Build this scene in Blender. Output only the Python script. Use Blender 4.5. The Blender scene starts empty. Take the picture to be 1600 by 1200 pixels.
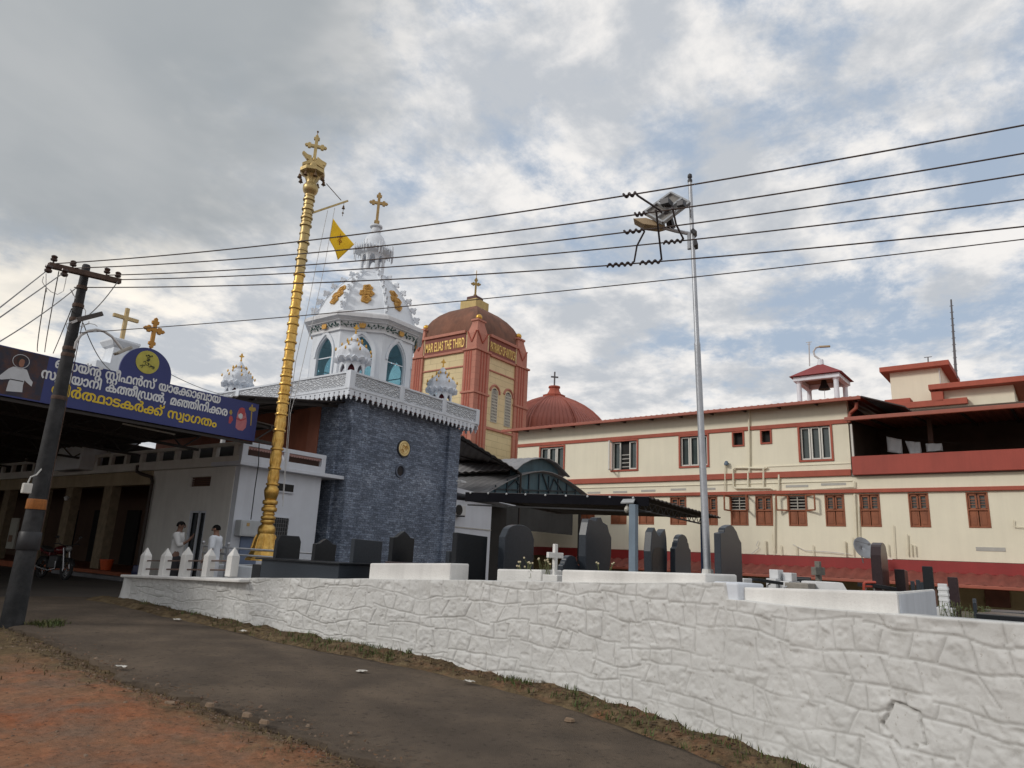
import bpy, bmesh, math, random
import numpy as np
from mathutils import Vector, Matrix, noise as mnoise
R = math.radians
random.seed(7)
scene = bpy.context.scene

# ------------------------------------------------------------------ camera
# The eye is the origin; +X runs along the chapel's front, +Y along the wall up the road.
F_PX = 1085.0
CAM_ROT = Matrix(((0.5790, -0.2229, -0.7842), (-0.8140, -0.1030, -0.5717), (0.0466, 0.9694, -0.2412)))
_a, _b = np.array((-750 - 800, 600 - 796, -F_PX)), np.array((1600 - 800, 600 - 908, -F_PX))
_a = _a / np.linalg.norm(_a); _b = _b / np.linalg.norm(_b)
_z = np.cross(_b, _a); _z /= np.linalg.norm(_z); _y = np.cross(_z, _b)
RM = np.array((_b, _y, _z))                       # world = RM @ camera
cd = bpy.data.cameras.new('camera'); cam = bpy.data.objects.new('camera', cd)
scene.collection.objects.link(cam); scene.camera = cam
cd.sensor_fit = 'HORIZONTAL'; cd.sensor_width = 36.0; cd.lens = F_PX / 1600 * 36.0
cd.clip_start = 0.05; cd.clip_end = 3000
cam.matrix_world = Matrix(RM.tolist()).to_4x4()

# ------------------------------------------------------------------ sun, sky, exposure
SUN_DIR = Vector((-0.72, 0.42, 0.50)).normalized()          # towards the sun
SUN_EL = math.asin(SUN_DIR.z); SUN_AZ = math.atan2(SUN_DIR.x, SUN_DIR.y)
sl = bpy.data.lights.new('sun', 'SUN'); sl.energy = 1.3; sl.angle = R(10); sl.color = (1.0, 0.95, 0.88)
so = bpy.data.objects.new('sun', sl); scene.collection.objects.link(so)
so.rotation_euler = SUN_DIR.to_track_quat('Z', 'Y').to_euler(); so.location = (0, 0, 60)
scene.view_settings.view_transform = 'Standard'; scene.view_settings.look = 'None'
scene.view_settings.exposure = 0.25; scene.view_settings.gamma = 1.0

def build_world():
    w = bpy.data.worlds.new('World'); scene.world = w; w.use_nodes = True
    nt = w.node_tree; N = nt.nodes; L = nt.links
    for n in list(N): N.remove(n)
    out = N.new('ShaderNodeOutputWorld'); bg = N.new('ShaderNodeBackground')
    bg.inputs['Strength'].default_value = 0.1
    L.new(bg.outputs[0], out.inputs[0])
    sky = N.new('ShaderNodeTexSky'); sky.sky_type = 'NISHITA'; sky.sun_disc = False
    sky.sun_elevation = SUN_EL; sky.sun_rotation = SUN_AZ; sky.air_density = 1.2; sky.dust_density = 2.2
    tc = N.new('ShaderNodeTexCoord')
    def vm(op, a, b=None):
        n = N.new('ShaderNodeVectorMath'); n.operation = op
        for i, v in enumerate((a, b)):
            if v is None: continue
            if hasattr(v, 'type'): L.new(v, n.inputs[i])
            else: n.inputs[i].default_value = v
        return n
    def m(op, a, b=None, clamp=False):
        n = N.new('ShaderNodeMath'); n.operation = op; n.use_clamp = clamp
        for i, v in enumerate((a, b)):
            if v is None: continue
            if hasattr(v, 'type'): L.new(v, n.inputs[i])
            else: n.inputs[i].default_value = v
        return n.outputs[0]
    def ramp(v, lo, hi, smooth=True):
        n = N.new('ShaderNodeMapRange'); n.interpolation_type = 'SMOOTHSTEP' if smooth else 'LINEAR'
        L.new(v, n.inputs[0]); n.inputs[1].default_value = lo; n.inputs[2].default_value = hi
        return n.outputs[0]
    def noise(vec, scale, detail, rough=.55, dist=0.0, off=None):
        if off: vec = vm('ADD', vec, off).outputs[0]
        n = N.new('ShaderNodeTexNoise'); n.inputs['Scale'].default_value = scale
        n.inputs['Detail'].default_value = detail; n.inputs['Roughness'].default_value = rough
        n.inputs['Distortion'].default_value = dist; L.new(vec, n.inputs['Vector']); return n.outputs['Fac']
    def mix(f, a, b):
        n = N.new('ShaderNodeMix'); n.data_type = 'RGBA'
        for i, v in ((0, f), (6, a), (7, b)):
            if hasattr(v, 'type'): L.new(v, n.inputs[i])
            else: n.inputs[i].default_value = v
        return n.outputs[2]
    d = vm('NORMALIZE', tc.outputs['Generated']).outputs[0]
    sep = N.new('ShaderNodeSeparateXYZ'); L.new(d, sep.inputs[0])
    zz = m('ADD', m('MAXIMUM', sep.outputs[2], 0.0), 0.22)
    div = vm('DIVIDE', d, None); cx = N.new('ShaderNodeCombineXYZ')
    for i in range(3): L.new(zz, cx.inputs[i])
    L.new(cx.outputs[0], div.inputs[1])
    flat = vm('MULTIPLY', div.outputs[0], (1, 1, 0)).outputs[0]         # cloud deck seen in perspective
    # great grey sheet up and to the left
    g = vm('DOT_PRODUCT', d, (0.02, 0.80, 0.60)).outputs['Value']
    edge = noise(flat, 1.6, 5, .6, .4, (3.1, 0.7, 0))
    sheet = ramp(m('ADD', g, m('MULTIPLY', m('SUBTRACT', edge, .5), .22)), .84, .93)
    lowfade = ramp(sep.outputs[2], .18, .36)
    sheet = m('MULTIPLY', sheet, lowfade)
    # broken cloud elsewhere
    n1 = noise(flat, 3.0, 10, .64, .12, (1.7, 4.2, 0))
    n2 = noise(flat, 8.5, 8, .62, .1, (8.3, 2.1, 0))
    cov = m('ADD', m('MULTIPLY', n1, .78), m('MULTIPLY', n2, .22))
    # more blue towards the right of the place, thick veil lower down
    toR = vm('DOT_PRODUCT', d, (0.93, -0.30, 0.22)).outputs['Value']
    cov = m('SUBTRACT', cov, m('MULTIPLY', ramp(toR, .62, 1.0), .07))
    veil = m('MULTIPLY', ramp(m('SUBTRACT', 1.0, sep.outputs[2]), .62, .92), .10)
    cov = m('ADD', cov, veil)
    cloud = ramp(cov, .36, .515)
    # light and dark of the cloud bodies
    lit = noise(flat, 3.9, 9, .60, .12, (1.55, 4.35, 0.1))
    litf = ramp(lit, .37, .60)
    white = mix(litf, (4.5, 4.75, 5.1, 1), (7.7, 7.5, 7.3, 1))
    # warm brightening low on the left, where the sun hides behind cloud
    warm = vm('DOT_PRODUCT', d, tuple(Vector((0.10, 0.96, 0.25)).normalized())).outputs['Value']
    wf = m('MULTIPLY', ramp(warm, .86, .99), ramp(lit, .40, .60))
    white = mix(wf, white, (9.4, 8.7, 7.6, 1))
    blue = vm('MULTIPLY', sky.outputs[0], (1.0, 1.0, 1.0)).outputs[0]
    haze = mix(.85, blue, (3.6, 4.3, 5.3, 1))
    col = mix(cloud, haze, white)
    shade = noise(flat, 1.3, 5, .55, .3, (0.3, 9.1, 0))
    grey = mix(ramp(shade, .3, .7), (3.05, 3.3, 3.5, 1), (4.1, 4.25, 4.35, 1))
    col = mix(sheet, col, grey)
    L.new(col, bg.inputs['Color'])
build_world()

# ------------------------------------------------------------------ measuring helpers (photo pixel -> point on a known plane)
def ray(px, py): return RM @ np.array((px - 800.0, 600.0 - py, -F_PX))
def ax(px, py, X): d = ray(px, py); return Vector(d * (X / d[0]))
def ay(px, py, Y): d = ray(px, py); return Vector(d * (Y / d[1]))
def az(px, py, Z): d = ray(px, py); return Vector(d * (Z / d[2]))
def ad(px, py, D): return Vector(ray(px, py) * (D / F_PX))
def proj(p):
    c = RM.T @ np.array(p, float); return 800 + F_PX * c[0] / -c[2], 600 - F_PX * c[1] / -c[2]
def zat(x, y, py):
    lo, hi = -6.0, 30.0
    for _ in range(50):
        mid = (lo + hi) / 2
        if proj((x, y, mid))[1] > py: lo = mid
        else: hi = mid
    return lo
def zroad(y): return -1.66 + .033 * max(-12.0, min(y, 13.5))
def lerp(a, b, t): return a + (b - a) * t

# ------------------------------------------------------------------ materials
MATS = {}
def mat(name, col=(.5, .5, .5), rough=.7, var=.12, vscale=3.0, bump=0.0, bscale=30.0, metal=0.0, col2=None, spots=0.0, spec=None, streak=0.0, emit=None):
    """colour varied by two noises, optional second colour in patches, fine bump"""
    if name in MATS: return MATS[name]
    mt = bpy.data.materials.new(name); mt.use_nodes = True
    nt = mt.node_tree; N = nt.nodes; L = nt.links; bs = N['Principled BSDF']
    bs.inputs['Roughness'].default_value = rough; bs.inputs['Metallic'].default_value = metal
    if spec is not None: bs.inputs['Specular IOR Level'].default_value = spec
    tc = N.new('ShaderNodeTexCoord')
    def nz(scale, detail=5, rgh=.6, vec=None):
        n = N.new('ShaderNodeTexNoise'); n.inputs['Scale'].default_value = scale; n.inputs['Detail'].default_value = detail
        n.inputs['Roughness'].default_value = rgh; L.new(vec or tc.outputs['Object'], n.inputs['Vector']); return n
    def rng(v, a, b, c, e):
        n = N.new('ShaderNodeMapRange'); L.new(v, n.inputs[0])
        for i, x in enumerate((a, b, c, e)): n.inputs[i + 1].default_value = x
        return n.outputs[0]
    c = N.new('ShaderNodeRGB'); c.outputs[0].default_value = (*col, 1); cur = c.outputs[0]
    def mixc(f, a, b, bt='MIX'):
        n = N.new('ShaderNodeMix'); n.data_type = 'RGBA'; n.blend_type = bt
        for i, v in ((0, f), (6, a), (7, b)):
            if hasattr(v, 'type'): L.new(v, n.inputs[i])
            else: n.inputs[i].default_value = v
        return n.outputs[2]
    if col2 is not None:
        f = rng(nz(vscale * .8, 6, .65).outputs['Fac'], .42, .60, 0, 1)
        cur = mixc(f, cur, (*col2, 1))
    if var:
        v = N.new('ShaderNodeCombineXYZ')
        s = rng(nz(vscale).outputs['Fac'], .25, .75, 1 - var, 1 + var)
        for i in range(3): L.new(s, v.inputs[i])
        cur = mixc(1.0, cur, v.outputs[0], 'MULTIPLY')
    if streak:
        mp = N.new('ShaderNodeMapping'); mp.inputs['Scale'].default_value = (2.2, 2.2, .16); L.new(tc.outputs['Object'], mp.inputs[0])
        v = N.new('ShaderNodeCombineXYZ')
        s = rng(nz(1.6, 6, .7, mp.outputs[0]).outputs['Fac'], .40, .68, 1.0, 1 - streak)
        for i in range(3): L.new(s, v.inputs[i])
        cur = mixc(1.0, cur, v.outputs[0], 'MULTIPLY')
    if spots:
        s = rng(nz(vscale * 14, 3, .5).outputs['Fac'], .58, .70, 0, spots)
        cur = mixc(s, cur, tuple(x * .35 for x in col) + (1,))
    L.new(cur, bs.inputs['Base Color'])
    if bump:
        b = N.new('ShaderNodeBump'); b.inputs['Strength'].default_value = bump; b.inputs['Distance'].default_value = .02
        L.new(nz(bscale, 6, .65).outputs['Fac'], b.inputs['Height']); L.new(b.outputs[0], bs.inputs['Normal'])
    if emit:
        bs.inputs['Emission Color'].default_value = (*emit[0], 1); bs.inputs['Emission Strength'].default_value = emit[1]
    mt.diffuse_color = (*col, 1); MATS[name] = mt
    return mt

# ------------------------------------------------------------------ mesh helpers
class MB:
    def __init__(s): s.v = []; s.f = []
    def add(s, vs, fs):
        o = len(s.v); s.v += [tuple(p) for p in vs]; s.f += [tuple(i + o for i in f) for f in fs]; return s
    def box(s, a, b):
        x0, y0, z0 = a; x1, y1, z1 = b
        return s.add([(x0, y0, z0), (x1, y0, z0), (x1, y1, z0), (x0, y1, z0), (x0, y0, z1), (x1, y0, z1), (x1, y1, z1), (x0, y1, z1)],
                     [(0, 3, 2, 1), (4, 5, 6, 7), (0, 1, 5, 4), (1, 2, 6, 5), (2, 3, 7, 6), (3, 0, 4, 7)])
    def prism(s, poly, O, U, V, N, w0, w1):
        """2-D outline (u, v) in the plane O+uU+vV, thickened from w0 to w1 along N"""
        O, U, V, N = Vector(O), Vector(U), Vector(V), Vector(N); n = len(poly)
        vs = [O + U * u + V * v + N * w0 for u, v in poly] + [O + U * u + V * v + N * w1 for u, v in poly]
        fs = [tuple(range(n - 1, -1, -1)), tuple(range(n, 2 * n))] + [(i, (i + 1) % n, n + (i + 1) % n, n + i) for i in range(n)]
        return s.add(vs, fs)
    def lathe(s, prof, c, n=24, a0=0.0, sx=1.0, sy=1.0, cap=True):
        vs = []; m = len(prof)
        for r, z in prof:
            for k in range(n):
                t = a0 + 2 * math.pi * k / n; vs.append((c[0] + sx * r * math.cos(t), c[1] + sy * r * math.sin(t), c[2] + z))
        fs = [(j * n + k, j * n + (k + 1) % n, (j + 1) * n + (k + 1) % n, (j + 1) * n + k) for j in range(m - 1) for k in range(n)]
        if cap: fs += [tuple(range(n - 1, -1, -1)), tuple((m - 1) * n + k for k in range(n))]
        return s.add(vs, fs)
    def tube(s, pts, r, n=8, closed=False):
        pts = [Vector(p) for p in pts]; m = len(pts); rr = r if isinstance(r, (list, tuple)) else [r] * m
        vs = []; up = None
        for i, p in enumerate(pts):
            a = pts[i - 1] if (i or closed) else p; b = pts[(i + 1) % m] if (i < m - 1 or closed) else p
            t = (b - a).normalized() if (b - a).length > 1e-9 else Vector((0, 0, 1))
            if up is None: up = t.orthogonal().normalized()
            else:
                up = up - t * up.dot(t); up = up.normalized() if up.length > 1e-6 else t.orthogonal().normalized()
            w = t.cross(up)
            for k in range(n):
                q = 2 * math.pi * k / n; vs.append(p + (up * math.cos(q) + w * math.sin(q)) * rr[i])
        mm = m if closed else m - 1
        fs = [(i * n + k, i * n + (k + 1) % n, ((i + 1) % m) * n + (k + 1) % n, ((i + 1) % m) * n + k) for i in range(mm) for k in range(n)]
        if not closed: fs += [tuple(range(n - 1, -1, -1)), tuple((m - 1) * n + k for k in range(n))]
        return s.add(vs, fs)
    def bar(s, a, b, w, h=None, up=(0, 0, 1)):
        """square bar from a to b"""
        a, b = Vector(a), Vector(b); h = w if h is None else h; t = (b - a).normalized(); u = Vector(up)
        if abs(t.dot(u)) > .98: u = Vector((1, 0, 0))
        sd = t.cross(u).normalized(); u = sd.cross(t)
        vs = [p + sd * i * w / 2 + u * j * h / 2 for p in (a, b) for i, j in ((-1, -1), (1, -1), (1, 1), (-1, 1))]
        return s.add(vs, [(3, 2, 1, 0), (4, 5, 6, 7), (0, 1, 5, 4), (1, 2, 6, 5), (2, 3, 7, 6), (3, 0, 4, 7)])
    def sphere(s, c, r, n=12, m=8, sz=1.0):
        prof = [(r * math.sin(math.pi * j / m) + 1e-5, -r * sz * math.cos(math.pi * j / m)) for j in range(m + 1)]
        return s.lathe(prof, c, n)
    def sheet(s, rows, thick=None):
        """grid of points -> quads; with thick, a second skin below"""
        n = len(rows[0]); vs = [p for r in rows for p in r]; m = len(rows)
        fs = [(i * n + j, i * n + j + 1, (i + 1) * n + j + 1, (i + 1) * n + j) for i in range(m - 1) for j in range(n - 1)]
        if thick:
            o = len(vs); vs = vs + [Vector(p) - Vector((0, 0, thick)) for p in vs]
            fs = fs + [tuple(k + o for k in f[::-1]) for f in fs]
            for i in range(m - 1):
                for j in (0, n - 1): fs.append((i * n + j, (i + 1) * n + j, (i + 1) * n + j + o, i * n + j + o))
            for j in range(n - 1):
                for i in (0, m - 1): fs.append((i * n + j, i * n + j + 1, i * n + j + 1 + o, i * n + j + o))
        return s.add(vs, fs)
    def build(s, name, material, parent=None, smooth=False, bev=0.0, loc=None):
        me = bpy.data.meshes.new(name)
        if parent is not None: M = world(parent)
        else:
            P = np.array(s.v)
            o = Vector(loc) if loc is not None else Vector(((P[:, 0].min() + P[:, 0].max()) / 2, (P[:, 1].min() + P[:, 1].max()) / 2, P[:, 2].min()))
            M = Matrix.Translation(o)
        Mi = M.inverted(); me.from_pydata([Mi @ Vector(p) for p in s.v], [], s.f); me.update()
        bm = bmesh.new(); bm.from_mesh(me); bmesh.ops.recalc_face_normals(bm, faces=bm.faces); bm.to_mesh(me); bm.free()
        ob = bpy.data.objects.new(name, me); scene.collection.objects.link(ob)
        if parent is not None: ob.parent = parent
        else: ob.matrix_basis = M
        me.materials.append(material)
        if smooth:
            for p in me.polygons: p.use_smooth = True
            if smooth != 'all':
                bm = bmesh.new(); bm.from_mesh(me)
                for e in bm.edges:
                    if len(e.link_faces) == 2 and e.calc_face_angle(0) > R(40): e.smooth = False
                bm.to_mesh(me); bm.free()
        if bev:
            b = ob.modifiers.new('bevel', 'BEVEL'); b.width = bev; b.segments = 2; b.limit_method = 'ANGLE'; b.angle_limit = R(40)
        return ob
def world(o):
    M = o.matrix_basis.copy()
    while o.parent is not None: o = o.parent; M = o.matrix_basis @ M
    return M
def tag(o, label=None, cat=None, group=None, kind=None):
    for k, v in (('label', label), ('category', cat), ('group', group), ('kind', kind)):
        if v: o[k] = v
    return o
def thing(name, label, cat, loc, group=None, rz=0.0):
    o = bpy.data.objects.new(name, None); scene.collection.objects.link(o); o.empty_display_size = .2
    o.location = loc; o.rotation_euler = (0, 0, rz); return tag(o, label, cat, group)
def copy_tree(o, parent=None):
    c = o.copy(); scene.collection.objects.link(c); c.parent = parent
    for ch in list(o.children):
        copy_tree(ch, c)
    return c
def curve_mesh(name, cu, parent, material, M):
    """evaluate a text or outline curve into a plain mesh placed by matrix M (world)"""
    tmp = bpy.data.objects.new('tmp', cu); scene.collection.objects.link(tmp)
    dg = bpy.context.evaluated_depsgraph_get(); dg.update()
    me = bpy.data.meshes.new_from_object(tmp.evaluated_get(dg)); bpy.data.objects.remove(tmp)
    me.name = name
    me.transform(world(parent).inverted() @ M); me.materials.clear(); me.materials.append(material)
    ob = bpy.data.objects.new(name, me); scene.collection.objects.link(ob); ob.parent = parent
    return ob
def basis(O, U, V):
    U, V = Vector(U).normalized(), Vector(V).normalized(); N = U.cross(V)
    return Matrix(((U.x, V.x, N.x, O[0]), (U.y, V.y, N.y, O[1]), (U.z, V.z, N.z, O[2]), (0, 0, 0, 1)))
def latin_text(name, s, parent, material, O, U, V, width, height, depth=.02, bold=.0):
    cu = bpy.data.curves.new(name, 'FONT'); cu.body = s; cu.size = 1.0; cu.extrude = depth; cu.offset = bold
    tmp = bpy.data.objects.new('tmp', cu); scene.collection.objects.link(tmp); bpy.context.view_layer.update()
    w, h = tmp.dimensions.x, tmp.dimensions.y; bpy.data.objects.remove(tmp)
    return curve_mesh(name, cu, parent, material, basis(O, U, V) @ Matrix.Diagonal((width / w, height / max(.68, min(h, .75)), 1, 1)))
def arch_profile(hw, z0, zs, za, n=10, pointed=True):
    """half-width, sill z, spring z, apex z -> outline, counter-clockwise from lower left"""
    pts = [(-hw, z0), (hw, z0), (hw, zs)]
    for k in range(1, n):
        t = k / n
        if pointed:
            a = t * math.pi / 3; pts.append((hw * (2 * math.cos(a) - 1), zs + (za - zs) * math.sin(a) / .8660254))
        else: a = t * math.pi / 2; pts.append((hw * math.cos(a), zs + (za - zs) * math.sin(a)))
    pts.append((0, za))
    for p in pts[-2:2:-1]: pts.append((-p[0], p[1]))
    pts.append((-hw, zs))
    return pts
def arch_wall(mb, W, H0, H1, prof, O, U, V, N, w0, w1):
    """wall panel -W..W by H0..H1 with the arched opening prof cut out, thickness w0..w1"""
    O, U, V, N = Vector(O), Vector(U), Vector(V), Vector(N)
    P = lambda u, v, w: O + U * u + V * v + N * w
    hw = max(u for u, v in prof); z0 = min(v for u, v in prof)
    right = [p for p in prof[1:] if p[0] >= -1e-6]; right = [p for p in right]
    k = max(range(len(right)), key=lambda i: right[i][1]); right = right[:k + 1]
    left = [(-u, v) for u, v in right]
    def quad(a, b, c, d):
        for w in (w0, w1): mb.add([P(*a, w), P(*b, w), P(*c, w), P(*d, w)], [(0, 1, 2, 3)])
    def rim(a, b): mb.add([P(*a, w0), P(*b, w0), P(*b, w1), P(*a, w1)], [(0, 1, 2, 3)])
    if z0 > H0 + 1e-6: quad((-W, H0), (W, H0), (W, z0), (-W, z0)); rim((-hw, z0), (hw, z0))
    for sg, side in ((1, right), (-1, left)):
        for a, b in zip(side[:-1], side[1:]):
            quad(a, (sg * W, a[1]), (sg * W, b[1]), b); rim(a, b)
    ap = right[-1][1]
    if ap < H1: quad((-W, ap), (W, ap), (W, H1), (-W, H1))
    for a, b in (((-W, H0), (W, H0)), ((W, H0), (W, H1)), ((W, H1), (-W, H1)), ((-W, H1), (-W, H0))): rim(a, b)
    return mb
def cross_outline(h, w, t, yc, bud=0.0):
    """upright cross outline: height h, span w, bar t, arm height yc; bud > 0 gives budded ends"""
    if not bud:
        a = t / 2; return [(-a, 0), (a, 0), (a, yc - a), (w / 2, yc - a), (w / 2, yc + a), (a, yc + a), (a, h), (-a, h), (-a, yc + a), (-w / 2, yc + a), (-w / 2, yc - a), (-a, yc - a)]
    a = t / 2; b = bud
    def end(cx, cy, dx, dy):                       # three-lobed end, walking anticlockwise
        px, py = -dy, dx; o = []
        for fx, fy in ((-b, -a), (-b * .9, -b * .9), (-b * .1, -b * .95), (b * .05, -b * .45), (b * .55, -b * .5), (b, 0),
                       (b * .55, b * .5), (b * .05, b * .45), (-b * .1, b * .95), (-b * .9, b * .9), (-b, a)):
            o.append((cx + dx * fx + px * fy, cy + dy * fx + py * fy))
        return o
    pts = []
    pts += end(0, b, 0, -1); pts += [(a, yc - a)] + end(w / 2 - b, yc, 1, 0) + [(a, yc + a)]
    pts += end(0, h - b, 0, 1) + [(-a, yc + a)] + end(-w / 2 + b, yc, -1, 0) + [(-a, yc - a)]
    return pts
X_, Y_, Z_ = Vector((1, 0, 0)), Vector((0, 1, 0)), Vector((0, 0, 1))

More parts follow.
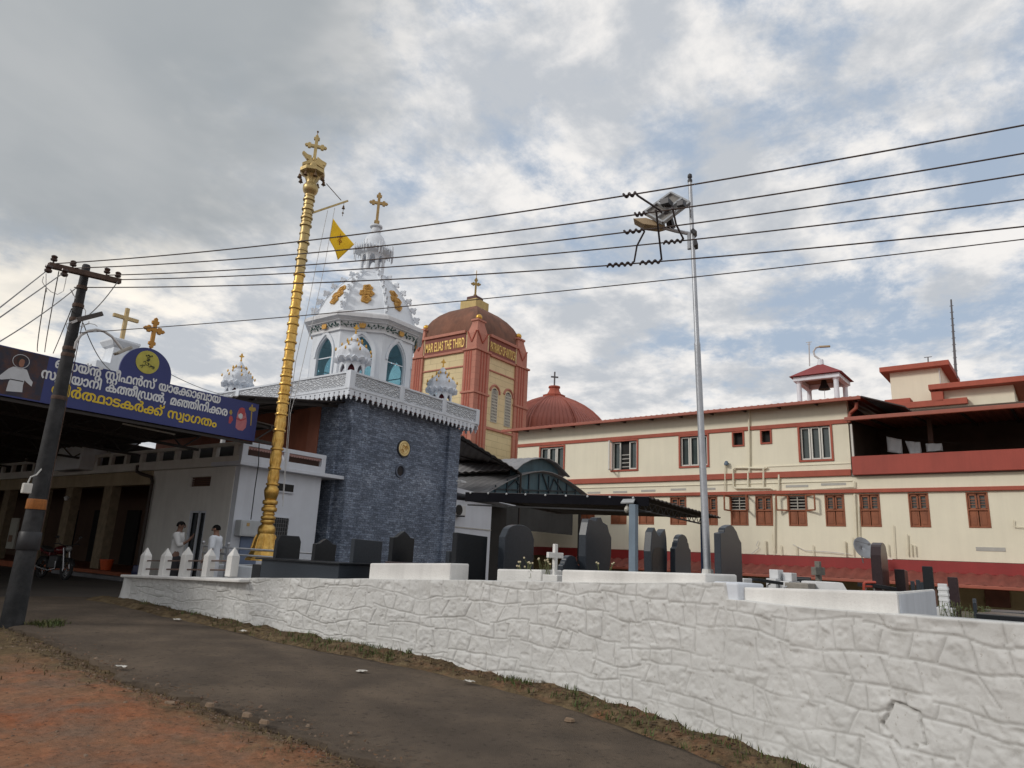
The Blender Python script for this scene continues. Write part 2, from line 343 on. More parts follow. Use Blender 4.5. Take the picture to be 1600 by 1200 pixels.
# outlines of the banner lettering (advance:contours), font units / 4
GLYPH_DATA = """
evowelsignmlym=179:59,-3 47,-1 35,4 25,12 17,24 11,39 10,58 11,76 16,93 24,107 34,119 46,129 60,136 76,140 94,142 112,140 127,136 140,129 151,121 159,110 164,98 169,70 168,54 164,39 150,15 129,-2 116,14 132,26 143,44 147,68 145,84 140,97 133,108 122,117 109,122 92,124 75,121 60,115 48,105 38,91 32,75 30,57 34,33 38,25 44,19 52,16 66,15 75,21 81,32 80,50 75,58 67,63 58,64 39,60 23,47 19,62 38,76 49,81 61,82 73,81 83,77 91,71 97,63 101,53 102,41 101,28 97,18 90,9 82,2 71,-2
samlym=306:167,141 185,133 195,122 201,111 204,91 206,43 212,26 221,18 237,15 248,17 257,21 264,29 270,39 273,52 273,80 266,102 252,119 244,126 257,142 279,121 292,96 296,66 294,46 289,29 280,15 268,5 253,-1 236,-3 212,1 196,13 188,25 184,40 183,89 179,109 171,119 161,123 147,123 137,118 129,108 125,91 124,0 103,0 103,86 100,103 93,115 79,123 60,122 51,117 43,109 37,99 33,87 33,59 41,36 54,20 62,14 47,-2 28,17 15,41 11,56 10,73 12,91 17,108 26,121 38,132 54,139 72,142 87,140 98,135 107,128 114,118 121,128 131,136 143,140
yaprehalfmlym=259:155,-2 134,2 117,10 103,21 94,32 82,57 78,84 80,103 87,118 94,127 108,136 131,142 153,138 170,126 180,107 184,83 181,62 174,42 163,26 142,9 129,3 106,-2 75,-1 58,4 44,11 32,22 22,34 15,49 11,66 10,84 11,100 16,114 24,126 35,134 49,140 64,142 77,140 88,136 105,122 90,108 81,119 74,123 55,123 47,120 41,114 36,106 32,83 33,66 39,50 48,35 60,24 76,16 101,14 120,18 137,26 152,43 161,68 161,96 158,107 153,115 139,123 122,123 115,119 108,113 101,95 101,70 109,45 124,26 136,19 159,14 184,16 200,22 211,32 220,46 225,61 226,78 222,106 208,130 226,142 236,127 243,112 247,95 248,78 247,61 243,46 236,32 227,20 215,10 201,3 184,-2|231,148 218,149 206,153 197,159 191,167 187,177 186,192 188,204 207,201 205,189 209,175 218,167 231,165 244,167 253,175 257,189 255,201 274,204 276,188 275,177 271,167 265,159 256,153 244,149
narramlym=265:72,142 92,138 106,130 118,114 125,57 125,0 103,0 103,85 100,103 93,115 80,123 60,122 51,117 43,109 37,99 33,87 33,59 41,36 54,20 62,14 47,-2 28,17 15,41 11,56 10,73 12,92 17,109 27,122 39,133 54,139|206,0 191,1 178,5 169,13 162,23 157,37 156,54 160,81 173,104 206,140 215,154 215,169 212,175 206,179 192,180 178,177 174,194 200,198 214,197 224,193 235,180 238,167 237,155 232,144 199,107 185,87 179,65 179,40 182,30 186,23 198,15 206,14 218,17 226,24 232,37 234,54 230,79 218,102 208,111 191,121 179,123 160,123 144,117 134,108 128,97 125,79 125,25 106,25 106,73 112,113 126,129 146,138 171,142 191,140 211,132 226,121 237,110 246,97 255,69 256,55 254,38 250,24 243,13 233,6 220,1|201,12 218,11 232,6 242,-2 250,-12 254,-23 256,-36 254,-52 249,-64 230,-84 218,-71 231,-57 235,-48 236,-38 234,-23 227,-12 216,-4 201,-2 186,-4 175,-12 169,-23 166,-38 167,-48 171,-57 184,-71 172,-84 154,-66 148,-53 146,-37 148,-24 152,-12 160,-2 171,6 185,11
viramamlym=0:-28,148 -41,149 -52,153 -61,159 -68,167 -72,177 -73,192 -70,204 -52,201 -54,189 -50,175 -41,167 -28,165 -14,167 -5,175 -2,189 -4,201 15,204 18,188 16,177 12,167 6,159 -3,153 -14,149
sarrarramlym=306:167,141 185,133 195,122 201,111 204,91 206,43 212,26 221,18 237,15 248,17 257,21 264,29 270,39 273,52 273,80 266,102 252,119 244,126 257,142 279,121 292,96 296,66 292,36 280,16 261,3 236,-1 213,2 203,7 192,19 186,32 183,50 181,100 175,115 166,121 154,124 142,121 133,114 126,101 124,77 124,0 103,0 103,86 100,103 93,115 79,123 60,122 51,117 43,109 37,99 33,87 33,59 41,36 54,20 62,14 47,-2 28,17 15,41 11,56 10,73 12,91 17,108 26,121 38,132 54,139 72,142 87,140 98,135 107,128 114,118 121,128 131,136 143,140|114,15 131,14 144,9 155,1 163,-10 167,-22 169,-36 167,-52 161,-64 143,-84 130,-71 144,-57 148,-48 148,-28 140,-12 133,-6 124,-3 114,-2 99,-4 88,-12 81,-23 79,-38 80,-48 84,-57 97,-71 84,-84 67,-66 61,-53 59,-37 61,-23 65,-10 73,0 84,8 97,14|236,12 252,11 266,6 277,-2 284,-12 289,-23 290,-36 289,-52 283,-64 265,-84 252,-71 266,-57 269,-48 270,-38 268,-23 262,-12 251,-4 236,-2 221,-4 210,-12 203,-23 201,-38 202,-48 205,-57 219,-71 206,-84 189,-66 183,-53 181,-37 182,-24 187,-12 195,-2 206,6 219,11
iivowelsignmlym=57:-17,210 5,206 15,201 27,190 34,176 38,158 39,0 18,0 17,156 14,169 6,184 -3,191 -29,195 -40,193 -49,186 -52,176 -48,166 -44,162 -28,163 -23,166 -19,178 -22,189 -29,198 -6,192 -3,186 -2,176 -5,161 -10,154 -16,149 -25,146 -46,145 -61,153 -67,159 -71,167 -72,177 -70,186 -66,194 -60,201 -51,206 -40,210
phamlym=282:57,86 73,85 85,80 95,73 101,64 105,54 106,34 100,19 96,14 89,18 158,18 158,0 82,0 75,13 83,24 86,40 84,52 78,61 70,67 57,69 42,65 32,55 29,41 32,25 44,13 32,-2 22,7 15,16 10,28 8,42 10,54 14,65 22,74 31,81 43,85|218,140 242,132 250,125 258,116 263,105 266,73 266,0 143,0 144,86 147,105 154,120 168,132 190,140|196,123 181,117 171,106 165,86 165,18 245,18 244,84 238,106 228,117 214,123
nachillumlym=266:72,142 92,138 106,130 118,114 124,57 124,0 103,0 103,85 100,103 93,115 80,123 60,122 51,117 43,109 37,99 33,87 33,59 41,36 54,20 62,14 47,-2 28,17 15,41 11,56 10,73 12,92 17,109 27,122 39,133 54,139|206,-3 191,-1 178,4 169,12 162,23 157,37 156,54 160,81 173,104 206,140 215,154 215,169 212,175 206,179 192,180 178,177 174,194 200,198 214,197 224,193 235,180 238,167 237,155 232,144 199,107 185,87 179,65 179,40 182,30 186,23 198,15 206,14 218,17 226,24 232,37 234,54 230,79 218,102 208,111 191,121 179,123 160,123 144,117 134,108 128,97 125,79 124,25 106,25 106,73 112,113 126,129 146,138 171,142 191,140 211,132 226,121 237,110 246,97 255,69 256,55 253,31 243,12 227,1
saprehalfmlym=306:167,141 185,133 195,122 201,111 204,91 206,43 212,26 221,18 237,15 248,17 257,21 264,29 270,39 273,52 273,80 266,102 252,119 244,126 257,142 279,121 292,96 296,66 294,46 289,29 280,15 268,5 253,-1 236,-3 212,1 196,13 188,25 184,40 183,89 179,109 171,119 161,123 147,123 137,118 129,108 125,91 124,0 103,0 103,86 100,103 93,115 79,123 60,122 51,117 43,109 37,99 33,87 33,59 41,36 54,20 62,14 47,-2 28,17 15,41 11,56 10,73 12,91 17,108 26,121 38,132 54,139 72,142 87,140 98,135 107,128 114,118 121,128 131,136 143,140|278,148 265,149 253,153 244,159 238,167 234,177 233,192 235,204 254,201 252,189 256,175 265,167 278,165 291,167 300,175 304,189 302,201 321,204 323,188 322,177 318,167 312,159 303,153 291,149
yamlym=259:155,-2 134,2 117,10 103,21 94,32 82,57 78,84 80,103 87,118 94,127 108,136 131,142 153,138 170,126 180,107 184,83 181,62 174,42 163,26 142,9 129,3 106,-2 75,-1 58,4 44,11 32,22 22,34 15,49 11,66 10,84 11,100 16,114 24,126 35,134 49,140 64,142 77,140 88,136 105,122 90,108 81,119 74,123 55,123 47,120 41,114 36,106 32,83 33,66 39,50 48,35 60,24 76,16 101,14 120,18 137,26 152,43 161,68 161,96 158,107 153,115 139,123 122,123 115,119 108,113 101,95 101,70 109,45 124,26 136,19 159,14 184,16 200,22 211,32 220,46 225,61 226,78 222,106 208,130 226,142 236,127 243,112 247,95 248,78 247,61 243,46 236,32 227,20 215,10 201,3 184,-2
aavowelsignmlym=126:115,56 109,30 103,19 95,10 85,3 73,-2 46,-2 27,6 14,19 4,42 26,46 31,32 41,20 48,16 58,14 69,16 79,22 85,30 90,41 94,70 90,98 85,109 79,117 70,122 59,124 50,123 37,113 27,92 5,97 12,113 22,127 38,138 60,142 75,140 86,136 96,129 104,120 113,97 115,83
eevowelsignmlym=149:75,-2 47,7 34,14 24,24 16,37 11,52 10,70 11,88 16,102 24,115 35,124 47,132 76,140 107,140 119,137 128,132 134,125 138,117 138,98 135,90 122,79 105,75 93,76 84,80 77,85 70,100 70,113 74,124 97,129 90,120 87,108 91,97 96,93 104,91 111,92 116,96 120,107 118,116 113,121 97,126 69,123 56,117 46,109 38,98 34,85 32,70 34,55 38,42 46,31 56,22 68,16 101,13 112,17 118,26 118,38 115,43 110,46 103,48 95,46 89,42 86,30 88,19 95,10 72,14 68,32 71,47 82,59 92,63 112,63 128,56 133,49 137,41 138,31 137,22 133,14 127,7 118,2 106,-2
kakamlym=376:131,142 149,139 164,132 175,121 183,107 187,89 189,70 187,48 182,30 174,16 162,5 148,-1 131,-3 118,-2 107,2 97,7 88,16 81,26 73,53 72,70 76,100 88,122 106,137|131,124 114,121 103,110 96,94 94,70 98,39 103,28 110,20 119,16 130,14 142,16 151,20 158,28 163,38 166,52 166,87 163,100 158,111 151,118 142,123|34,0 20,8 11,21 8,38 9,49 13,58 19,66 34,75 49,80 70,82 240,82 262,80 278,76 289,68 297,55 300,38 297,21 288,8 274,0 256,-3 243,-2 231,3 221,10 214,21 209,34 210,76 214,92 229,116 250,132 276,140 309,140 325,136 338,129 348,121 356,110 362,98 367,70 365,54 362,39 347,15 326,-2 314,14 329,26 340,44 344,68 343,83 338,97 331,108 320,116 307,122 290,124 277,122 264,118 253,111 243,102 236,90 230,72 228,56 229,40 235,23 241,18 256,14 266,15 273,20 277,27 279,43 275,53 266,60 250,64 56,63 39,57 32,50 30,38 33,25 42,17 55,14 71,17 88,26 100,13 86,4 63,-3
bamlym=326:90,142 108,140 123,135 134,127 144,117 149,107 152,66 152,0 130,0 130,90 124,108 114,118 99,123 72,121 58,115 46,105 38,92 33,77 31,57 34,34 39,25 45,19 52,16 66,15 76,21 81,32 80,50 75,58 68,63 58,64 49,63 31,54 24,46 20,62 28,70 38,76 50,81 62,82 73,81 83,77 91,71 97,63 101,53 102,41 101,28 97,18 91,9 82,2 72,-2 60,-3 47,-1 36,4 25,12 17,24 12,40 10,60 13,85 21,105 34,121 50,132 69,139|309,138 309,0 205,0 196,14 209,28 220,47 224,73 222,87 219,99 213,109 205,117 196,122 176,123 162,115 155,103 152,85 152,0 130,0 130,64 143,106 142,119 150,129 160,136 171,140 185,142 203,139 218,132 230,122 238,108 244,91 245,60 239,39 224,15 219,18 287,18 287,138
uvowelsignmlym=83:39,-57 20,-54 6,-45 -3,-31 -6,-13 -5,-1 -1,9 6,18 15,24 26,29 38,30 51,29 62,25 71,18 78,10 82,-1 84,-13 82,-26 78,-36 71,-45 62,-51 51,-55|39,-40 48,-39 56,-34 61,-25 63,-13 62,-2 56,7 48,12 38,14 29,12 21,7 16,-2 14,-14 16,-25 21,-33 29,-39|39,140 50,136 57,129 62,121 66,100 61,64 50,21 30,25 40,64 44,99 39,116 33,122 19,123 8,122 4,139 14,141
rramlym=168:85,142 103,140 118,136 130,129 141,121 149,110 154,98 159,70 157,54 154,39 139,15 118,-2 106,14 121,26 132,44 136,68 135,83 130,97 123,108 113,116 100,122 84,124 69,122 56,116 46,107 38,96 34,83 33,56 40,35 54,20 62,14 50,-2 30,14 22,25 15,38 11,52 10,69 11,84 15,98 21,110 29,121 40,129 53,136 68,140
ivowelsignmlym=57:0,210 15,206 27,197 35,182 39,158 39,0 18,0 16,167 13,180 7,188 -2,193 -13,193 -24,188 -30,177 -30,160 -51,156 -53,168 -51,182 -47,192 -40,200 -30,206 -20,210
namlym=228:72,142 92,138 106,129 116,116 112,116 121,128 131,136 143,140 158,142 175,139 190,132 202,122 211,108 216,91 218,73 214,43 200,19 179,-2 166,13 181,28 192,47 196,73 195,87 191,99 186,109 178,117 168,122 148,123 134,115 127,103 125,86 124,0 103,0 103,86 100,103 93,115 80,123 60,122 51,117 43,109 37,99 33,87 33,59 41,36 54,20 62,14 47,-2 28,17 15,41 11,56 10,73 12,92 17,109 27,122 39,133 54,139
kamlym=260:34,0 20,8 11,21 8,38 9,49 13,58 19,66 34,75 49,80 70,82 179,82 213,80 225,76 242,65 250,49 252,38 249,21 240,8 227,0 202,-3 183,0 188,17 205,14 216,16 224,20 228,28 229,44 224,54 212,61 191,64 56,63 39,57 32,50 30,38 33,25 42,17 55,14 71,17 88,26 100,13 86,4 63,-3|131,142 149,139 164,132 175,121 183,107 187,89 189,70 187,48 182,30 174,16 162,5 148,-1 131,-3 118,-2 107,2 97,7 88,16 81,26 73,53 72,70 76,100 88,122 106,137|131,124 114,121 103,110 96,94 94,70 98,39 103,28 110,20 119,16 130,14 142,16 151,20 158,28 163,38 166,52 166,87 163,100 158,111 151,118 142,123
tatamlym=440:100,141 121,135 153,114 166,97 175,77 178,55 176,38 172,24 165,12 155,4 142,-1 127,-3 112,-1 99,4 89,12 82,24 77,38 76,55 77,70 81,85 96,108 122,130 144,139 165,142 191,138 210,127 223,110 230,70 230,0 209,0 208,85 206,98 201,108 188,120 173,124 147,122 133,117 115,104 102,83 99,70 99,41 102,30 107,23 119,15 134,15 147,23 152,30 155,41 155,69 145,94 129,112 114,121 90,124 72,122 58,117 47,108 38,97 34,83 33,56 40,35 54,20 62,14 50,-2 30,14 22,25 15,38 11,52 10,69 11,84 15,98 21,110 30,121 41,129 54,136 70,140|288,141 309,136 340,114 353,98 361,78 364,55 363,38 358,24 351,12 341,4 328,-1 313,-3 298,-1 285,4 275,12 268,24 263,38 262,55 263,70 268,85 282,108 308,130 330,139 356,142 373,140 388,136 401,129 412,121 420,110 425,98 430,70 429,54 425,39 410,15 390,-2 377,14 392,26 404,44 408,68 406,83 402,96 394,108 383,117 370,122 346,124 333,122 319,117 302,104 289,83 285,70 285,41 288,30 293,23 306,15 320,15 333,23 338,30 341,41 341,69 333,93 318,111 295,122 278,124 256,121 243,112 234,97 230,72 230,10 211,10 211,52 217,114 231,128 250,138 262,141
rapostmlym=61:63,138 46,96 36,56 33,18 37,-9 42,-18 48,-24 57,-27 83,-26 86,-45 64,-46 47,-44 34,-39 24,-30 17,-17 12,-1 12,37 19,77 40,138
ddamlym=306:138,-2 121,5 111,16 105,28 101,48 100,95 94,112 85,120 68,124 58,122 49,117 42,109 36,99 33,87 33,59 40,36 54,20 62,13 48,-3 27,18 20,30 14,43 10,73 12,93 17,110 26,123 38,133 52,139 70,142 94,137 110,126 117,114 122,98 123,49 127,30 135,20 145,16 159,16 169,20 177,30 181,48 181,138 203,138 203,53 206,36 213,23 226,16 246,17 255,22 263,29 269,40 273,52 273,80 265,102 252,119 244,125 258,141 278,122 291,98 295,83 296,66 294,48 289,31 280,17 268,6 252,-1 234,-3 219,-1 208,3 199,11 192,20 184,10 174,3 163,-2
lachillumlym=300:194,141 214,139 232,134 246,127 266,114 279,97 287,77 290,55 286,31 277,12 261,1 239,-3 225,-1 212,4 203,12 196,23 191,37 190,54 194,81 207,104 239,139 249,154 249,169 246,175 240,179 226,180 212,177 208,194 234,198 248,197 258,193 269,180 272,167 271,155 266,144 233,107 219,87 213,65 213,40 216,30 220,23 232,15 240,14 252,17 260,24 266,37 268,54 263,80 251,100 242,109 226,117 206,122 182,124 160,122 138,116 119,105 108,92 100,76 98,55 99,41 102,30 107,23 119,15 134,15 147,23 152,30 155,41 155,69 145,94 129,112 114,121 90,124 72,122 58,117 47,108 39,97 34,83 32,68 36,45 46,27 62,14 50,-2 30,14 22,25 15,38 11,52 10,69 11,84 15,98 21,110 30,121 41,129 54,136 70,140 100,141 121,136 153,114 166,97 175,77 178,55 176,38 172,24 165,12 155,4 142,-1 127,-3 112,-1 99,4 89,12 82,24 77,38 76,55 77,70 81,84 95,107 116,124 136,134 166,141
comma.mlym=62:44,29 46,26 24,-32 8,-32 17,10 20,29
mamlym=181:107,140 122,137 135,131 152,117 161,101 165,79 166,0 15,0 16,79 20,100 29,117 45,131 57,137 71,140|67,122 58,118 45,104 39,87 36,62 38,17 68,44 89,72 95,87 96,107 92,117 83,123|116,84 111,69 92,41 62,11 62,16 144,18 143,79 141,93 136,104 129,113 119,119 107,124 108,125 115,114 117,107
nyanyamlym=548:60,-3 47,-1 36,4 25,12 17,24 12,40 10,60 13,85 21,105 34,121 50,132 69,139 90,142 108,140 123,135 135,126 146,115 149,107 152,63 152,0 130,0 130,90 124,108 114,118 100,123 72,121 58,115 46,105 38,92 33,77 31,57 34,34 39,25 45,19 52,16 66,15 76,21 81,32 80,50 75,58 68,63 58,64 49,63 31,54 24,46 20,62 28,70 38,76 50,81 62,82 73,81 83,77 91,71 97,63 101,53 102,41 101,28 97,18 91,9 82,2 72,-2|210,141 231,136 262,114 275,98 283,78 286,55 284,38 280,24 273,12 263,4 250,-1 235,-3 220,-1 207,4 197,12 190,24 185,38 184,55 185,70 189,85 204,108 230,130 252,139 273,142 299,138 318,127 331,110 331,94 338,67 338,0 317,0 316,85 314,98 309,108 295,120 281,124 255,122 241,117 223,104 210,83 207,70 207,41 210,30 215,23 227,15 242,15 255,23 260,30 263,41 263,69 254,93 239,112 224,120 208,124 178,121 165,112 155,97 152,72 152,8 133,8 133,69 139,114 155,129 174,138 185,141|396,141 417,136 448,114 461,98 469,78 472,55 471,38 466,24 459,12 449,4 436,-1 421,-3 406,-1 393,4 383,12 376,24 371,38 370,55 371,70 376,85 390,108 416,130 438,139 464,142 481,140 496,136 509,129 520,121 528,110 533,98 538,70 537,54 533,39 518,15 498,-2 485,14 500,26 512,44 516,68 514,83 510,96 502,108 491,117 478,122 454,124 441,122 427,117 410,104 397,83 393,70 393,41 396,30 401,23 414,15 428,15 441,23 446,30 449,41 449,69 441,93 426,111 403,122 386,124 364,121 351,112 342,97 338,72 338,10 319,10 319,52 325,114 339,128 358,138 370,141
ramlym=184:91,142 110,140 127,136 142,128 153,118 162,107 169,93 173,77 174,60 172,40 167,24 159,12 148,4 136,-1 121,-3 106,-1 94,4 85,13 78,23 74,36 73,49 76,70 86,87 100,97 120,101 133,99 144,94 153,86 160,75 165,64 167,52 161,52 154,67 142,79 133,82 124,84 110,81 101,74 96,63 94,40 100,24 105,19 112,16 131,16 139,19 145,25 150,34 153,68 147,94 141,104 132,112 121,118 107,122 91,124 74,122 60,117 48,109 39,98 34,85 32,68 36,45 46,27 62,14 50,-2 30,14 22,25 15,38 11,52 10,69 14,96 21,109 29,120 40,129 54,136 71,140
tamlym=254:127,-3 112,-1 99,4 89,12 82,24 77,38 76,55 77,70 81,85 96,108 122,130 144,139 170,142 187,140 202,136 215,129 225,121 233,110 239,98 244,70 242,54 238,39 224,15 204,-2 191,14 206,26 217,44 222,68 220,83 215,97 208,108 197,117 183,122 160,124 147,122 133,117 115,104 102,83 99,70 99,41 102,30 107,23 119,15 134,15 147,23 152,30 155,41 155,69 145,94 129,112 114,121 90,124 72,122 58,117 47,108 39,97 34,84 32,68 36,45 46,27 62,14 50,-2 30,14 22,25 15,38 11,52 10,69 11,84 15,98 21,110 30,121 41,129 54,136 70,140 100,141 121,136 153,114 166,97 175,77 178,55 176,38 172,24 165,12 155,4 142,-1
rrachillumlym=184:124,-3 109,-1 97,4 87,12 80,23 76,37 74,54 79,81 91,104 124,140 134,154 134,169 130,175 124,179 110,180 97,177 92,194 119,198 132,197 142,193 154,180 157,167 155,155 150,144 117,107 104,87 97,65 97,40 100,30 105,23 117,15 124,14 136,17 145,24 150,37 151,63 147,82 138,100 124,113 109,121 96,123 71,122 58,116 46,108 38,96 34,83 33,56 40,35 54,20 62,14 50,-2 30,14 22,25 15,38 11,52 10,69 11,84 15,98 21,110 30,121 41,129 54,136 70,140 99,141 118,137 130,131 145,121 156,110 164,97 173,69 174,55 171,31 161,12 145,1
tathamlym=421:127,-3 112,-1 99,4 89,12 82,24 77,38 76,55 77,70 81,85 96,108 122,130 144,139 170,142 187,140 202,136 215,129 225,121 233,110 239,98 244,70 240,45 230,24 215,9 216,0 203,0 194,14 208,27 218,44 222,68 220,83 215,97 208,108 197,117 183,122 160,124 147,122 133,117 115,104 102,83 99,70 99,41 102,30 107,23 119,15 134,15 147,23 152,30 155,41 155,69 145,94 129,112 114,121 90,124 72,122 58,117 47,108 39,97 34,84 32,68 36,45 46,27 62,14 50,-2 30,14 22,25 15,38 11,52 10,69 11,84 15,98 21,110 30,121 41,129 54,136 70,140 100,141 121,136 137,126 158,108 172,84 176,70 178,55 176,38 172,24 165,12 155,4 142,-1|285,18 285,0 208,0 215,18|357,140 380,132 389,125 396,116 401,105 405,73 405,0 282,0 282,86 286,105 293,120 307,132 329,140|334,123 320,117 310,106 304,86 304,18 384,18 383,84 377,106 367,117 352,123
ttamlym=141:67,142 88,140 121,131 134,125 122,108 98,119 67,124 46,120 34,112 30,101 32,93 36,87 42,83 62,80 94,78 108,75 118,70 128,58 132,46 130,28 126,17 117,9 106,2 91,-2 72,-3 52,-2 20,7 5,15 16,31 33,23 51,17 73,15 95,18 106,26 110,38 109,48 103,55 92,60 51,62 37,65 25,70 13,82 9,93 10,112 15,122 23,130 34,136 49,140
vapostmlym=57:39,138 39,-40 -46,-40 -46,-22 18,-22 18,138
gamlym=224:156,142 172,139 187,133 198,123 207,109 213,93 214,73 210,43 197,19 176,-2 162,13 178,28 189,47 192,72 191,87 188,99 182,109 175,117 166,122 146,123 134,116 127,104 123,82 122,40 117,25 110,13 94,1 70,-3 52,-1 38,5 26,15 17,29 12,46 10,66 14,96 27,121 48,142 62,126 46,112 36,92 32,66 33,52 36,39 42,29 49,21 58,17 78,16 90,22 98,34 104,106 114,125 130,137 142,140
anusvaramlym=113:56,-3 43,-2 31,3 21,10 14,20 9,31 8,44 10,57 14,68 21,78 31,85 43,89 56,91 70,89 82,85 92,78 99,69 104,57 105,44 104,31 99,19 92,10 82,3 70,-2|56,74 46,72 37,66 31,57 29,44 31,31 37,21 46,16 56,14 67,16 76,21 82,31 84,44 82,57 76,66 67,72
"""

# ------------------------------------------------------------------ ground, road, terrace
def vnoise(x, y, seed=0):
    """value noise, arrays in, about -1..1 out"""
    xi = np.floor(x).astype(np.int64); yi = np.floor(y).astype(np.int64); fx = x - xi; fy = y - yi
    fx = fx * fx * (3 - 2 * fx); fy = fy * fy * (3 - 2 * fy)
    def h(a, b):
        n = (a * 374761393 + b * 668265263 + seed * 1442695041) & 0x7fffffff
        n = ((n ^ (n >> 13)) * 1274126177) & 0x7fffffff
        return ((n ^ (n >> 16)) & 0xffff) / 32767.5 - 1
    return (h(xi, yi) * (1 - fx) + h(xi + 1, yi) * fx) * (1 - fy) + (h(xi, yi + 1) * (1 - fx) + h(xi + 1, yi + 1) * fx) * fy
def fbm(x, y, oct=4, seed=0):
    a, s, t = 1.0, 0.0, 0.0
    for k in range(oct): s = s + a * vnoise(x * 2 ** k + 17.3 * k, y * 2 ** k + 5.1 * k, seed + k); t += a; a *= .5
    return s / t

WALL_BASE = [(7.34, 14.6), (7.30, 13.2), (7.28, 12.0), (7.36, 10.55), (7.46, 8.95), (7.55, 7.55), (7.60, 6.4), (7.54, 5.3), (7.41, 4.28), (7.24, 3.41), (7.0, 2.64), (6.79, 2.09), (6.55, 1.6), (6.25, .95), (5.85, .2), (5.4, -.6), (4.9, -1.5), (4.2, -2.8)]
def wall_x(y):
    p = WALL_BASE
    if y >= p[0][1]: return p[0][0]
    for (x0, y0), (x1, y1) in zip(p[:-1], p[1:]):
        if y1 <= y <= y0: return lerp(x0, x1, (y0 - y) / (y0 - y1))
    return p[-1][0] + (y - p[-1][1]) * .5
ROAD_L = [(4.45, 16.5), (4.40, 13.0), (4.36, 11.2), (4.22, 9.3), (4.02, 7.6), (4.12, 6.3), (4.14, 5.0), (4.10, 4.04), (3.95, 2.5), (3.5, 1.0), (3.1, -1.0), (2.0, -5.0), (0, -12)]
def road_l(y):
    p = ROAD_L
    if y >= p[0][1]: return p[0][0]
    for (x0, y0), (x1, y1) in zip(p[:-1], p[1:]):
        if y1 <= y <= y0: return lerp(x0, x1, (y0 - y) / (y0 - y1))
    return p[-1][0]
def road_r(y): return wall_x(y) - (.50 + .12 * math.sin(y * .9) if y < 12.5 else lerp(.5, .1, min(1, (y - 12.5) / 2)))

def ground_z(X, Y):
    zr = -1.66 + .033 * np.clip(Y, -12, 13.5)
    wx = np.interp(Y, [p[1] for p in WALL_BASE[::-1]], [p[0] for p in WALL_BASE[::-1]])
    rl = np.interp(Y, [p[1] for p in ROAD_L[::-1]], [p[0] for p in ROAD_L[::-1]])
    rr = wx - .6
    lump = .035 * fbm(X * .9, Y * .9, 4, 3) + .018 * fbm(X * 5, Y * 5, 3, 9) + .007 * fbm(X * 16, Y * 16, 2, 5)
    dirt = np.clip((rl - X) / .35, 0, 1)
    verge = np.clip((X - rr + .05) / .3, 0, 1) * (X < wx + 1)
    inroad = (1 - dirt) * (1 - verge)
    z = zr + (dirt * (lump + .02 + .03 * np.clip((rl - X) / 3, 0, 1))) + verge * (.05 + .05 * fbm(X * 3, Y * 3, 3, 21) + .02 * fbm(X * 11, Y * 11, 2, 4)) - inroad * .06
    z = np.where((Y > 15.2), np.minimum(z, -1.24) * 0 - 1.24 + 0 * z, z)
    far = np.clip((X - 13) / 6, 0, 1) * (Y < 15)
    return z - far * .9
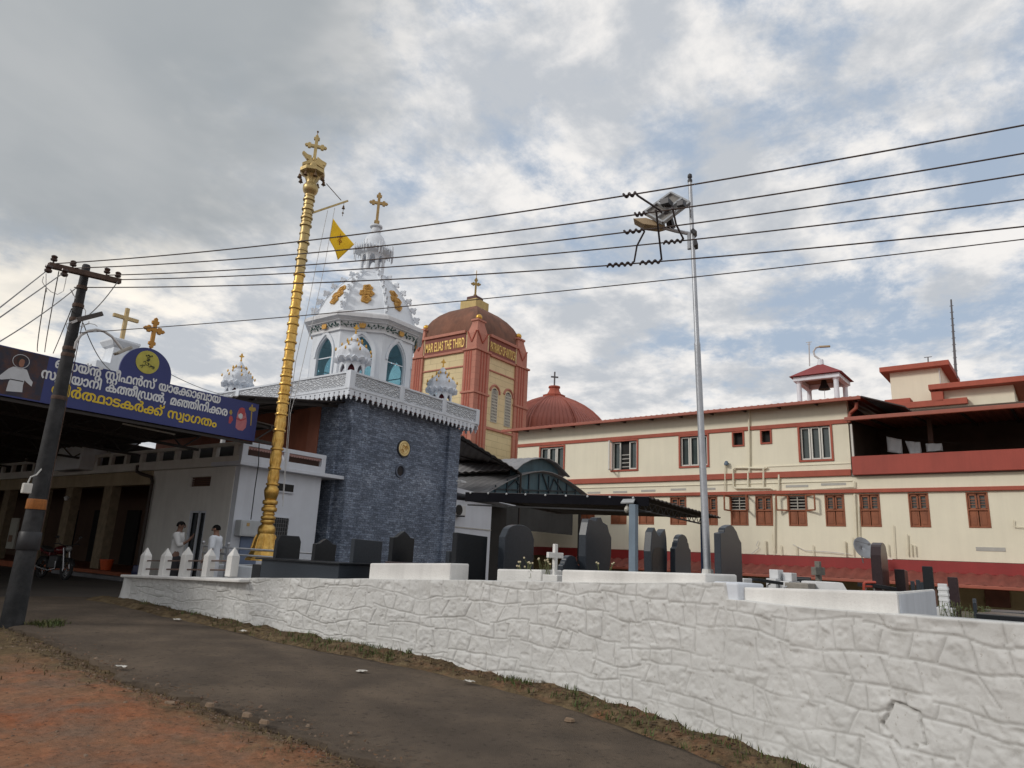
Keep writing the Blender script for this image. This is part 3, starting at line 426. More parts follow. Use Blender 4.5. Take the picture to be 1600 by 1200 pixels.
def build_ground():
    def axis(segs):
        o = []
        for a, b, st in segs: o += list(np.arange(a, b, st))
        return np.array(o + [segs[-1][1]])
    xs = axis([(-600, -60, 90), (-60, -8, 8), (-8, -1, .7), (-1, 2, .09), (2, 7.9, .05), (7.9, 12, .6), (12, 60, 6), (60, 600, 90)])
    ys = axis([(-600, -60, 90), (-60, -8, 8), (-8, 0, .6), (0, 2.2, .10), (2.2, 13, .06), (13, 17, .2), (17, 60, 4), (60, 600, 90)])
    X, Y = np.meshgrid(xs, ys); Z = ground_z(X, Y)
    mb = MB(); n = len(xs); m = len(ys)
    mb.v = list(zip(X.ravel().tolist(), Y.ravel().tolist(), Z.ravel().tolist()))
    mb.f = [(i * n + j, i * n + j + 1, (i + 1) * n + j + 1, (i + 1) * n + j) for i in range(m - 1) for j in range(n - 1)]
    # laterite: orange-red soil with grey silt, dark gravel and dry straw towards the road
    mt = bpy.data.materials.new('laterite soil'); mt.use_nodes = True; nt = mt.node_tree; N = nt.nodes; L = nt.links; bs = N['Principled BSDF']
    bs.inputs['Roughness'].default_value = .95; bs.inputs['Specular IOR Level'].default_value = .15
    ge = N.new('ShaderNodeNewGeometry')
    def nz(sc, det, rg=.6, off=0):
        a = N.new('ShaderNodeVectorMath'); a.operation = 'ADD'; a.inputs[1].default_value = (off, off * .7, 0); L.new(ge.outputs['Position'], a.inputs[0])
        q = N.new('ShaderNodeTexNoise'); q.inputs['Scale'].default_value = sc; q.inputs['Detail'].default_value = det; q.inputs['Roughness'].default_value = rg
        L.new(a.outputs[0], q.inputs['Vector']); return q.outputs['Fac']
    def rg(v, a, b, c=0., d=1.):
        q = N.new('ShaderNodeMapRange'); L.new(v, q.inputs[0])
        for i, x in enumerate((a, b, c, d)): q.inputs[i + 1].default_value = x
        return q.outputs[0]
    def mx(f, a, b, bt='MIX'):
        q = N.new('ShaderNodeMix'); q.data_type = 'RGBA'; q.blend_type = bt
        for i, v in ((0, f), (6, a), (7, b)):
            if hasattr(v, 'type'): L.new(v, q.inputs[i])
            else: q.inputs[i].default_value = v
        return q.outputs[2]
    def mth(op, a, b):
        q = N.new('ShaderNodeMath'); q.operation = op; q.use_clamp = True
        for i, v in enumerate((a, b)):
            if hasattr(v, 'type'): L.new(v, q.inputs[i])
            else: q.inputs[i].default_value = v
        return q.outputs[0]
    red = mx(rg(nz(.8, 5), .4, .62), (.27, .140, .080, 1), (.31, .108, .050, 1))
    red = mx(rg(nz(1.3, 6, .7, 5), .44, .62, 0, .85), red, (.18, .125, .09, 1))          # grey silt
    sep = N.new('ShaderNodeSeparateXYZ'); L.new(ge.outputs['Position'], sep.inputs[0])
    edge = rg(mth('ADD', rg(sep.outputs[0], 2.0, 4.1), rg(nz(2.2, 5, .65, 9), .3, .7, -.25, .25)), .62, .98)
    far = rg(mth('ADD', rg(sep.outputs[1], 7.0, 10.0), rg(nz(1.2, 5, .65, 3), .3, .7, -.3, .3)), .35, .8)
    straw = mx(rg(nz(6, 5, .7, 2), .42, .6), (.10, .070, .040, 1), (.165, .122, .068, 1))
    c = mx(far, red, (.135, .092, .048, 1)); c = mx(edge, c, straw)
    c = mx(rg(nz(28, 3, .6, 4), .58, .68, 0, .6), c, (.035, .024, .018, 1))             # dark bits
    c = mx(rg(nz(41, 2, .6, 8), .66, .72, 0, .6), c, (.26, .20, .15, 1))                 # pale grit
    v = N.new('ShaderNodeCombineXYZ'); s = rg(nz(12, 6, .7, 1), .3, .7, .72, 1.25)
    for i in range(3): L.new(s, v.inputs[i])
    L.new(mx(1., c, v.outputs[0], 'MULTIPLY'), bs.inputs['Base Color'])
    b = N.new('ShaderNodeBump'); b.inputs['Strength'].default_value = .9; b.inputs['Distance'].default_value = .03
    L.new(nz(22, 8, .72, 6), b.inputs['Height']); L.new(b.outputs[0], bs.inputs['Normal'])
    tag(mb.build('ground', mt, smooth='all', loc=(0, 0, -1.6)), kind='structure')

def build_road():
    rnd = random.Random(3); ys = list(np.arange(-12, 16.0, .09)); rows = []
    for i, y in enumerate(ys):
        jl = .05 * fbm(np.array([y * 1.3]), np.array([0.]), 4, 31)[0] + .05 * vnoise(np.array([y * 7.]), np.array([3.]), 8)[0] + .03 * vnoise(np.array([y * 17.]), np.array([9.]), 2)[0]
        jr = .06 * fbm(np.array([y * 1.1]), np.array([7.]), 4, 12)[0] + .025 * vnoise(np.array([y * 9.]), np.array([5.]), 4)[0]
        a, b = road_l(y) + jl * 1.6, road_r(y) + jr; row = []
        for k, t in enumerate((0, 0.0, .02, .06, .15, .3, .45, .6, .75, .88, .96, 1, 1)):
            x = lerp(a, b, t); z = zroad(y) + .03 * math.sin(math.pi * t) - .012 + .006 * fbm(np.array([x * 2]), np.array([y * 2]), 2, 40)[0]
            if k in (0, 12): z -= .09
            row.append(Vector((x, y, z)))
        rows.append(row)
    mb = MB().sheet(rows)
    m = mat('worn asphalt', (.094, .072, .054), .9, .28, 1.3, .9, 95, col2=(.125, .094, .068), spots=.55, spec=.25)
    tag(mb.build('road', m, smooth='all', loc=(5.5, 6, -1.5)), kind='structure')
    # forecourt under the canopy
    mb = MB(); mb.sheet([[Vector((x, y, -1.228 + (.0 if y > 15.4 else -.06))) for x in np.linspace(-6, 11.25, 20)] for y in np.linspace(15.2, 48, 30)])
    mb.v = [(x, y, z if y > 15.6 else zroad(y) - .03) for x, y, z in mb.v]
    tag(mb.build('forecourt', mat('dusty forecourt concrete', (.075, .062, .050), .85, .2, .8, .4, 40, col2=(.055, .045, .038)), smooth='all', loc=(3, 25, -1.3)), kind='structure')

def build_terrace():
    """raised burial ground behind the roadside wall"""
    ys = list(np.linspace(-2.8, 13.9, 50)); top = [Vector((wall_x(y) + .2, y, 0)) for y in ys]
    def tz(y): return lerp(-.55, -.86, max(0, min(1, y / 13)))
    rows = []
    for y in ys: rows.append([Vector((lerp(wall_x(y) + .2, 21, t), y, tz(y) - .2 * t)) for t in np.linspace(0, 1, 14)])
    mb = MB().sheet(rows, 1.6)
    tag(mb.build('burial_ground', mat('burial ground soil', (.10, .075, .05), .95, .3, 2, .6, 25, col2=(.075, .075, .05)), smooth=True, loc=(12, 6, -1.6)), kind='structure')
    # paved yard round the chapel
    mb = MB().box((11.3, 13.95, -1.9), (40, 48, -1.19))
    tag(mb.build('chapel_yard', mat('yard concrete', (.22, .2, .18), .9, .2, 1, .3, 30), loc=(25, 30, -1.9)), kind='structure')

def build_boundary_wall():
    P = WALL_BASE; seg = [0.0]
    for a, b in zip(P[:-1], P[1:]): seg.append(seg[-1] + math.dist(a, b))
    Ltot = seg[-1]; ds = .0105
    s = np.arange(0, Ltot, ds); Xw = np.interp(s, seg, [p[0] for p in P]); Yw = np.interp(s, seg, [p[1] for p in P])
    # smooth the plan line
    k = np.ones(61) / 61; Xp = np.convolve(np.pad(Xw, 30, 'edge'), k, 'valid'); Yp = np.convolve(np.pad(Yw, 30, 'edge'), k, 'valid')
    tx, ty = np.gradient(Xp), np.gradient(Yp); ln = np.hypot(tx, ty); nx, ny = ty / ln, -tx / ln      # outward (towards the road)
    sg = np.where(nx > 0, -1, 1); nx, ny = nx * sg, ny * sg
    base = np.array([zroad(y) for y in Yp]) - .12
    step_s = np.interp(2.36, Yp[::-1], s[::-1])
    topc = np.interp(s, [0, 2.0, 4.2, 6.0, 8.5, 11, step_s - .01, step_s + .01, step_s + 1.2, step_s + 2.2, Ltot],
                     [-.745, -.64, -.545, -.45, -.335, -.225, -.150, -.305, -.30, -.275, -.20])
    topc = topc + .010 * fbm(s * 1.7, s * 0, 4, 77)
    nv = 140; t = np.linspace(0, 1, nv)
    S, T = np.meshgrid(s, t); Zc = base[None, :] + (topc - base)[None, :] * T
    # irregular masonry: wavy courses cut by slanting upright joints of uneven spacing
    def h2(a, b, sd):
        n = (a * 374761393 + b * 668265263 + sd * 974711) & 0x7fffffff; n = ((n ^ (n >> 13)) * 1274126177) & 0x7fffffff
        return ((n ^ (n >> 16)) & 0xffff) / 65535.0
    ch_ = .205; U = S + .018 * fbm(S * 5, Zc * 5, 2, 50); ci = np.zeros(S.shape, np.int64); dc = np.full(S.shape, 9.0)
    for k in range(-10, 5):
        line = k * ch_ + .085 * fbm(s * .9 + k * 7.7, s * 0 + k * 3.1, 3, 30) + .035 * vnoise(s * 2.6 + k * 5.3, s * 0 + k, 11) + .10 * (h2(np.int64(k), np.int64(1), 4) - .5)
        line = line + .10 * (h2(np.floor(s / .83 + k * .37 + .3 * np.sin(s * 1.7 + k)).astype(np.int64), np.int64(k), 8) - .5)
        line = line[None, :] + .012 * fbm(S * 6, Zc * 3, 2, 44); dv = Zc - line - .5 * (S - np.round(S / .9) * .9) * .18 * (h2(np.floor(S / .9 + .5).astype(np.int64), np.int64(k), 5) - .5); ci = ci + (dv > 0); dc = np.minimum(dc, np.abs(dv))
    cwid = .20 + .15 * h2(ci, ci * 0 + 5, 2); q = U / cwid + 13.7 * h2(ci, ci * 0, 9); cj = np.floor(q).astype(np.int64); dj = np.full(S.shape, 9.0); left = np.zeros(S.shape, np.int64)
    vloc = (Zc / ch_) - np.floor(Zc / ch_) - .5
    for o_ in (0, 1):
        e = cj + o_; pos = e + .62 * (h2(e, ci, 6) - .5) + (h2(e, ci, 7) - .5) * .75 * vloc; dd = (q - pos) * cwid; dj = np.minimum(dj, np.abs(dd))
        if o_ == 0: left = left - (dd < 0)
        else: left = left + (dd > 0)
    cell = cj + left; idn = h2(cell, ci, 3); de = np.minimum(dc, dj)
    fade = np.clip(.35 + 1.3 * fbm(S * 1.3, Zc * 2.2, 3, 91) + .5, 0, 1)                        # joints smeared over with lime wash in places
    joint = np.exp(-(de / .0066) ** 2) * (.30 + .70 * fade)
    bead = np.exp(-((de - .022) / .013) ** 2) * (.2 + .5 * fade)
    rough = fbm(S * 8, Zc * 8, 4, 14); ridged = 1 - np.abs(fbm(S * 5 + 3 * idn, Zc * 6, 4, 25)) * 2
    inner = np.clip(de / .05, 0, 1)
    hgt = -.009 * joint + .0035 * bead + inner * (.010 * (idn - .5) + .008 * rough + .020 * np.clip(ridged - .25, 0, 1) * (.2 + .6 * (idn > .5)) - .024 * np.clip(fbm(S * 10 + 5, Zc * 13, 3, 81) - .22, 0, 1)) + .02 * fbm(S * .7, Zc * .7, 2, 5) + .0045 * fbm(S * 19, Zc * 19, 3, 66)
    foot = np.clip(1 - (Zc - base[None, :]) / .30, 0, 1); hgt += .05 * foot ** 2
    near_top = np.clip((topc[None, :] - Zc) / .05, 0, 1); hgt = hgt * near_top + (1 - near_top) * .012 * fbm(S * 4, Zc * 0, 3, 8)
    # left end: the wall foot flares out; middle of the right stretch: one stone has come loose
    hs = np.interp(.82, Yp[::-1], s[::-1]); HC = (hs, -1.065)
    ang = np.arctan2(Zc - HC[1], S - HC[0]); rad = np.hypot(S - HC[0], Zc - HC[1])
    pent = .165 / np.cos((ang + .5) % (2 * np.pi / 5) - np.pi / 5) * .86 + .012 * fbm(ang * 2, ang * 0, 3, 3)
    slab = rad < pent; crack = np.exp(-((rad - pent) / (.009 + .006 * np.abs(fbm(ang * 3, ang * 0 + 4, 3, 7)))) ** 2) * np.clip(.25 + .75 * ((ang > -.7) & (ang < 2.9)) + fbm(ang * 4, ang * 0, 2, 2), 0, 1)
    hgt = np.where(slab, .004 * rough - .004, hgt); hgt = hgt * (1 - crack) - .04 * crack
    X = Xp[None, :] + nx[None, :] * hgt; Y = Yp[None, :] + ny[None, :] * hgt
    n = len(s); vs = list(zip(X.ravel().tolist(), Y.ravel().tolist(), Zc.ravel().tolist()))
    joint = np.where(slab, 0, joint)
    dirt_shade = np.clip(joint * .85 + crack * 1.0 + .5 * np.clip(fbm(S * 9 + 5, Zc * 11, 3, 81) - .3, 0, 1), 0, 1)  # dirt in the joints plus groove occlusion, both painted as one darkening
    fs = [(i * n + j, i * n + j + 1, (i + 1) * n + j + 1, (i + 1) * n + j) for i in range(nv - 1) for j in range(n - 1)]
    o = len(vs)                                                     # top and back
    bk = list(range(0, n, 8)) + [n - 1]
    th = .34; tp = (nv - 1) * n
    for j in range(n): vs.append((float(Xp[j] - nx[j] * th), float(Yp[j] - ny[j] * th), float(topc[j] + .004)))
    for j in range(n): vs.append((float(Xp[j] - nx[j] * th), float(Yp[j] - ny[j] * th), float(base[j])))
    fs += [(tp + j, tp + j + 1, o + j + 1, o + j) for j in range(n - 1)] + [(o + j, o + j + 1, o + n + j + 1, o + n + j) for j in range(n - 1)]
    fs += [tuple([i * n for i in range(nv)] + [o, o + n]), tuple([i * n + n - 1 for i in range(nv)] + [o + n - 1, o + n + n - 1])]
    mb = MB(); mb.v = vs; mb.f = fs
    # lime-washed stone, grey-green algae low down, brown dirt at the foot
    mt = bpy.data.materials.new('lime washed rubble'); mt.use_nodes = True; nt = mt.node_tree; N = nt.nodes; L = nt.links; bs = N['Principled BSDF']
    bs.inputs['Roughness'].default_value = .85; bs.inputs['Specular IOR Level'].default_value = .2
    ge = N.new('ShaderNodeNewGeometry')
    def nz(sc, det, rg_=.6):
        q = N.new('ShaderNodeTexNoise'); q.inputs['Scale'].default_value = sc; q.inputs['Detail'].default_value = det; q.inputs['Roughness'].default_value = rg_
        L.new(ge.outputs['Position'], q.inputs['Vector']); return q.outputs['Fac']
    def rg(v, a, b, c=0., d=1.):
        q = N.new('ShaderNodeMapRange'); L.new(v, q.inputs[0])
        for i, x in enumerate((a, b, c, d)): q.inputs[i + 1].default_value = x
        return q.outputs[0]
    def mx(f, a, b):
        q = N.new('ShaderNodeMix'); q.data_type = 'RGBA'
        for i, v in ((0, f), (6, a), (7, b)):
            if hasattr(v, 'type'): L.new(v, q.inputs[i])
            else: q.inputs[i].default_value = v
        return q.outputs[2]
    c = mx(rg(nz(1.4, 6, .65), .38, .66), (.62, .62, .605, 1), (.54, .54, .525, 1))
    c = mx(rg(nz(7, 7, .72), .52, .70, 0, .6), c, (.42, .41, .385, 1))
    c = mx(rg(nz(26, 3, .6), .66, .74, 0, .6), c, (.30, .27, .23, 1))
    at = N.new('ShaderNodeAttribute'); at.attribute_name = 'joint_dirt_shade'; c = mx(rg(at.outputs['Fac'], 0, 1, 0, .42), c, (.17, .165, .15, 1))
    b = N.new('ShaderNodeBump'); b.inputs['Strength'].default_value = .35; b.inputs['Distance'].default_value = .008
    L.new(nz(55, 6, .7), b.inputs['Height']); L.new(b.outputs[0], bs.inputs['Normal']); L.new(c, bs.inputs['Base Color'])
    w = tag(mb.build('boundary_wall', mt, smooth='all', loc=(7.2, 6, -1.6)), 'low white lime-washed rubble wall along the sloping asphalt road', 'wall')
    la = w.data.attributes.new('joint_dirt_shade', 'FLOAT', 'POINT'); la.data.foreach_set('value', np.concatenate([dirt_shade.ravel(), np.zeros(len(w.data.vertices) - dirt_shade.size)]).astype(np.float32))
    # flared foot of the end pier and its ledge
    wash = mat('lime wash', (.70, .69, .665), .8, .10, 2.5, .35, 45, streak=.12)
    mb = MB(); mb.lathe([(.34, -.15), (.27, .0), (.21, .12), (.19, .3), (.185, .52)], (7.46, 14.62, -1.24), 14)
    mb.build('end_pier', mt, w, smooth='all')
    mb = MB(); a, b_ = Vector((7.28, 14.75, 0)), Vector((7.2, 10.62, 0))
    mb.bar(a + Z_ * -.735, b_ + Z_ * -.60, .36, .05); mb.v = [(x + .14, y, z) for x, y, z in mb.v]; mb.build('ledge', wash, w, bev=.012)
    # five pointed posts and the two pipes that run through them
    posts = []
    for px in (226, 258, 290, 326, 363):
        p = ax(px, 885, 7.5); posts.append(p)
    for i, p in enumerate(posts):
        hw = .078; zb = lerp(-.72, -.55, i / 4) - .02; zt = zat(p.x, p.y, (868, 869, 867, 869, 869)[i]); zp = zat(p.x, p.y, (856, 857, 855, 857, 856)[i]) + .02
        mb = MB().box((p.x - hw, p.y - hw, zb), (p.x + hw, p.y + hw, zt))
        mb.add([(p.x - hw, p.y - hw, zt + .001), (p.x + hw, p.y - hw, zt + .001), (p.x + hw, p.y + hw, zt + .001), (p.x - hw, p.y + hw, zt + .001), (p.x, p.y, zp)], [(0, 1, 4), (1, 2, 4), (2, 3, 4), (3, 0, 4)])
        mb.build('post', wash, w, bev=.008)
    for dz in (.33, .17):
        mb = MB()
        mb.tube([(7.5, posts[0].y, -.74 + dz - .01), (7.5, posts[-1].y, -.57 + dz - .06)], .014)
        mb.build('rail', mat('rusted pipe', (.10, .06, .045), .7, .3, 8), w, smooth=True)
    return w
build_ground(); build_road(); build_terrace(); build_boundary_wall()

# ------------------------------------------------------------------ chapel block with slate-blue front and white cupola
WHITE = mat('white masonry paint', (.70, .74, .79), .6, .07, 1.2, .12, 30, streak=.10)  # blue of sky-lit shade is put into this white
WHITE2 = mat('sky-shade white paint', (.66, .70, .76), .6, .07, 1.5, .12, 30, streak=.16)  # same white, with the blue of shade in its colour
GOLD = mat('gold paint', (.62, .36, .075), .38, .25, 14, .25, 35, metal=.75)
GOLD2 = mat('antique gold relief', (.50, .28, .07), .5, .35, 22, .5, 40, metal=.45)
RED = mat('oxide red paint', (.37, .085, .05), .7, .12, 2, .15, 30, streak=.10)
BRICKRED = mat('terracotta red paint', (.46, .19, .135), .75, .12, 2, .2, 25, streak=.12)
TEAL = mat('tinted window glass', (.05, .12, .15), .12, .1, 3, spec=.8)
DARK = mat('dark interior', (.018, .017, .016), .9, .3, 2)
def slate():
    m = mat('slate-blue split stone', (.085, .105, .150), .75, .18, 1.0)
    nt = m.node_tree; N = nt.nodes; L = nt.links; bs = N['Principled BSDF']; tc = N.new('ShaderNodeTexCoord')
    def mp(s):
        q = N.new('ShaderNodeMapping'); q.inputs['Scale'].default_value = s; L.new(tc.outputs['Object'], q.inputs[0]); return q.outputs[0]
    v = N.new('ShaderNodeTexVoronoi'); v.inputs['Scale'].default_value = 1; v.distance = 'MANHATTAN'; L.new(mp((13, 13, 30)), v.inputs['Vector'])
    n = N.new('ShaderNodeTexNoise'); n.inputs['Scale'].default_value = 1; n.inputs['Detail'].default_value = 7; n.inputs['Roughness'].default_value = .7; L.new(mp((16, 16, 38)), n.inputs['Vector'])
    big = N.new('ShaderNodeTexNoise'); big.inputs['Scale'].default_value = .9; big.inputs['Detail'].default_value = 5; L.new(tc.outputs['Object'], big.inputs['Vector'])
    sp = N.new('ShaderNodeSeparateXYZ'); L.new(tc.outputs['Object'], sp.inputs[0]); sm = N.new('ShaderNodeMath'); sm.operation = 'ADD'; L.new(sp.outputs[0], sm.inputs[0]); L.new(sp.outputs[1], sm.inputs[1]); cb = N.new('ShaderNodeCombineXYZ'); L.new(sm.outputs[0], cb.inputs[0]); L.new(sp.outputs[2], cb.inputs[1])
    bk = N.new('ShaderNodeTexBrick'); L.new(cb.outputs[0], bk.inputs['Vector']); bk.inputs['Scale'].default_value = 1; bk.inputs['Brick Width'].default_value = .21; bk.inputs['Row Height'].default_value = .072; bk.inputs['Mortar Size'].default_value = .007; bk.inputs['Mortar Smooth'].default_value = .4
    bk.inputs['Color1'].default_value = (1.3, 1.3, 1.3, 1); bk.inputs['Color2'].default_value = (.62, .62, .64, 1); bk.inputs['Mortar'].default_value = (.5, .5, .52, 1)
    ad_ = N.new('ShaderNodeMath'); ad_.operation = 'MULTIPLY_ADD'; L.new(v.outputs['Color'], ad_.inputs[0]); ad_.inputs[1].default_value = .16; L.new(n.outputs['Fac'], ad_.inputs[2])
    ad2 = N.new('ShaderNodeMath'); ad2.operation = 'MULTIPLY_ADD'; L.new(big.outputs['Fac'], ad2.inputs[0]); ad2.inputs[1].default_value = .35; L.new(ad_.outputs[0], ad2.inputs[2])
    r = N.new('ShaderNodeValToRGB'); e = r.color_ramp.elements
    e[0].position = .56; e[0].color = (.075, .097, .142, 1); e[1].position = .97; e[1].color = (.46, .51, .59, 1)
    a = e.new(.72); a.color = (.138, .172, .235, 1); a = e.new(.84); a.color = (.22, .265, .345, 1)
    L.new(ad2.outputs[0], r.inputs[0]); q = N.new('ShaderNodeMix'); q.data_type = 'RGBA'; q.blend_type = 'MULTIPLY'; q.inputs[0].default_value = 1; L.new(r.outputs[0], q.inputs[6]); L.new(bk.outputs['Color'], q.inputs[7]); L.new(q.outputs[2], bs.inputs['Base Color'])
    b = N.new('ShaderNodeBump'); b.inputs['Strength'].default_value = .8; b.inputs['Distance'].default_value = .04; L.new(ad_.outputs[0], b.inputs['Height']); L.new(b.outputs[0], bs.inputs['Normal'])
    return m
SLATE = slate()
def filigree():
    """carved screen: white with swirling cut grooves"""
    m = mat('white carved screen', (.62, .65, .69), .7, .08, 1)
    nt = m.node_tree; N = nt.nodes; L = nt.links; bs = N['Principled BSDF']; tc = N.new('ShaderNodeTexCoord')
    n = N.new('ShaderNodeTexNoise'); n.inputs['Scale'].default_value = 5.5; n.inputs['Detail'].default_value = 2; L.new(tc.outputs['Object'], n.inputs['Vector'])
    w = N.new('ShaderNodeTexWave'); w.wave_type = 'RINGS'; w.rings_direction = 'SPHERICAL'; w.inputs['Scale'].default_value = 4.6; w.inputs['Distortion'].default_value = 9; w.inputs['Detail'].default_value = 2; w.inputs['Detail Scale'].default_value = 2.2
    L.new(tc.outputs['Object'], w.inputs['Vector'])
    r = N.new('ShaderNodeValToRGB'); e = r.color_ramp.elements; e[0].position = .10; e[0].color = (.48, .51, .56, 1); e[1].position = .42; e[1].color = (.66, .69, .73, 1)
    L.new(w.outputs['Fac'], r.inputs[0]); L.new(r.outputs[0], bs.inputs['Base Color'])
    b = N.new('ShaderNodeBump'); b.inputs['Strength'].default_value = 1; b.inputs['Distance'].default_value = .04; L.new(w.outputs['Fac'], b.inputs['Height']); L.new(b.outputs[0], bs.inputs['Normal'])
    return m
FILI = filigree()

def gold_cross(name, parent, C, h, w, t, bud, U, mtl=None, thick=.05, yc=.64):
    U = Vector(U).normalized(); mb = MB().prism(cross_outline(h, w, t, h * yc, bud), C, U, Z_, U.cross(Z_), -thick / 2, thick / 2)
    return mb.build(name, mtl or GOLD, parent, bev=.006)
CX, CY = 17.4, 19.8
GZ = -1.22
def build_chapel():
    r = thing('chapel', 'chapel block with slate-blue stone front and white octagonal cupola on its roof', 'chapel', (CX, 21, GZ))
    x0, x1, y0, y1 = 14.70, 20.02, 17.0, 29.0
    MB().box((x0, y0, GZ), (x1, y0 + 1.5, 4.92)).build('front_wall', SLATE, r)
    for a, b in ((x0 - .02, x0 + .62), (x1 - .62, x1 + .02)): MB().box((a, y0 - .13, GZ), (b, y0 + .3, 4.6)).build('pilaster', SLATE, r, bev=.02)
    MB().box((x0 - .10, y0 + .45, GZ), (x0 + .1, y0 + 1.1, 4.62)).build('side_pilaster', SLATE, r, bev=.02)
    MB().box((x0 + .05, y0 + 1.5, GZ), (x1 - .05, y1, 4.9)).build('side_wall', mat('red-brown side wall', (.27, .085, .045), .8, .2, 1.2, .2, 20, streak=.2), r)
    MB().box((x0 - .03, y0 + 1.5, GZ), (x0 + .1, y0 + 2.05, 4.85)).build('corner_pier', mat('rust plaster', (.32, .12, .075), .8, .15, 2, .2, 20), r)
    # roof slab, carved parapet with posts, hanging fringe
    px0, px1, py0 = 14.18, 20.72, 16.62
    zt, zb = zat(px0, py0, 579), zat(px0, py0, 605)
    MB().box((px0 + .02, py0 + .02, zb - .10), (px1 - .02, y1, zb + .05)).build('roof_slab', WHITE2, r)
    for nm, a, b in (('parapet', (px0, py0, zb), (px1, py0 + .12, zt - .06)), ('parapet', (px0, py0 + .12, zb), (px0 + .12, y1, zt - .06)), ('parapet', (px1 - .12, py0 + .12, zb), (px1, y1, zt - .06))):
        MB().box(a, b).build(nm, FILI, r)
    cop = MB(); cop.box((px0 - .03, py0 - .03, zt - .06), (px1 + .03, py0 + .15, zt)); cop.box((px0 - .03, py0 + .15, zt - .06), (px0 + .15, y1, zt)); cop.box((px1 - .15, py0 + .15, zt - .06), (px1 + .03, y1, zt))
    cop.box((px0 - .03, py0 - .03, zb - .03), (px1 + .03, py0 - .002, zb + .05)); cop.box((px0 - .03, py0 - .0, zb - .03), (px0 - .002, y1, zb + .05)); cop.build('coping', WHITE2, r)
    for X, Y in [(px0, py0), (16.4, py0), (18.6, py0), (px1 - .15, py0), (px0, 19.6), (px0, 22.6), (px0, 25.6), (px0, 28.7)]:
        MB().box((X - .035, Y - .035, zb - .02), (X + .185, Y + .185, zt + .025)).build('parapet_post', WHITE2, r, bev=.01)
    fr = MB(); L = .30
    def drop(P, U, N):
        for k, (w, a) in enumerate(((.085, 0), )):
            fr.prism([(-.1175, .17), (-.1175, .10), (-.075, .09), (-.105, .04), (-.10, -.02), (-.06, -.05), (-.03, -.05), (-.045, -.10), (0, -.18), (.045, -.10), (.03, -.05), (.06, -.05), (.10, -.02), (.105, .04), (.075, .09), (.1175, .10), (.1175, .17)], P, U, Z_, N, 0, .035)
    n = int((px1 - px0) / .235)
    for i in range(n): drop(Vector((px0 + .1 + i * .235, py0 - .012, zb - .19)), X_, Y_)
    n = int((y1 - py0) / .235)
    for i in range(n): drop(Vector((px0 - .012, py0 + .1 + i * .235, zb - .19)), Y_, X_)
    for i in range(int(3 / .235)): drop(Vector((px1 + .012, py0 + .1 + i * .235, zb - .19)), Y_, -X_)
    fr.build('fringe', WHITE2, r)
    pk = MB().box((px0 + .06, py0 + .14, zb - .22), (px0 + .10, y1, zb - .1)); pk.box((px0 + .1, py0 + .1, zb - .22), (px1 - .1, py0 + .14, zb - .1)); pk.build('fascia_strip', mat('salmon fascia', (.42, .12, .10), .7), r)
    # medallion with relief, round vent
    m = ay(630, 701, y0 - .002); md = MB(); prof = [(.265, 0), (.275, .03), (.25, .05), (.24, .035), (.0, .04)]
    def disc(mb, prof, c, n=40):
        vs = []; k = len(prof)
        for rr, w in prof:
            for j in range(n): t = 2 * math.pi * j / n; vs.append((c[0] + rr * math.cos(t), c[1] - w, c[2] + rr * math.sin(t)))
        mb.add(vs, [(i * n + j, i * n + (j + 1) % n, (i + 1) * n + (j + 1) % n, (i + 1) * n + j) for i in range(k - 1) for j in range(n)])
    disc(md, [(.30, 0), (.30, .05), (.262, .05), (.262, .0)], m); rim = md.build('medallion_ring', mat('black ring paint', (.02, .02, .022), .5), r, smooth=True)
    md = MB(); disc(md, [(.262, .0), (.262, .06), (.235, .075), (.225, .055), (.001, .06)], m); med = md.build('medallion', mat('ivory gold medallion', (.80, .63, .30), .5, .1, 9), r, smooth=True)
    rl = MB()
    for k in range(7):
        t = k * 1.7; c = m + Vector((.11 * math.cos(t), -.06, .09 * math.sin(t * 1.3)))
        rl.tube([c + Vector((.05 * math.cos(a + t), -.006, .06 * math.sin(a))) for a in np.linspace(0, 4.5, 9)], .010, 5)
    rl.tube([m + Vector((.19 * math.cos(a), -.058, .19 * math.sin(a))) for a in np.linspace(0, 6.283, 32, endpoint=False)], .008, 5, closed=True); rl.build('relief', GOLD2, med, smooth=True)
    v = ay(625, 736, y0 - .001); vt = MB(); disc(vt, [(.235, 0), (.235, .045), (.175, .045), (.165, -.0)], v); wv = vt.build('round_window', mat('slate window ring', (.10, .12, .165), .8, .2, 9, .3, 40), r, smooth=True)
    vt = MB(); disc(vt, [(.17, .002), (.001, .004)], v); vt.build('pane', mat('dim glass', (.02, .025, .03), .2), wv)
    # lean-to sheet roof against the side
    dk = mat('dark corrugated sheet', (.06, .05, .047), .7, .3, 2, streak=.2)
    rows = []
    for k in range(9):
        t = k / 8; rows.append([Vector((lerp(14.72, 10.9, t), y, lerp(4.62, 4.02, t) + .018 * math.sin(y * 24))) for y in np.linspace(17.35, 30, 240)])
    MB().sheet(rows, .03).build('lean_to_roof', dk, r, smooth=True)
    tr = MB()
    for y in (17.6, 20, 22.4, 25, 28): tr.bar((14.7, y, 4.50), (10.95, y, 3.92), .06, .09)
    for t in (.15, .5, .85): tr.bar((lerp(14.7, 10.9, t), 17.4, lerp(4.54, 3.96, t)), (lerp(14.7, 10.9, t), 30, lerp(4.54, 3.96, t)), .05)
    tr.build('roof_frame', mat('dark steel frame', (.03, .025, .023), .7), r)
    build_cupola(r)
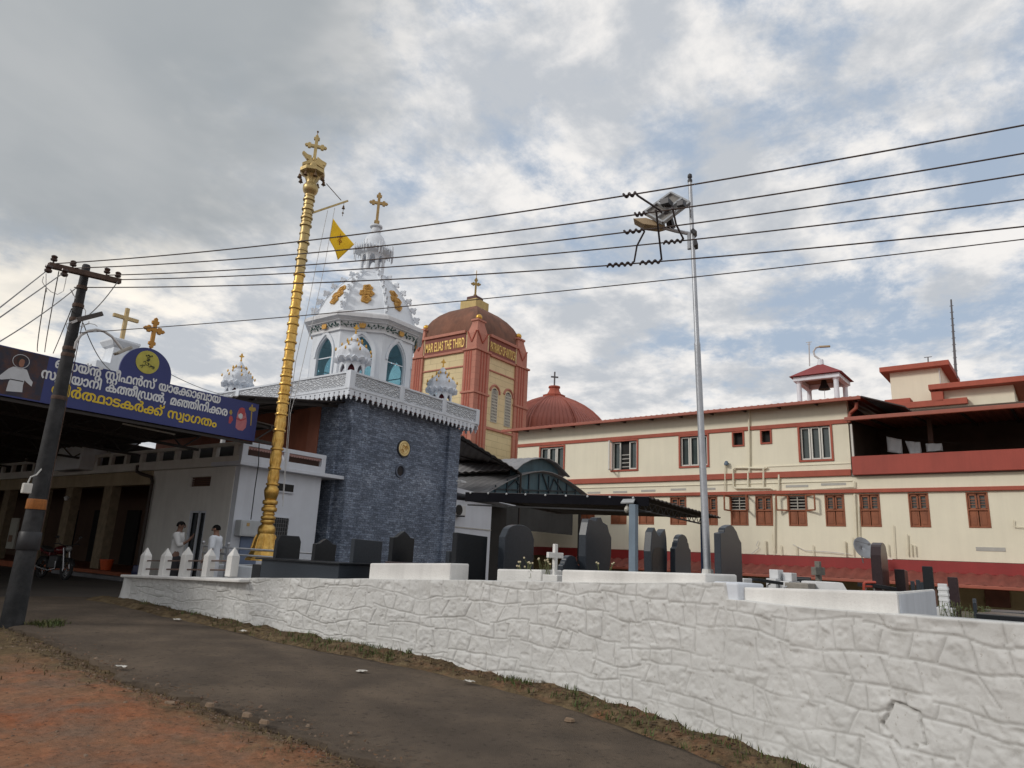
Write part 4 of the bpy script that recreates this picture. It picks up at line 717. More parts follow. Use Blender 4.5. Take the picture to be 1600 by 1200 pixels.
    # little domed kiosks at the roof corners
    k0 = kiosk(r, (15.06, 17.62), 507); kiosk_at(r, k0, (19.70, 17.72)); dz = zat(15.2, 24.4, 552) - zat(15.06, 17.62, 507); kr = kiosk_at(r, k0, (15.2, 24.4), dz); MB().lathe([(.44, 4.88), (.44, 5.0 + dz)], (15.2, 24.4, 0), 8, R(22.5)).build('kiosk_plinth', WHITE, r)
    return r
def build_cupola(r):
    A8 = [R(22.5 + 45 * k) for k in range(8)]
    def ring(rad, z): return [Vector((CX + rad * math.cos(a), CY + rad * math.sin(a), z)) for a in A8]
    c5 = lambda rad: (CX + rad * math.cos(R(202.5)), CY + rad * math.sin(R(202.5)))
    zc = zat(*c5(2.37), 483.5); zl = zat(*c5(2.37), 491); zf1 = zat(*c5(2.16), 500); zf0 = zat(*c5(2.04), 511); z0 = 4.9
    rd = 1.98; ap = rd * math.cos(R(22.5)); hw = rd * math.sin(R(22.5))
    zap = zat(CX, CY - ap, 537); zs = zap - .75
    glass = mat('pale tinted glass', (.42, .62, .68), .02, .0)
    g = glass.node_tree.nodes['Principled BSDF']; g.inputs['Transmission Weight'].default_value = .95; g.inputs['IOR'].default_value = 1.02
    for k in range(8):
        t = R(45 * k); N = Vector((math.cos(t), math.sin(t), 0)); U = Vector((-N.y, N.x, 0)); O = Vector((CX, CY, 0)) + N * ap
        prof = arch_profile(.43, z0 + .35, zs, zap, 9)
        mb = arch_wall(MB(), hw, z0, zf0, prof, O, U, Z_, N, -.16, 0); dw = mb.build('drum_wall', WHITE, r)
        # stepped moulding round the arch
        p2 = arch_profile(.56, z0 + .35, zs + .02, zap + .24, 9); p1 = arch_profile(.47, z0 + .35, zs, zap + .08, 9)
        mo = MB(); P = lambda q, w: O + U * q[0] + Z_ * q[1] + N * w; n = len(p1); vs = []
        for w, pr in ((0.002, p2), (.05, p2), (.05, p1), (.002, p1)): vs += [P(q, w) for q in pr]
        fs = [(a * n + i, a * n + i + 1, (a + 1) * n + i + 1, (a + 1) * n + i) for a in range(3) for i in range(1, n - 1)]
        mo.add(vs, fs); mo.build('arch_moulding', WHITE, dw)
        wd = MB().prism(arch_profile(.44, z0 + .35, zs, zap + .01, 9), O, U, Z_, N, -.11, -.10).build('pane', glass, dw)
        fm = MB(); fm.bar(O + U * -.43 + Z_ * (zs - .02) - N * .105, O + U * .43 + Z_ * (zs - .02) - N * .105, .035)
        fm.build('glazing_bar', WHITE, dw)
        # leaf frieze on each face
        fz = MB(); nL = 15; ra = random.Random(k)
        hf = 2.10 * math.sin(R(22.5)); apf = lambda z: lerp(2.04, 2.16, (z - zf0) / (zf1 - zf0)) * math.cos(R(22.5))
        zm = (zf0 + zf1) / 2
        for j in range(nL * 3):
            u = lerp(-hf + .06, hf - .06, j / (nL * 3 - 1))
            if abs(u) < .15: continue
            zz = zm + .05 * math.sin(j * 1.15); a = ra.uniform(-1.2, 1.2) + (1.57 if j % 2 else -1.57); sz = ra.uniform(.05, .09)
            ca, sa = math.cos(a), math.sin(a); q = [(0, -.25), (.45, 0), (0, .25), (-.1, 0)]; q = [(0, -.0), (.5, .28), (1.1, 0), (.5, -.28)]
            pl = [(u + sz * (x * ca - y * sa), zz - zm + sz * .8 * (x * sa + y * ca)) for x, y in q]
            fz.prism(pl, Vector((CX, CY, zm)) + N * (apf(zm) + .02), U, (Z_ + N * ((.12 * math.cos(R(22.5))) / (zf1 - zf0))).normalized(), N, -.03, .012)
        fz.build('leaf_frieze', mat('dark green relief', (.02, .085, .075), .5, .3, 9), dw)
        gv = MB(); gv.prism([(-.13, .02), (-.09, .1), (-.05, .06), (0, .1), (.05, .06), (.09, .1), (.13, .02), (.09, -.09), (-.09, -.09)], Vector((CX, CY, zm)) + N * (apf(zm) + .02), U, Z_, N, -.02, .035); gv.build('frieze_vase', GOLD2, dw)
    def loop(levels, nm, m, cap=True, bev=0):
        mb = MB(); vs = []
        for rad, z in levels: vs += ring(rad, z)
        k = len(levels); fs = [(a * 8 + i, a * 8 + (i + 1) % 8, (a + 1) * 8 + (i + 1) % 8, (a + 1) * 8 + i) for a in range(k - 1) for i in range(8)]
        if cap: fs += [tuple(range(7, -1, -1)), tuple((k - 1) * 8 + i for i in range(8))]
        return mb.add(vs, fs).build(nm, m, r, bev=bev)
    loop([(2.0, zf0 - .09), (2.06, zf0 - .085), (2.06, zf0 - .01), (2.03, zf0), (2.15, zf1), (2.22, zf1 + .02), (2.2, zf1 + .05), (2.28, zl - .02), (2.37, zl), (2.37, zc - .06), (2.3, zc - .05), (2.3, zc), (2.05, zc + .12), (1.9, zc + .14)], 'cornice', mat('shaded white cornice', (.66, .67, .69), .6, .06, 2, .1, 30, streak=.15))
    MB().lathe([(1.6, z0 - .05), (1.6, z0 + .02)], (CX, CY, 0), 8, R(22.5)).build('cupola_floor', WHITE, r)
    # curved eight-sided spire
    zt = zat(CX - .35, CY - .36, 425); H = zt - zc - .12
    prof = [(1.97, 0), (1.90, .10), (1.78, .25), (1.60, .42), (1.34, .60), (1.04, .76), (.76, .90), (.56, 1.0)]
    loop([(a, zc + .12 + t * H) for a, t in prof], 'spire', WHITE)
    def pr(t):
        for (a, t0), (b, t1) in zip(prof[:-1], prof[1:]):
            if t0 <= t <= t1: return lerp(a, b, (t - t0) / (t1 - t0))
        return prof[-1][0]
    crk = [(-.05, -.04), (-.035, .13), (-.13, .08), (-.17, .12), (-.22, .10), (-.21, .17), (-.25, .22), (-.19, .24), (-.15, .29), (-.06, .235), (-.09, .33), (-.055, .36), (-.05, .42), (0, .385), (.05, .42), (.055, .36), (.09, .33), (.06, .235), (.15, .29), (.19, .24), (.25, .22), (.21, .17), (.22, .10), (.17, .12), (.13, .08), (.035, .13), (.05, -.04)]
    for k, a in enumerate(A8):
        D = Vector((math.cos(a), math.sin(a), 0)); mb = MB()
        mb.tube([Vector((CX, CY, zc + .12 + t * H)) + D * (pr(t) + .005) for t in np.linspace(0, 1, 12)], .045, 6)
        for t in (.06, .25, .43, .60, .76, .92):
            r0 = pr(t); dr = (pr(min(1, t + .05)) - pr(max(0, t - .05))) / ((min(1, t + .05) - max(0, t - .05)) * H)
            up = Vector((D.x * dr, D.y * dr, 1)).normalized(); out = (D - up * D.dot(up)).normalized(); out = (out + Z_ * .35).normalized(); sd = out.cross(Vector((-D.y, D.x, 0))); s = lerp(.72, .5, t)
            mb.prism([(x * s, y * s) for x, y in crk], Vector((CX, CY, zc + .12 + t * H)) + D * (r0 + .01), sd, out, Vector((-D.y, D.x, 0)), -.035, .035)
        mb.build('crocketed_rib', WHITE, r)
    # gilded medallions on the spire faces
    for k in range(8):
        t = R(45 * k); N = Vector((math.cos(t), math.sin(t), 0)); U = Vector((-N.y, N.x, 0)); tt = .40
        dr = (pr(.55) - pr(.27)) / (.28 * H) * math.cos(R(22.5)); V = Vector((N.x * dr, N.y * dr, 1)).normalized(); W = U.cross(V)
        if W.dot(N) < 0: W = -W
        O = Vector((CX, CY, zc + .12 + tt * H)) + N * (pr(tt) * math.cos(R(22.5)) + .015)
        mb = MB()
        for a in range(4):
            c = (.0, .31) if a == 0 else (0, -.31) if a == 1 else (.12, 0) if a == 2 else (-.12, 0); rr = .18 if a < 2 else .15
            mb.prism([(c[0] + rr * (1 + .12 * math.cos(5 * q)) * math.cos(q), c[1] + rr * (1 + .12 * math.cos(5 * q)) * math.sin(q)) for q in np.linspace(0, 6.283, 26, endpoint=False)], O, U, V, W, -.05, .03 + .004 * a)
        for c in ((0, .31), (0, -.31), (.12, 0), (-.12, 0), (0, 0)):
            for rr in (.05, .105): mb.tube([O + U * (c[0] + rr * math.cos(q)) + V * (c[1] + rr * math.sin(q)) + W * .045 for q in np.linspace(0, 6.283, 14, endpoint=False)], .016, 5, closed=True)
        mb.build('gilt_medallion', GOLD2, r)
    # lantern
    zl0 = zt; zl1 = zat(CX - .3, CY - .3, 393); q8 = 8
    lw = MB(); ap2, hw2 = .46, .46 * math.tan(R(22.5))
    for k in range(8):
        t = R(45 * k); N = Vector((math.cos(t), math.sin(t), 0)); U = Vector((-N.y, N.x, 0)); O = Vector((CX, CY, 0)) + N * ap2
        arch_wall(lw, hw2, zl0, zl1, arch_profile(.115, zl0 + .16, zl0 + (zl1 - zl0) * .62, zl1 - .08, 6, False), O, U, Z_, N, -.07, 0)
    ln = lw.build('lantern', WHITE, r)
    MB().lathe([(.58, -.1), (.60, .0), (.52, .04), (.50, .10)], (CX, CY, zl0), 8, R(22.5)).build('lantern_base', WHITE, ln)
    ze = zat(CX - .5, CY - .5, 383); zd = zat(CX, CY, 366); zn = zat(CX, CY, 355)
    MB().lathe([(.48, zl1 - .02), (.72, zl1 + .10), (.80, zl1 + .14), (.76, zl1 + .22), (.5, zl1 + .30)], (CX, CY, 0), 8, R(22.5)).build('lantern_cornice', WHITE, ln)
    fg = MB()
    for k in range(8):
        a, b = ring(.82, zl1 + .1)[k], ring(.82, zl1 + .1)[(k + 1) % 8]
        for j in range(5):
            p = a.lerp(b, (j + .5) / 5); fg.bar(p + Z_ * (.26 if j in (0, 4) else .15), p - Z_ * (.22 if j in (0, 4) else .03 + .05 * (j % 2)), .03)
    fg.build('lantern_fringe', WHITE, ln)
    hd = zd - ze
    MB().lathe([(.46, ze - .02), (.47, ze + hd * .3), (.43, ze + hd * .55), (.34, ze + hd * .8), (.20, zd), (.18, zd + .03), (.2, zd + .1), (.16, zn - .05), (.25, zn - .02), (.25, zn + .04), (.12, zn + .08)], (CX, CY, 0), 20).build('lantern_dome', WHITE, ln, smooth=True)
    zx = zat(CX, CY, 301); gold_cross('cross', ln, (CX, CY, zn + .06), zx - zn - .06, .76, .11, .115, (.75, -.66, 0), thick=.09, yc=.68, mtl=mat('bronzed gold', (.36, .24, .10), .45, .2, 12, metal=.6))
def kiosk(r, c, ycross):
    x, y = c; z0 = 4.95; zd = zat(x, y, 568); zt = zat(x, y, 522); zx = zat(x, y, ycross)
    k = MB(); ap2 = .41; hw2 = ap2 * math.tan(R(22.5))
    for i in range(8):
        t = R(45 * i); N = Vector((math.cos(t), math.sin(t), 0)); U = Vector((-N.y, N.x, 0))
        arch_wall(k, hw2, z0, zd, arch_profile(.115, zd - .72, zd - .34, zd - .10, 6, True), Vector((x, y, 0)) + N * ap2, U, Z_, N, -.05, 0)
    t_ = k.build('roof_kiosk', WHITE, r)
    MB().lathe([(.2, z0), (.2, zd)], (x, y, 0), 10).build('inner_core', mat('maroon lining', (.13, .02, .03), .7), t_)
    h = zt - zd
    dm = MB(); n = 48; vs = []; prof = [(.40, -.02), (.55, .02), (.60, .10), (.54, .16), (.53, .24), (.54, .34), (.48, .46), (.36, .57), (.24, .66), (.18, .71), (.20, .77), (.14, .86), (.05, .98), (.02, 1.0)]
    for rad, q in prof:
        for j in range(n):
            a = 2 * math.pi * j / n; am = (.06 if q < .2 else .05 if q < .6 else .02); rr = rad * (1 + am * math.cos(8 * a) + .035 * math.cos(24 * a + q * 20)); vs.append((x + rr * math.cos(a), y + rr * math.sin(a), zd + q * h - (.05 * math.cos(16 * a) if q < .2 else 0)))
    dm.add(vs, [(i * n + j, i * n + (j + 1) % n, (i + 1) * n + (j + 1) % n, (i + 1) * n + j) for i in range(len(prof) - 1) for j in range(n)])
    dm.build('dome', WHITE2, t_, smooth=True)
    gk = MB()
    for j in range(8):
        a = R(45 * j + 22.5)
        for rad, q in ((.62, .36), (.43, .56), (.26, .74)):
            p = Vector((x + rad * math.cos(a), y + rad * math.sin(a), zd + q * h)); gk.sphere(p, .035, 6, 4, 1.7); gk.sphere(p + Z_ * .05, .022, 6, 4)
    gk.build('gilt_crocket', GOLD, t_, smooth=True)
    gold_cross('cross', t_, (x, y, zt - .02), zx - zt + .02, .2, .045, .04, (.75, -.66, 0), thick=.04)
    return t_
def kiosk_at(r, k, c, dz=0.0):
    q = copy_tree(k, r); q.location = k.location + Vector((c[0] - 15.06, c[1] - 17.62, dz)); return q
build_chapel()

# ------------------------------------------------------------------ low white building with arcade
def build_low_building():
    wl = mat('white wall paint', (.57, .60, .66), .7, .06, 1.2, .12, 30, streak=.06); sh = mat('off-white lime wall', (.62, .61, .58), .8, .10, 1.1, .15, 25, streak=.09)  # blue of the front wall is sky-lit shade put into the paint
    r = thing('parish_hall', 'low white flat-roofed hall with parapet openings and an arcade under the canopy', 'building', (12.5, 21, GZ))
    zt, zb = 2.74, 2.12
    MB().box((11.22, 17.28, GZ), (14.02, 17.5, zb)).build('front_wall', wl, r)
    def pz(py, px=300): return ax(px, py, 11.2).z
    ya, yb_ = 17.5, 21.85
    # side wall with the tall window and vent let in
    w = MB(); wy0, wy1 = ax(318, 830, 11.2).y, ax(292, 830, 11.2).y; wz0, wz1 = -1.0, ax(305, 798, 11.2).z
    vy0, vy1 = ax(329, 752, 11.2).y, ax(298, 752, 11.2).y; vz0, vz1 = ax(313, 760, 11.2).z, ax(313, 745, 11.2).z
    X0, X1 = 11.2, 11.42
    for a, b, c, d in ((ya, vy0, GZ, zb), (vy1, yb_, vz0 - .0, zb), (vy0, vy1, vz1, zb), (ya, yb_, 0, 0)):
        if b > a and d > c: w.box((X0, a, c), (X1, b, d))
    w = MB()
    cuts = sorted({ya, vy0, vy1, wy0, wy1, yb_})
    for a, b in zip(cuts[:-1], cuts[1:]):
        m_ = (a + b) / 2; segs = [(GZ, zb)]
        for q0, q1, s0, s1 in ((vy0, vy1, vz0, vz1), (wy0, wy1, wz0, wz1)):
            if q0 < m_ < q1:
                ns = []
                for u, v in segs:
                    if v <= s0 or u >= s1: ns.append((u, v))
                    else:
                        if u < s0: ns.append((u, s0))
                        if v > s1: ns.append((s1, v))
                segs = ns
        for u, v in segs: w.box((X0, a, u), (X1, b, v))
    w.build('side_wall', sh, r)
    f = MB(); f.bar((X0 + .04, wy0 + .03, wz0), (X0 + .04, wy0 + .03, wz1), .06); f.bar((X0 + .04, wy1 - .03, wz0), (X0 + .04, wy1 - .03, wz1), .06); f.bar((X0 + .04, lerp(wy0, wy1, .45), wz0), (X0 + .04, lerp(wy0, wy1, .45), wz1), .05); f.bar((X0 + .04, wy0, wz1 - .03), (X0 + .04, wy1, wz1 - .03), .05)
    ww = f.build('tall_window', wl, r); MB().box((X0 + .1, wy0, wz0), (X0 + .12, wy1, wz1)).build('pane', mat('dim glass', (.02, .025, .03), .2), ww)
    v = MB()
    for k in range(5): v.box((X0 + .05, vy0, lerp(vz0, vz1, k / 5) + .01), (X0 + .07, vy1, lerp(vz0, vz1, k / 5) + .05))
    vv = v.build('side_vent', mat('rust lattice', (.10, .05, .035), .8), r); MB().box((X0 + .12, vy0, vz0), (X0 + .13, vy1, vz1)).build('vent_back', DARK, vv)
    # front vent and barred window
    a, b = ay(426, 754, 17.27), ay(456, 769, 17.27); g = MB()
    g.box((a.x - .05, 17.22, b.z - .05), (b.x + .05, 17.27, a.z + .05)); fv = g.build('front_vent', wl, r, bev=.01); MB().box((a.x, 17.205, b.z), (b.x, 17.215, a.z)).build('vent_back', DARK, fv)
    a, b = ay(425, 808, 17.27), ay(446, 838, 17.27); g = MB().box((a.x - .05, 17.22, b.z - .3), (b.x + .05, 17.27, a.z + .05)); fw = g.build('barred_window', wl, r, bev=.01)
    MB().box((a.x, 17.205, b.z - .26), (b.x, 17.212, a.z)).build('pane', mat('dim glass', (.02, .025, .03), .2), fw)
    g = MB()
    for k in range(7): x = lerp(a.x, b.x, (k + .5) / 7); g.tube([(x, 17.19, b.z - .26), (x, 17.19, a.z)], .008, 5)
    for k in range(7): z = lerp(b.z - .26, a.z, (k + .5) / 7); g.tube([(a.x, 17.185, z), (b.x, 17.185, z)], .006, 5)
    g.build('grille', mat('grey iron', (.12, .12, .13), .6), fw)
    # blue base board
    a = ay(398, 848, 17.25); MB().box((11.5, 17.22, GZ), (12.05, 17.27, ay(392, 838, 17.25).z)).build('blue_panel', mat('blue-grey panel', (.12, .16, .25), .6, .2, 4), r)
    # roof slab and parapet with openings
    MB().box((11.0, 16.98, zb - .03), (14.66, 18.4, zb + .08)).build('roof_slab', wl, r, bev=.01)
    MB().box((11.0, 18.4, zb - .03), (14.5, 48, zb + .08)).build('roof_slab', sh, r)
    pz0, pz1 = zb + .08, zt
    p = MB(); p.box((11.02, 17.0, pz0), (13.9, 17.12, pz0 + .17)); p.box((11.02, 17.0, pz1 - .12), (13.9, 17.12, pz1))
    for x0, x1 in ((11.02, 11.2), (12.38, 12.55), (13.74, 13.9)): p.box((x0, 17.0, pz0 + .17), (x1, 17.12, pz1 - .12))
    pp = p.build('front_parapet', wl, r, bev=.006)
    for x0, x1 in ((11.2, 12.38), (12.55, 13.74)):
        lc = MB(); n = 13
        for k in range(n):
            c = lerp(x0, x1, (k + .5) / n); lc.prism([(-.045, 0), (-.045, -.03), (-.02, -.09), (0, -.06), (.02, -.09), (.045, -.03), (.045, 0)], (c, 17.05, pz1 - .12), X_, Z_, Y_, 0, .02)
        lc.build('lace_trim', mat('pink lace trim', (.45, .27, .25), .7), pp)
    bk = MB().box((11.14, 17.3, pz0), (13.9, 17.33, pz1 - .05)).build('parapet_back', mat('brown board', (.07, .035, .025), .8), pp)
    p = MB(); y = 17.12; p.box((11.02, 17.12, pz0), (11.14, 48, pz0 + .15)); p.box((11.02, 17.12, pz1 - .10), (11.14, 48, pz1))
    edges = []
    yy = 17.25
    while yy < 47: p.box((11.02, yy, pz0 + .15), (11.14, yy + .17, pz1 - .10)); yy += 1.02
    sp = p.build('side_parapet', sh, r, bev=.006); MB().box((11.3, 17.35, pz0), (11.33, 48, pz1 - .04)).build('parapet_back', DARK, sp)
    # arcade: beam, columns, back wall with door openings, plinth
    bz = ax(235, 757, 11.2).z
    bm_ = mat('yellowed cream beam', (.36, .29, .19), .8, .15, 1.5, .15, 25, streak=.2)
    MB().box((11.16, yb_, bz), (11.5, 48, zb - .03)).build('beam', bm_, r)
    for px in (158, 97, 52, -2, -30):
        c = ax(px, 850, 11.3).y; MB().box((11.2, c - .28, -1.0), (11.5, c + .28, bz)).build('column', mat('stone-faced column', (.22, .17, .11), .85, .3, 6, .5, 14), r, bev=.01)
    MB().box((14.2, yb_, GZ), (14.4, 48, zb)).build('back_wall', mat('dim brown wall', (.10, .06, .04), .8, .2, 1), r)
    MB().box((11.42, yb_ - .15, GZ), (14.4, yb_, zb - .03)).build('partition', sh, r)
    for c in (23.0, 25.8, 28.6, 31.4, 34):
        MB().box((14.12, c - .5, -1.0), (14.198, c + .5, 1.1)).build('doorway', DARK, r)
    MB().box((10.95, yb_ - .6, GZ), (14.2, 48, -1.02)).build('plinth', mat('red oxide plinth', (.30, .085, .035), .7, .2, 2), r)
    MB().box((10.6, yb_ - .3, GZ - .02), (10.95, 26.2, -1.12)).build('step', mat('grey step', (.17, .17, .18), .8, .2, 2), r)
    # rainwater pipe with its bend
    dp = mat('brown drainpipe', (.04, .028, .022), .6)
    P = [ax(215, 727, 10.98), ax(214, 737, 10.98), ax(222, 741, 10.98), ax(236, 745, 11.1), ax(238, 752, 11.12)]; MB().tube(P + [Vector((11.12, P[-1].y, GZ))], .05, 10).build('drainpipe', dp, r, smooth=True)
    for yc, zc in ((24.1, 1.2), ):
        q = ax(104, 777, 11.0); MB().lathe([(.02, .05), (.09, 0), (.05, -.1), (.01, -.12)], q, 12).build('globe_lamp', mat('white globe', (.7, .7, .68), .3), r, smooth=True)
    pst = MB(); a = ax(385, 700, 11.0); pst.build if 0 else None
    return r
def build_hall_fittings():
    # electricity cabinet on the corner, its cable
    gy = mat('grey enamel cabinet', (.42, .44, .46), .5, .08, 3, streak=.15)
    a, b = ay(374, 812, 17.1), ay(403, 839, 17.1); mb = MB().box((a.x, 17.0, b.z), (b.x, 17.272, a.z)); c = mb.build('meter_cabinet', gy, bev=.015)
    tag(c, 'grey electricity cabinet fixed to the corner of the white hall', 'cabinet')
    MB().box((a.x + .04, 16.992, b.z + .04), (b.x - .04, 16.998, a.z - .04)).build('door', gy, c, bev=.004)
    MB().box((a.x + .17, 16.984, a.z - .16), (a.x + .26, 16.99, a.z - .07)).build('label_plate', mat('tan plate', (.4, .26, .1), .6), c)
    pts = [ay(405, 690, 16.9), ay(404, 725, 16.9), ay(398, 765, 17.1), ay(392, 812, 17.15)]
    tag(MB().tube(pts, .014, 6).build('supply_cable', mat('black cable', (.02, .02, .022), .6), smooth=True), 'dark cable hanging from the banner edge down to the grey cabinet', 'cable')
    y = 21.2
    nb = ax(17, 832, 11.05); mb = MB().box((11.1, nb.y - .35, nb.z - .6), (11.15, nb.y + .35, nb.z + .55)); t = mb.build('notice_board', mat('faded notice paper', (.42, .41, .36), .7, .12, 4)); tag(t, 'pale notice board hung at the arcade behind the dark pole', 'notice board')
    MB().box((11.09, nb.y - .1, nb.z - .35), (11.098, nb.y + .25, nb.z - .1)).build('printed_picture', mat('brown print', (.20, .12, .08), .7, .4, 9), t)
    p = az(163, 908, -1.02); mb = MB().lathe([(.15, 0), (.2, .3), (.215, .31), (.215, .33), (.19, .33), (.14, .03)], (11.3, ax(163, 900, 11.3).y, -1.02), 16, cap=False)
    tag(mb.build('plastic_tub', mat('orange plastic', (.60, .09, .02), .45), smooth=True), 'orange plastic tub on the arcade plinth between dark columns', 'tub')
    q = az(205, 915, -1.22); mb = MB().lathe([(.17, 0), (.185, .03), (.18, .12), (.19, .14), (.18, .17), (.18, .32), (.19, .34), (.18, .37), (.17, .5), (.14, .52), (.14, .50), (.0, .50)], (q.x + .3, q.y + .3, -1.22), 16)
    tag(mb.build('barrel', mat('dark blue plastic', (.02, .025, .07), .45), smooth=True), 'small dark blue barrel behind the left end of the roadside wall', 'barrel')
build_low_building(); build_hall_fittings()

# ------------------------------------------------------------------ red and cream church tower
CREAM = mat('cream wall paint', (.77, .72, .57), .75, .05, .8, .10, 30, streak=.05)
def coursed(name, col, lw=.30, rowh=.42, dark=.72):
    m = mat(name, col, .8, .08, 1.2)
    nt = m.node_tree; N = nt.nodes; L = nt.links; bs = N['Principled BSDF']; tc = N.new('ShaderNodeTexCoord'); sp = N.new('ShaderNodeSeparateXYZ'); L.new(tc.outputs['Object'], sp.inputs[0])
    sm = N.new('ShaderNodeMath'); sm.operation = 'ADD'; L.new(sp.outputs[0], sm.inputs[0]); L.new(sp.outputs[1], sm.inputs[1])
    cb = N.new('ShaderNodeCombineXYZ'); L.new(sm.outputs[0], cb.inputs[0]); L.new(sp.outputs[2], cb.inputs[1])
    b = N.new('ShaderNodeTexBrick'); L.new(cb.outputs[0], b.inputs['Vector']); b.inputs['Scale'].default_value = 1; b.inputs['Brick Width'].default_value = 1.1; b.inputs['Row Height'].default_value = rowh
    b.inputs['Mortar Size'].default_value = .012; b.inputs['Color1'].default_value = (1, 1, 1, 1); b.inputs['Color2'].default_value = (.96, .96, .95, 1); b.inputs['Mortar'].default_value = (dark, dark, dark, 1)
    old = bs.inputs['Base Color'].links[0].from_socket; q = N.new('ShaderNodeMix'); q.data_type = 'RGBA'; q.blend_type = 'MULTIPLY'; q.inputs[0].default_value = 1
    L.new(old, q.inputs[6]); L.new(b.outputs['Color'], q.inputs[7]); L.new(q.outputs[2], bs.inputs['Base Color'])
    bp = N.new('ShaderNodeBump'); bp.inputs['Distance'].default_value = .03; L.new(b.outputs['Color'], bp.inputs['Height']); L.new(bp.outputs[0], bs.inputs['Normal'])
    return m
CC = 1.18
def build_church():
    x0, y0 = 28.0 * CC, 23.2 * CC; y0 = ax(743, 560, x0).y; cor = (x0, y0)
    x1 = ay(822, 560, y0).x; y1 = ax(648, 560, x0).y
    pier = .115 * CC * 8.5 / 1.0 * .98
    r = thing('church_tower', 'square red and cream church tower with domed roof and gold lettering', 'church tower', ((x0 + x1) / 2, (y0 + y1) / 2, GZ))
    zr = zat(*cor, 545); zl = zat(*cor, 612); tb1 = ax(700, 524, x0).z; tb0 = ax(700, 552, x0).z; zs = zat(*cor, 567); zp = zat(*cor, 486)
    cc = coursed('cream coursed plaster', (.68, .56, .33)); rc = coursed('terracotta coursed plaster', (.46, .19, .135), rowh=.40, dark=.8)
    MB().box((x0, y0, GZ), (x1, y1, tb1)).build('body', cc, r)
    pw = .95
    PR = (ax(724, 590, x0).y - y0) * .98; PW = (ay(763, 590, y0).x - x0) * .92
    def pier_at(cx, cy, sx, sy):
        m = MB(); m.box((min(cx - sx * .14, cx + sx * PW), min(cy - sy * .14, cy + sy * PR), GZ), (max(cx - sx * .14, cx + sx * PW), max(cy - sy * .14, cy + sy * PR), zr))
        p = m.build('corner_pier', rc, r, bev=.02)
        g = MB()
        for t in (.30, .52, .74):
            for (ox, oy, wx, wy) in (((cx + sx * PW * t), cy - sy * .145, .05, .02), (cx - sx * .145, cy + sy * PR * t, .02, .05)):
                g.box((ox - wx, oy - wy, GZ), (ox + wx, oy + wy, zr - .05))
        g.build('pier_fluting', RED, p)
        for z, o, h in ((zr, .24, .13), (zl, .22, .14)):
            rg = MB(); rg.box((min(cx - sx * o, cx + sx * (PW + .08)), min(cy - sy * o, cy + sy * (PR + .08)), z - h / 2), (max(cx - sx * o, cx + sx * (PW + .08)), max(cy - sy * o, cy + sy * (PR + .08)), z + h / 2)); rg.build('pier_ring', BRICKRED, p, bev=.02)
        u = MB(); a = .10; w = PW * .86; q = PR * .86
        bx = (min(cx - sx * .06, cx + sx * w), min(cy - sy * .06, cy + sy * q)), (max(cx - sx * .06, cx + sx * w), max(cy - sy * .06, cy + sy * q))
        zt = zp - .55
        u.box((bx[0][0], bx[0][1], zr + .06), (bx[1][0], bx[1][1], zt - .9)); mx_, my_ = (bx[0][0] + bx[1][0]) / 2, (bx[0][1] + bx[1][1]) / 2
        hx, hy = (bx[1][0] - bx[0][0]) / 2, (bx[1][1] - bx[0][1]) / 2
        f = lambda s, z: [(mx_ - hx * s, my_ - hy * s, z), (mx_ + hx * s, my_ - hy * s, z), (mx_ + hx * s, my_ + hy * s, z), (mx_ - hx * s, my_ + hy * s, z)]
        vs = f(1, zt - .9) + f(.62, zt - .15) + f(.62, zt) ; u.add(vs, [(0, 1, 5, 4), (1, 2, 6, 5), (2, 3, 7, 6), (3, 0, 4, 7), (4, 5, 9, 8), (5, 6, 10, 9), (6, 7, 11, 10), (7, 4, 8, 11), (8, 9, 10, 11)])
        u.box((mx_ - hx * .74, my_ - hy * .74, zt), (mx_ + hx * .74, my_ + hy * .74, zt + .14))
        pn = u.build('pinnacle', BRICKRED, p, bev=.02)
        ch = MB(); e = .03                                           # chevron relief on each pinnacle
        for (ox, oy, ux, uy) in ((mx_, my_ - hy - .01, hx * .9, 0), (mx_ - hx - .01, my_, 0, hy * .9)):
            for s in (1, -1): ch.bar((ox + ux * s, oy + uy * s, zt - .75), (ox, oy, zt - 1.5), .10, .06)
        ch.build('chevron', RED, pn)
        MB().sphere((mx_, my_, zt + .34), .22, 12, 8).build('gold_ball', GOLD, p, smooth=True)
    for cx, cy, sx, sy in ((x0, y0, 1, 1), (x0, y1, 1, -1), (x1, y0, -1, 1), (x1, y1, -1, -1)): pier_at(cx, cy, sx, sy)
    b = MB()
    b.box((x0 - .05, y0 + PR, tb0), (x0 + .1, y1 - PR, tb1)); b.box((x0 + PW, y0 - .05, tb0), (x1 - PW, y0 + .1, tb1)); bd = b.build('inscription_band', mat('dark red band paint', (.20, .055, .038), .7, .12, 2), r)
    b = MB()
    for z, h, o in ((tb1, .2, .16), (tb0 - .04, .16, .14), (zs - .1, .10, .07)):
        b.box((x0 - o, y0 + PR, z - h / 2), (x0 + .06, y1 - PR, z + h / 2)); b.box((x0 + PW, y0 - o, z - h / 2), (x1 - PW, y0 + .06, z + h / 2))
    b.build('string_course', BRICKRED, r, bev=.02)
    gl = mat('gold lettering', (.66, .45, .13), .4, .1, 9, metal=.35); th = (tb1 - tb0) * .52; tz = tb0 + (tb1 - tb0) * .20
    latin_text('lettering', 'MAR ELIAS THE THIRD', bd, gl, (x0 - .055, y1 - PR - .10, tz), -Y_, Z_, y1 - y0 - 2 * PR - .2, th, .02, .012)
    latin_text('lettering', 'PATRIARCH OF ANTIOCH', bd, gl, (x0 + PW + .08, y0 - .055, tz), X_, Z_, x1 - x0 - 2 * PW - .16, th, .02, .012)
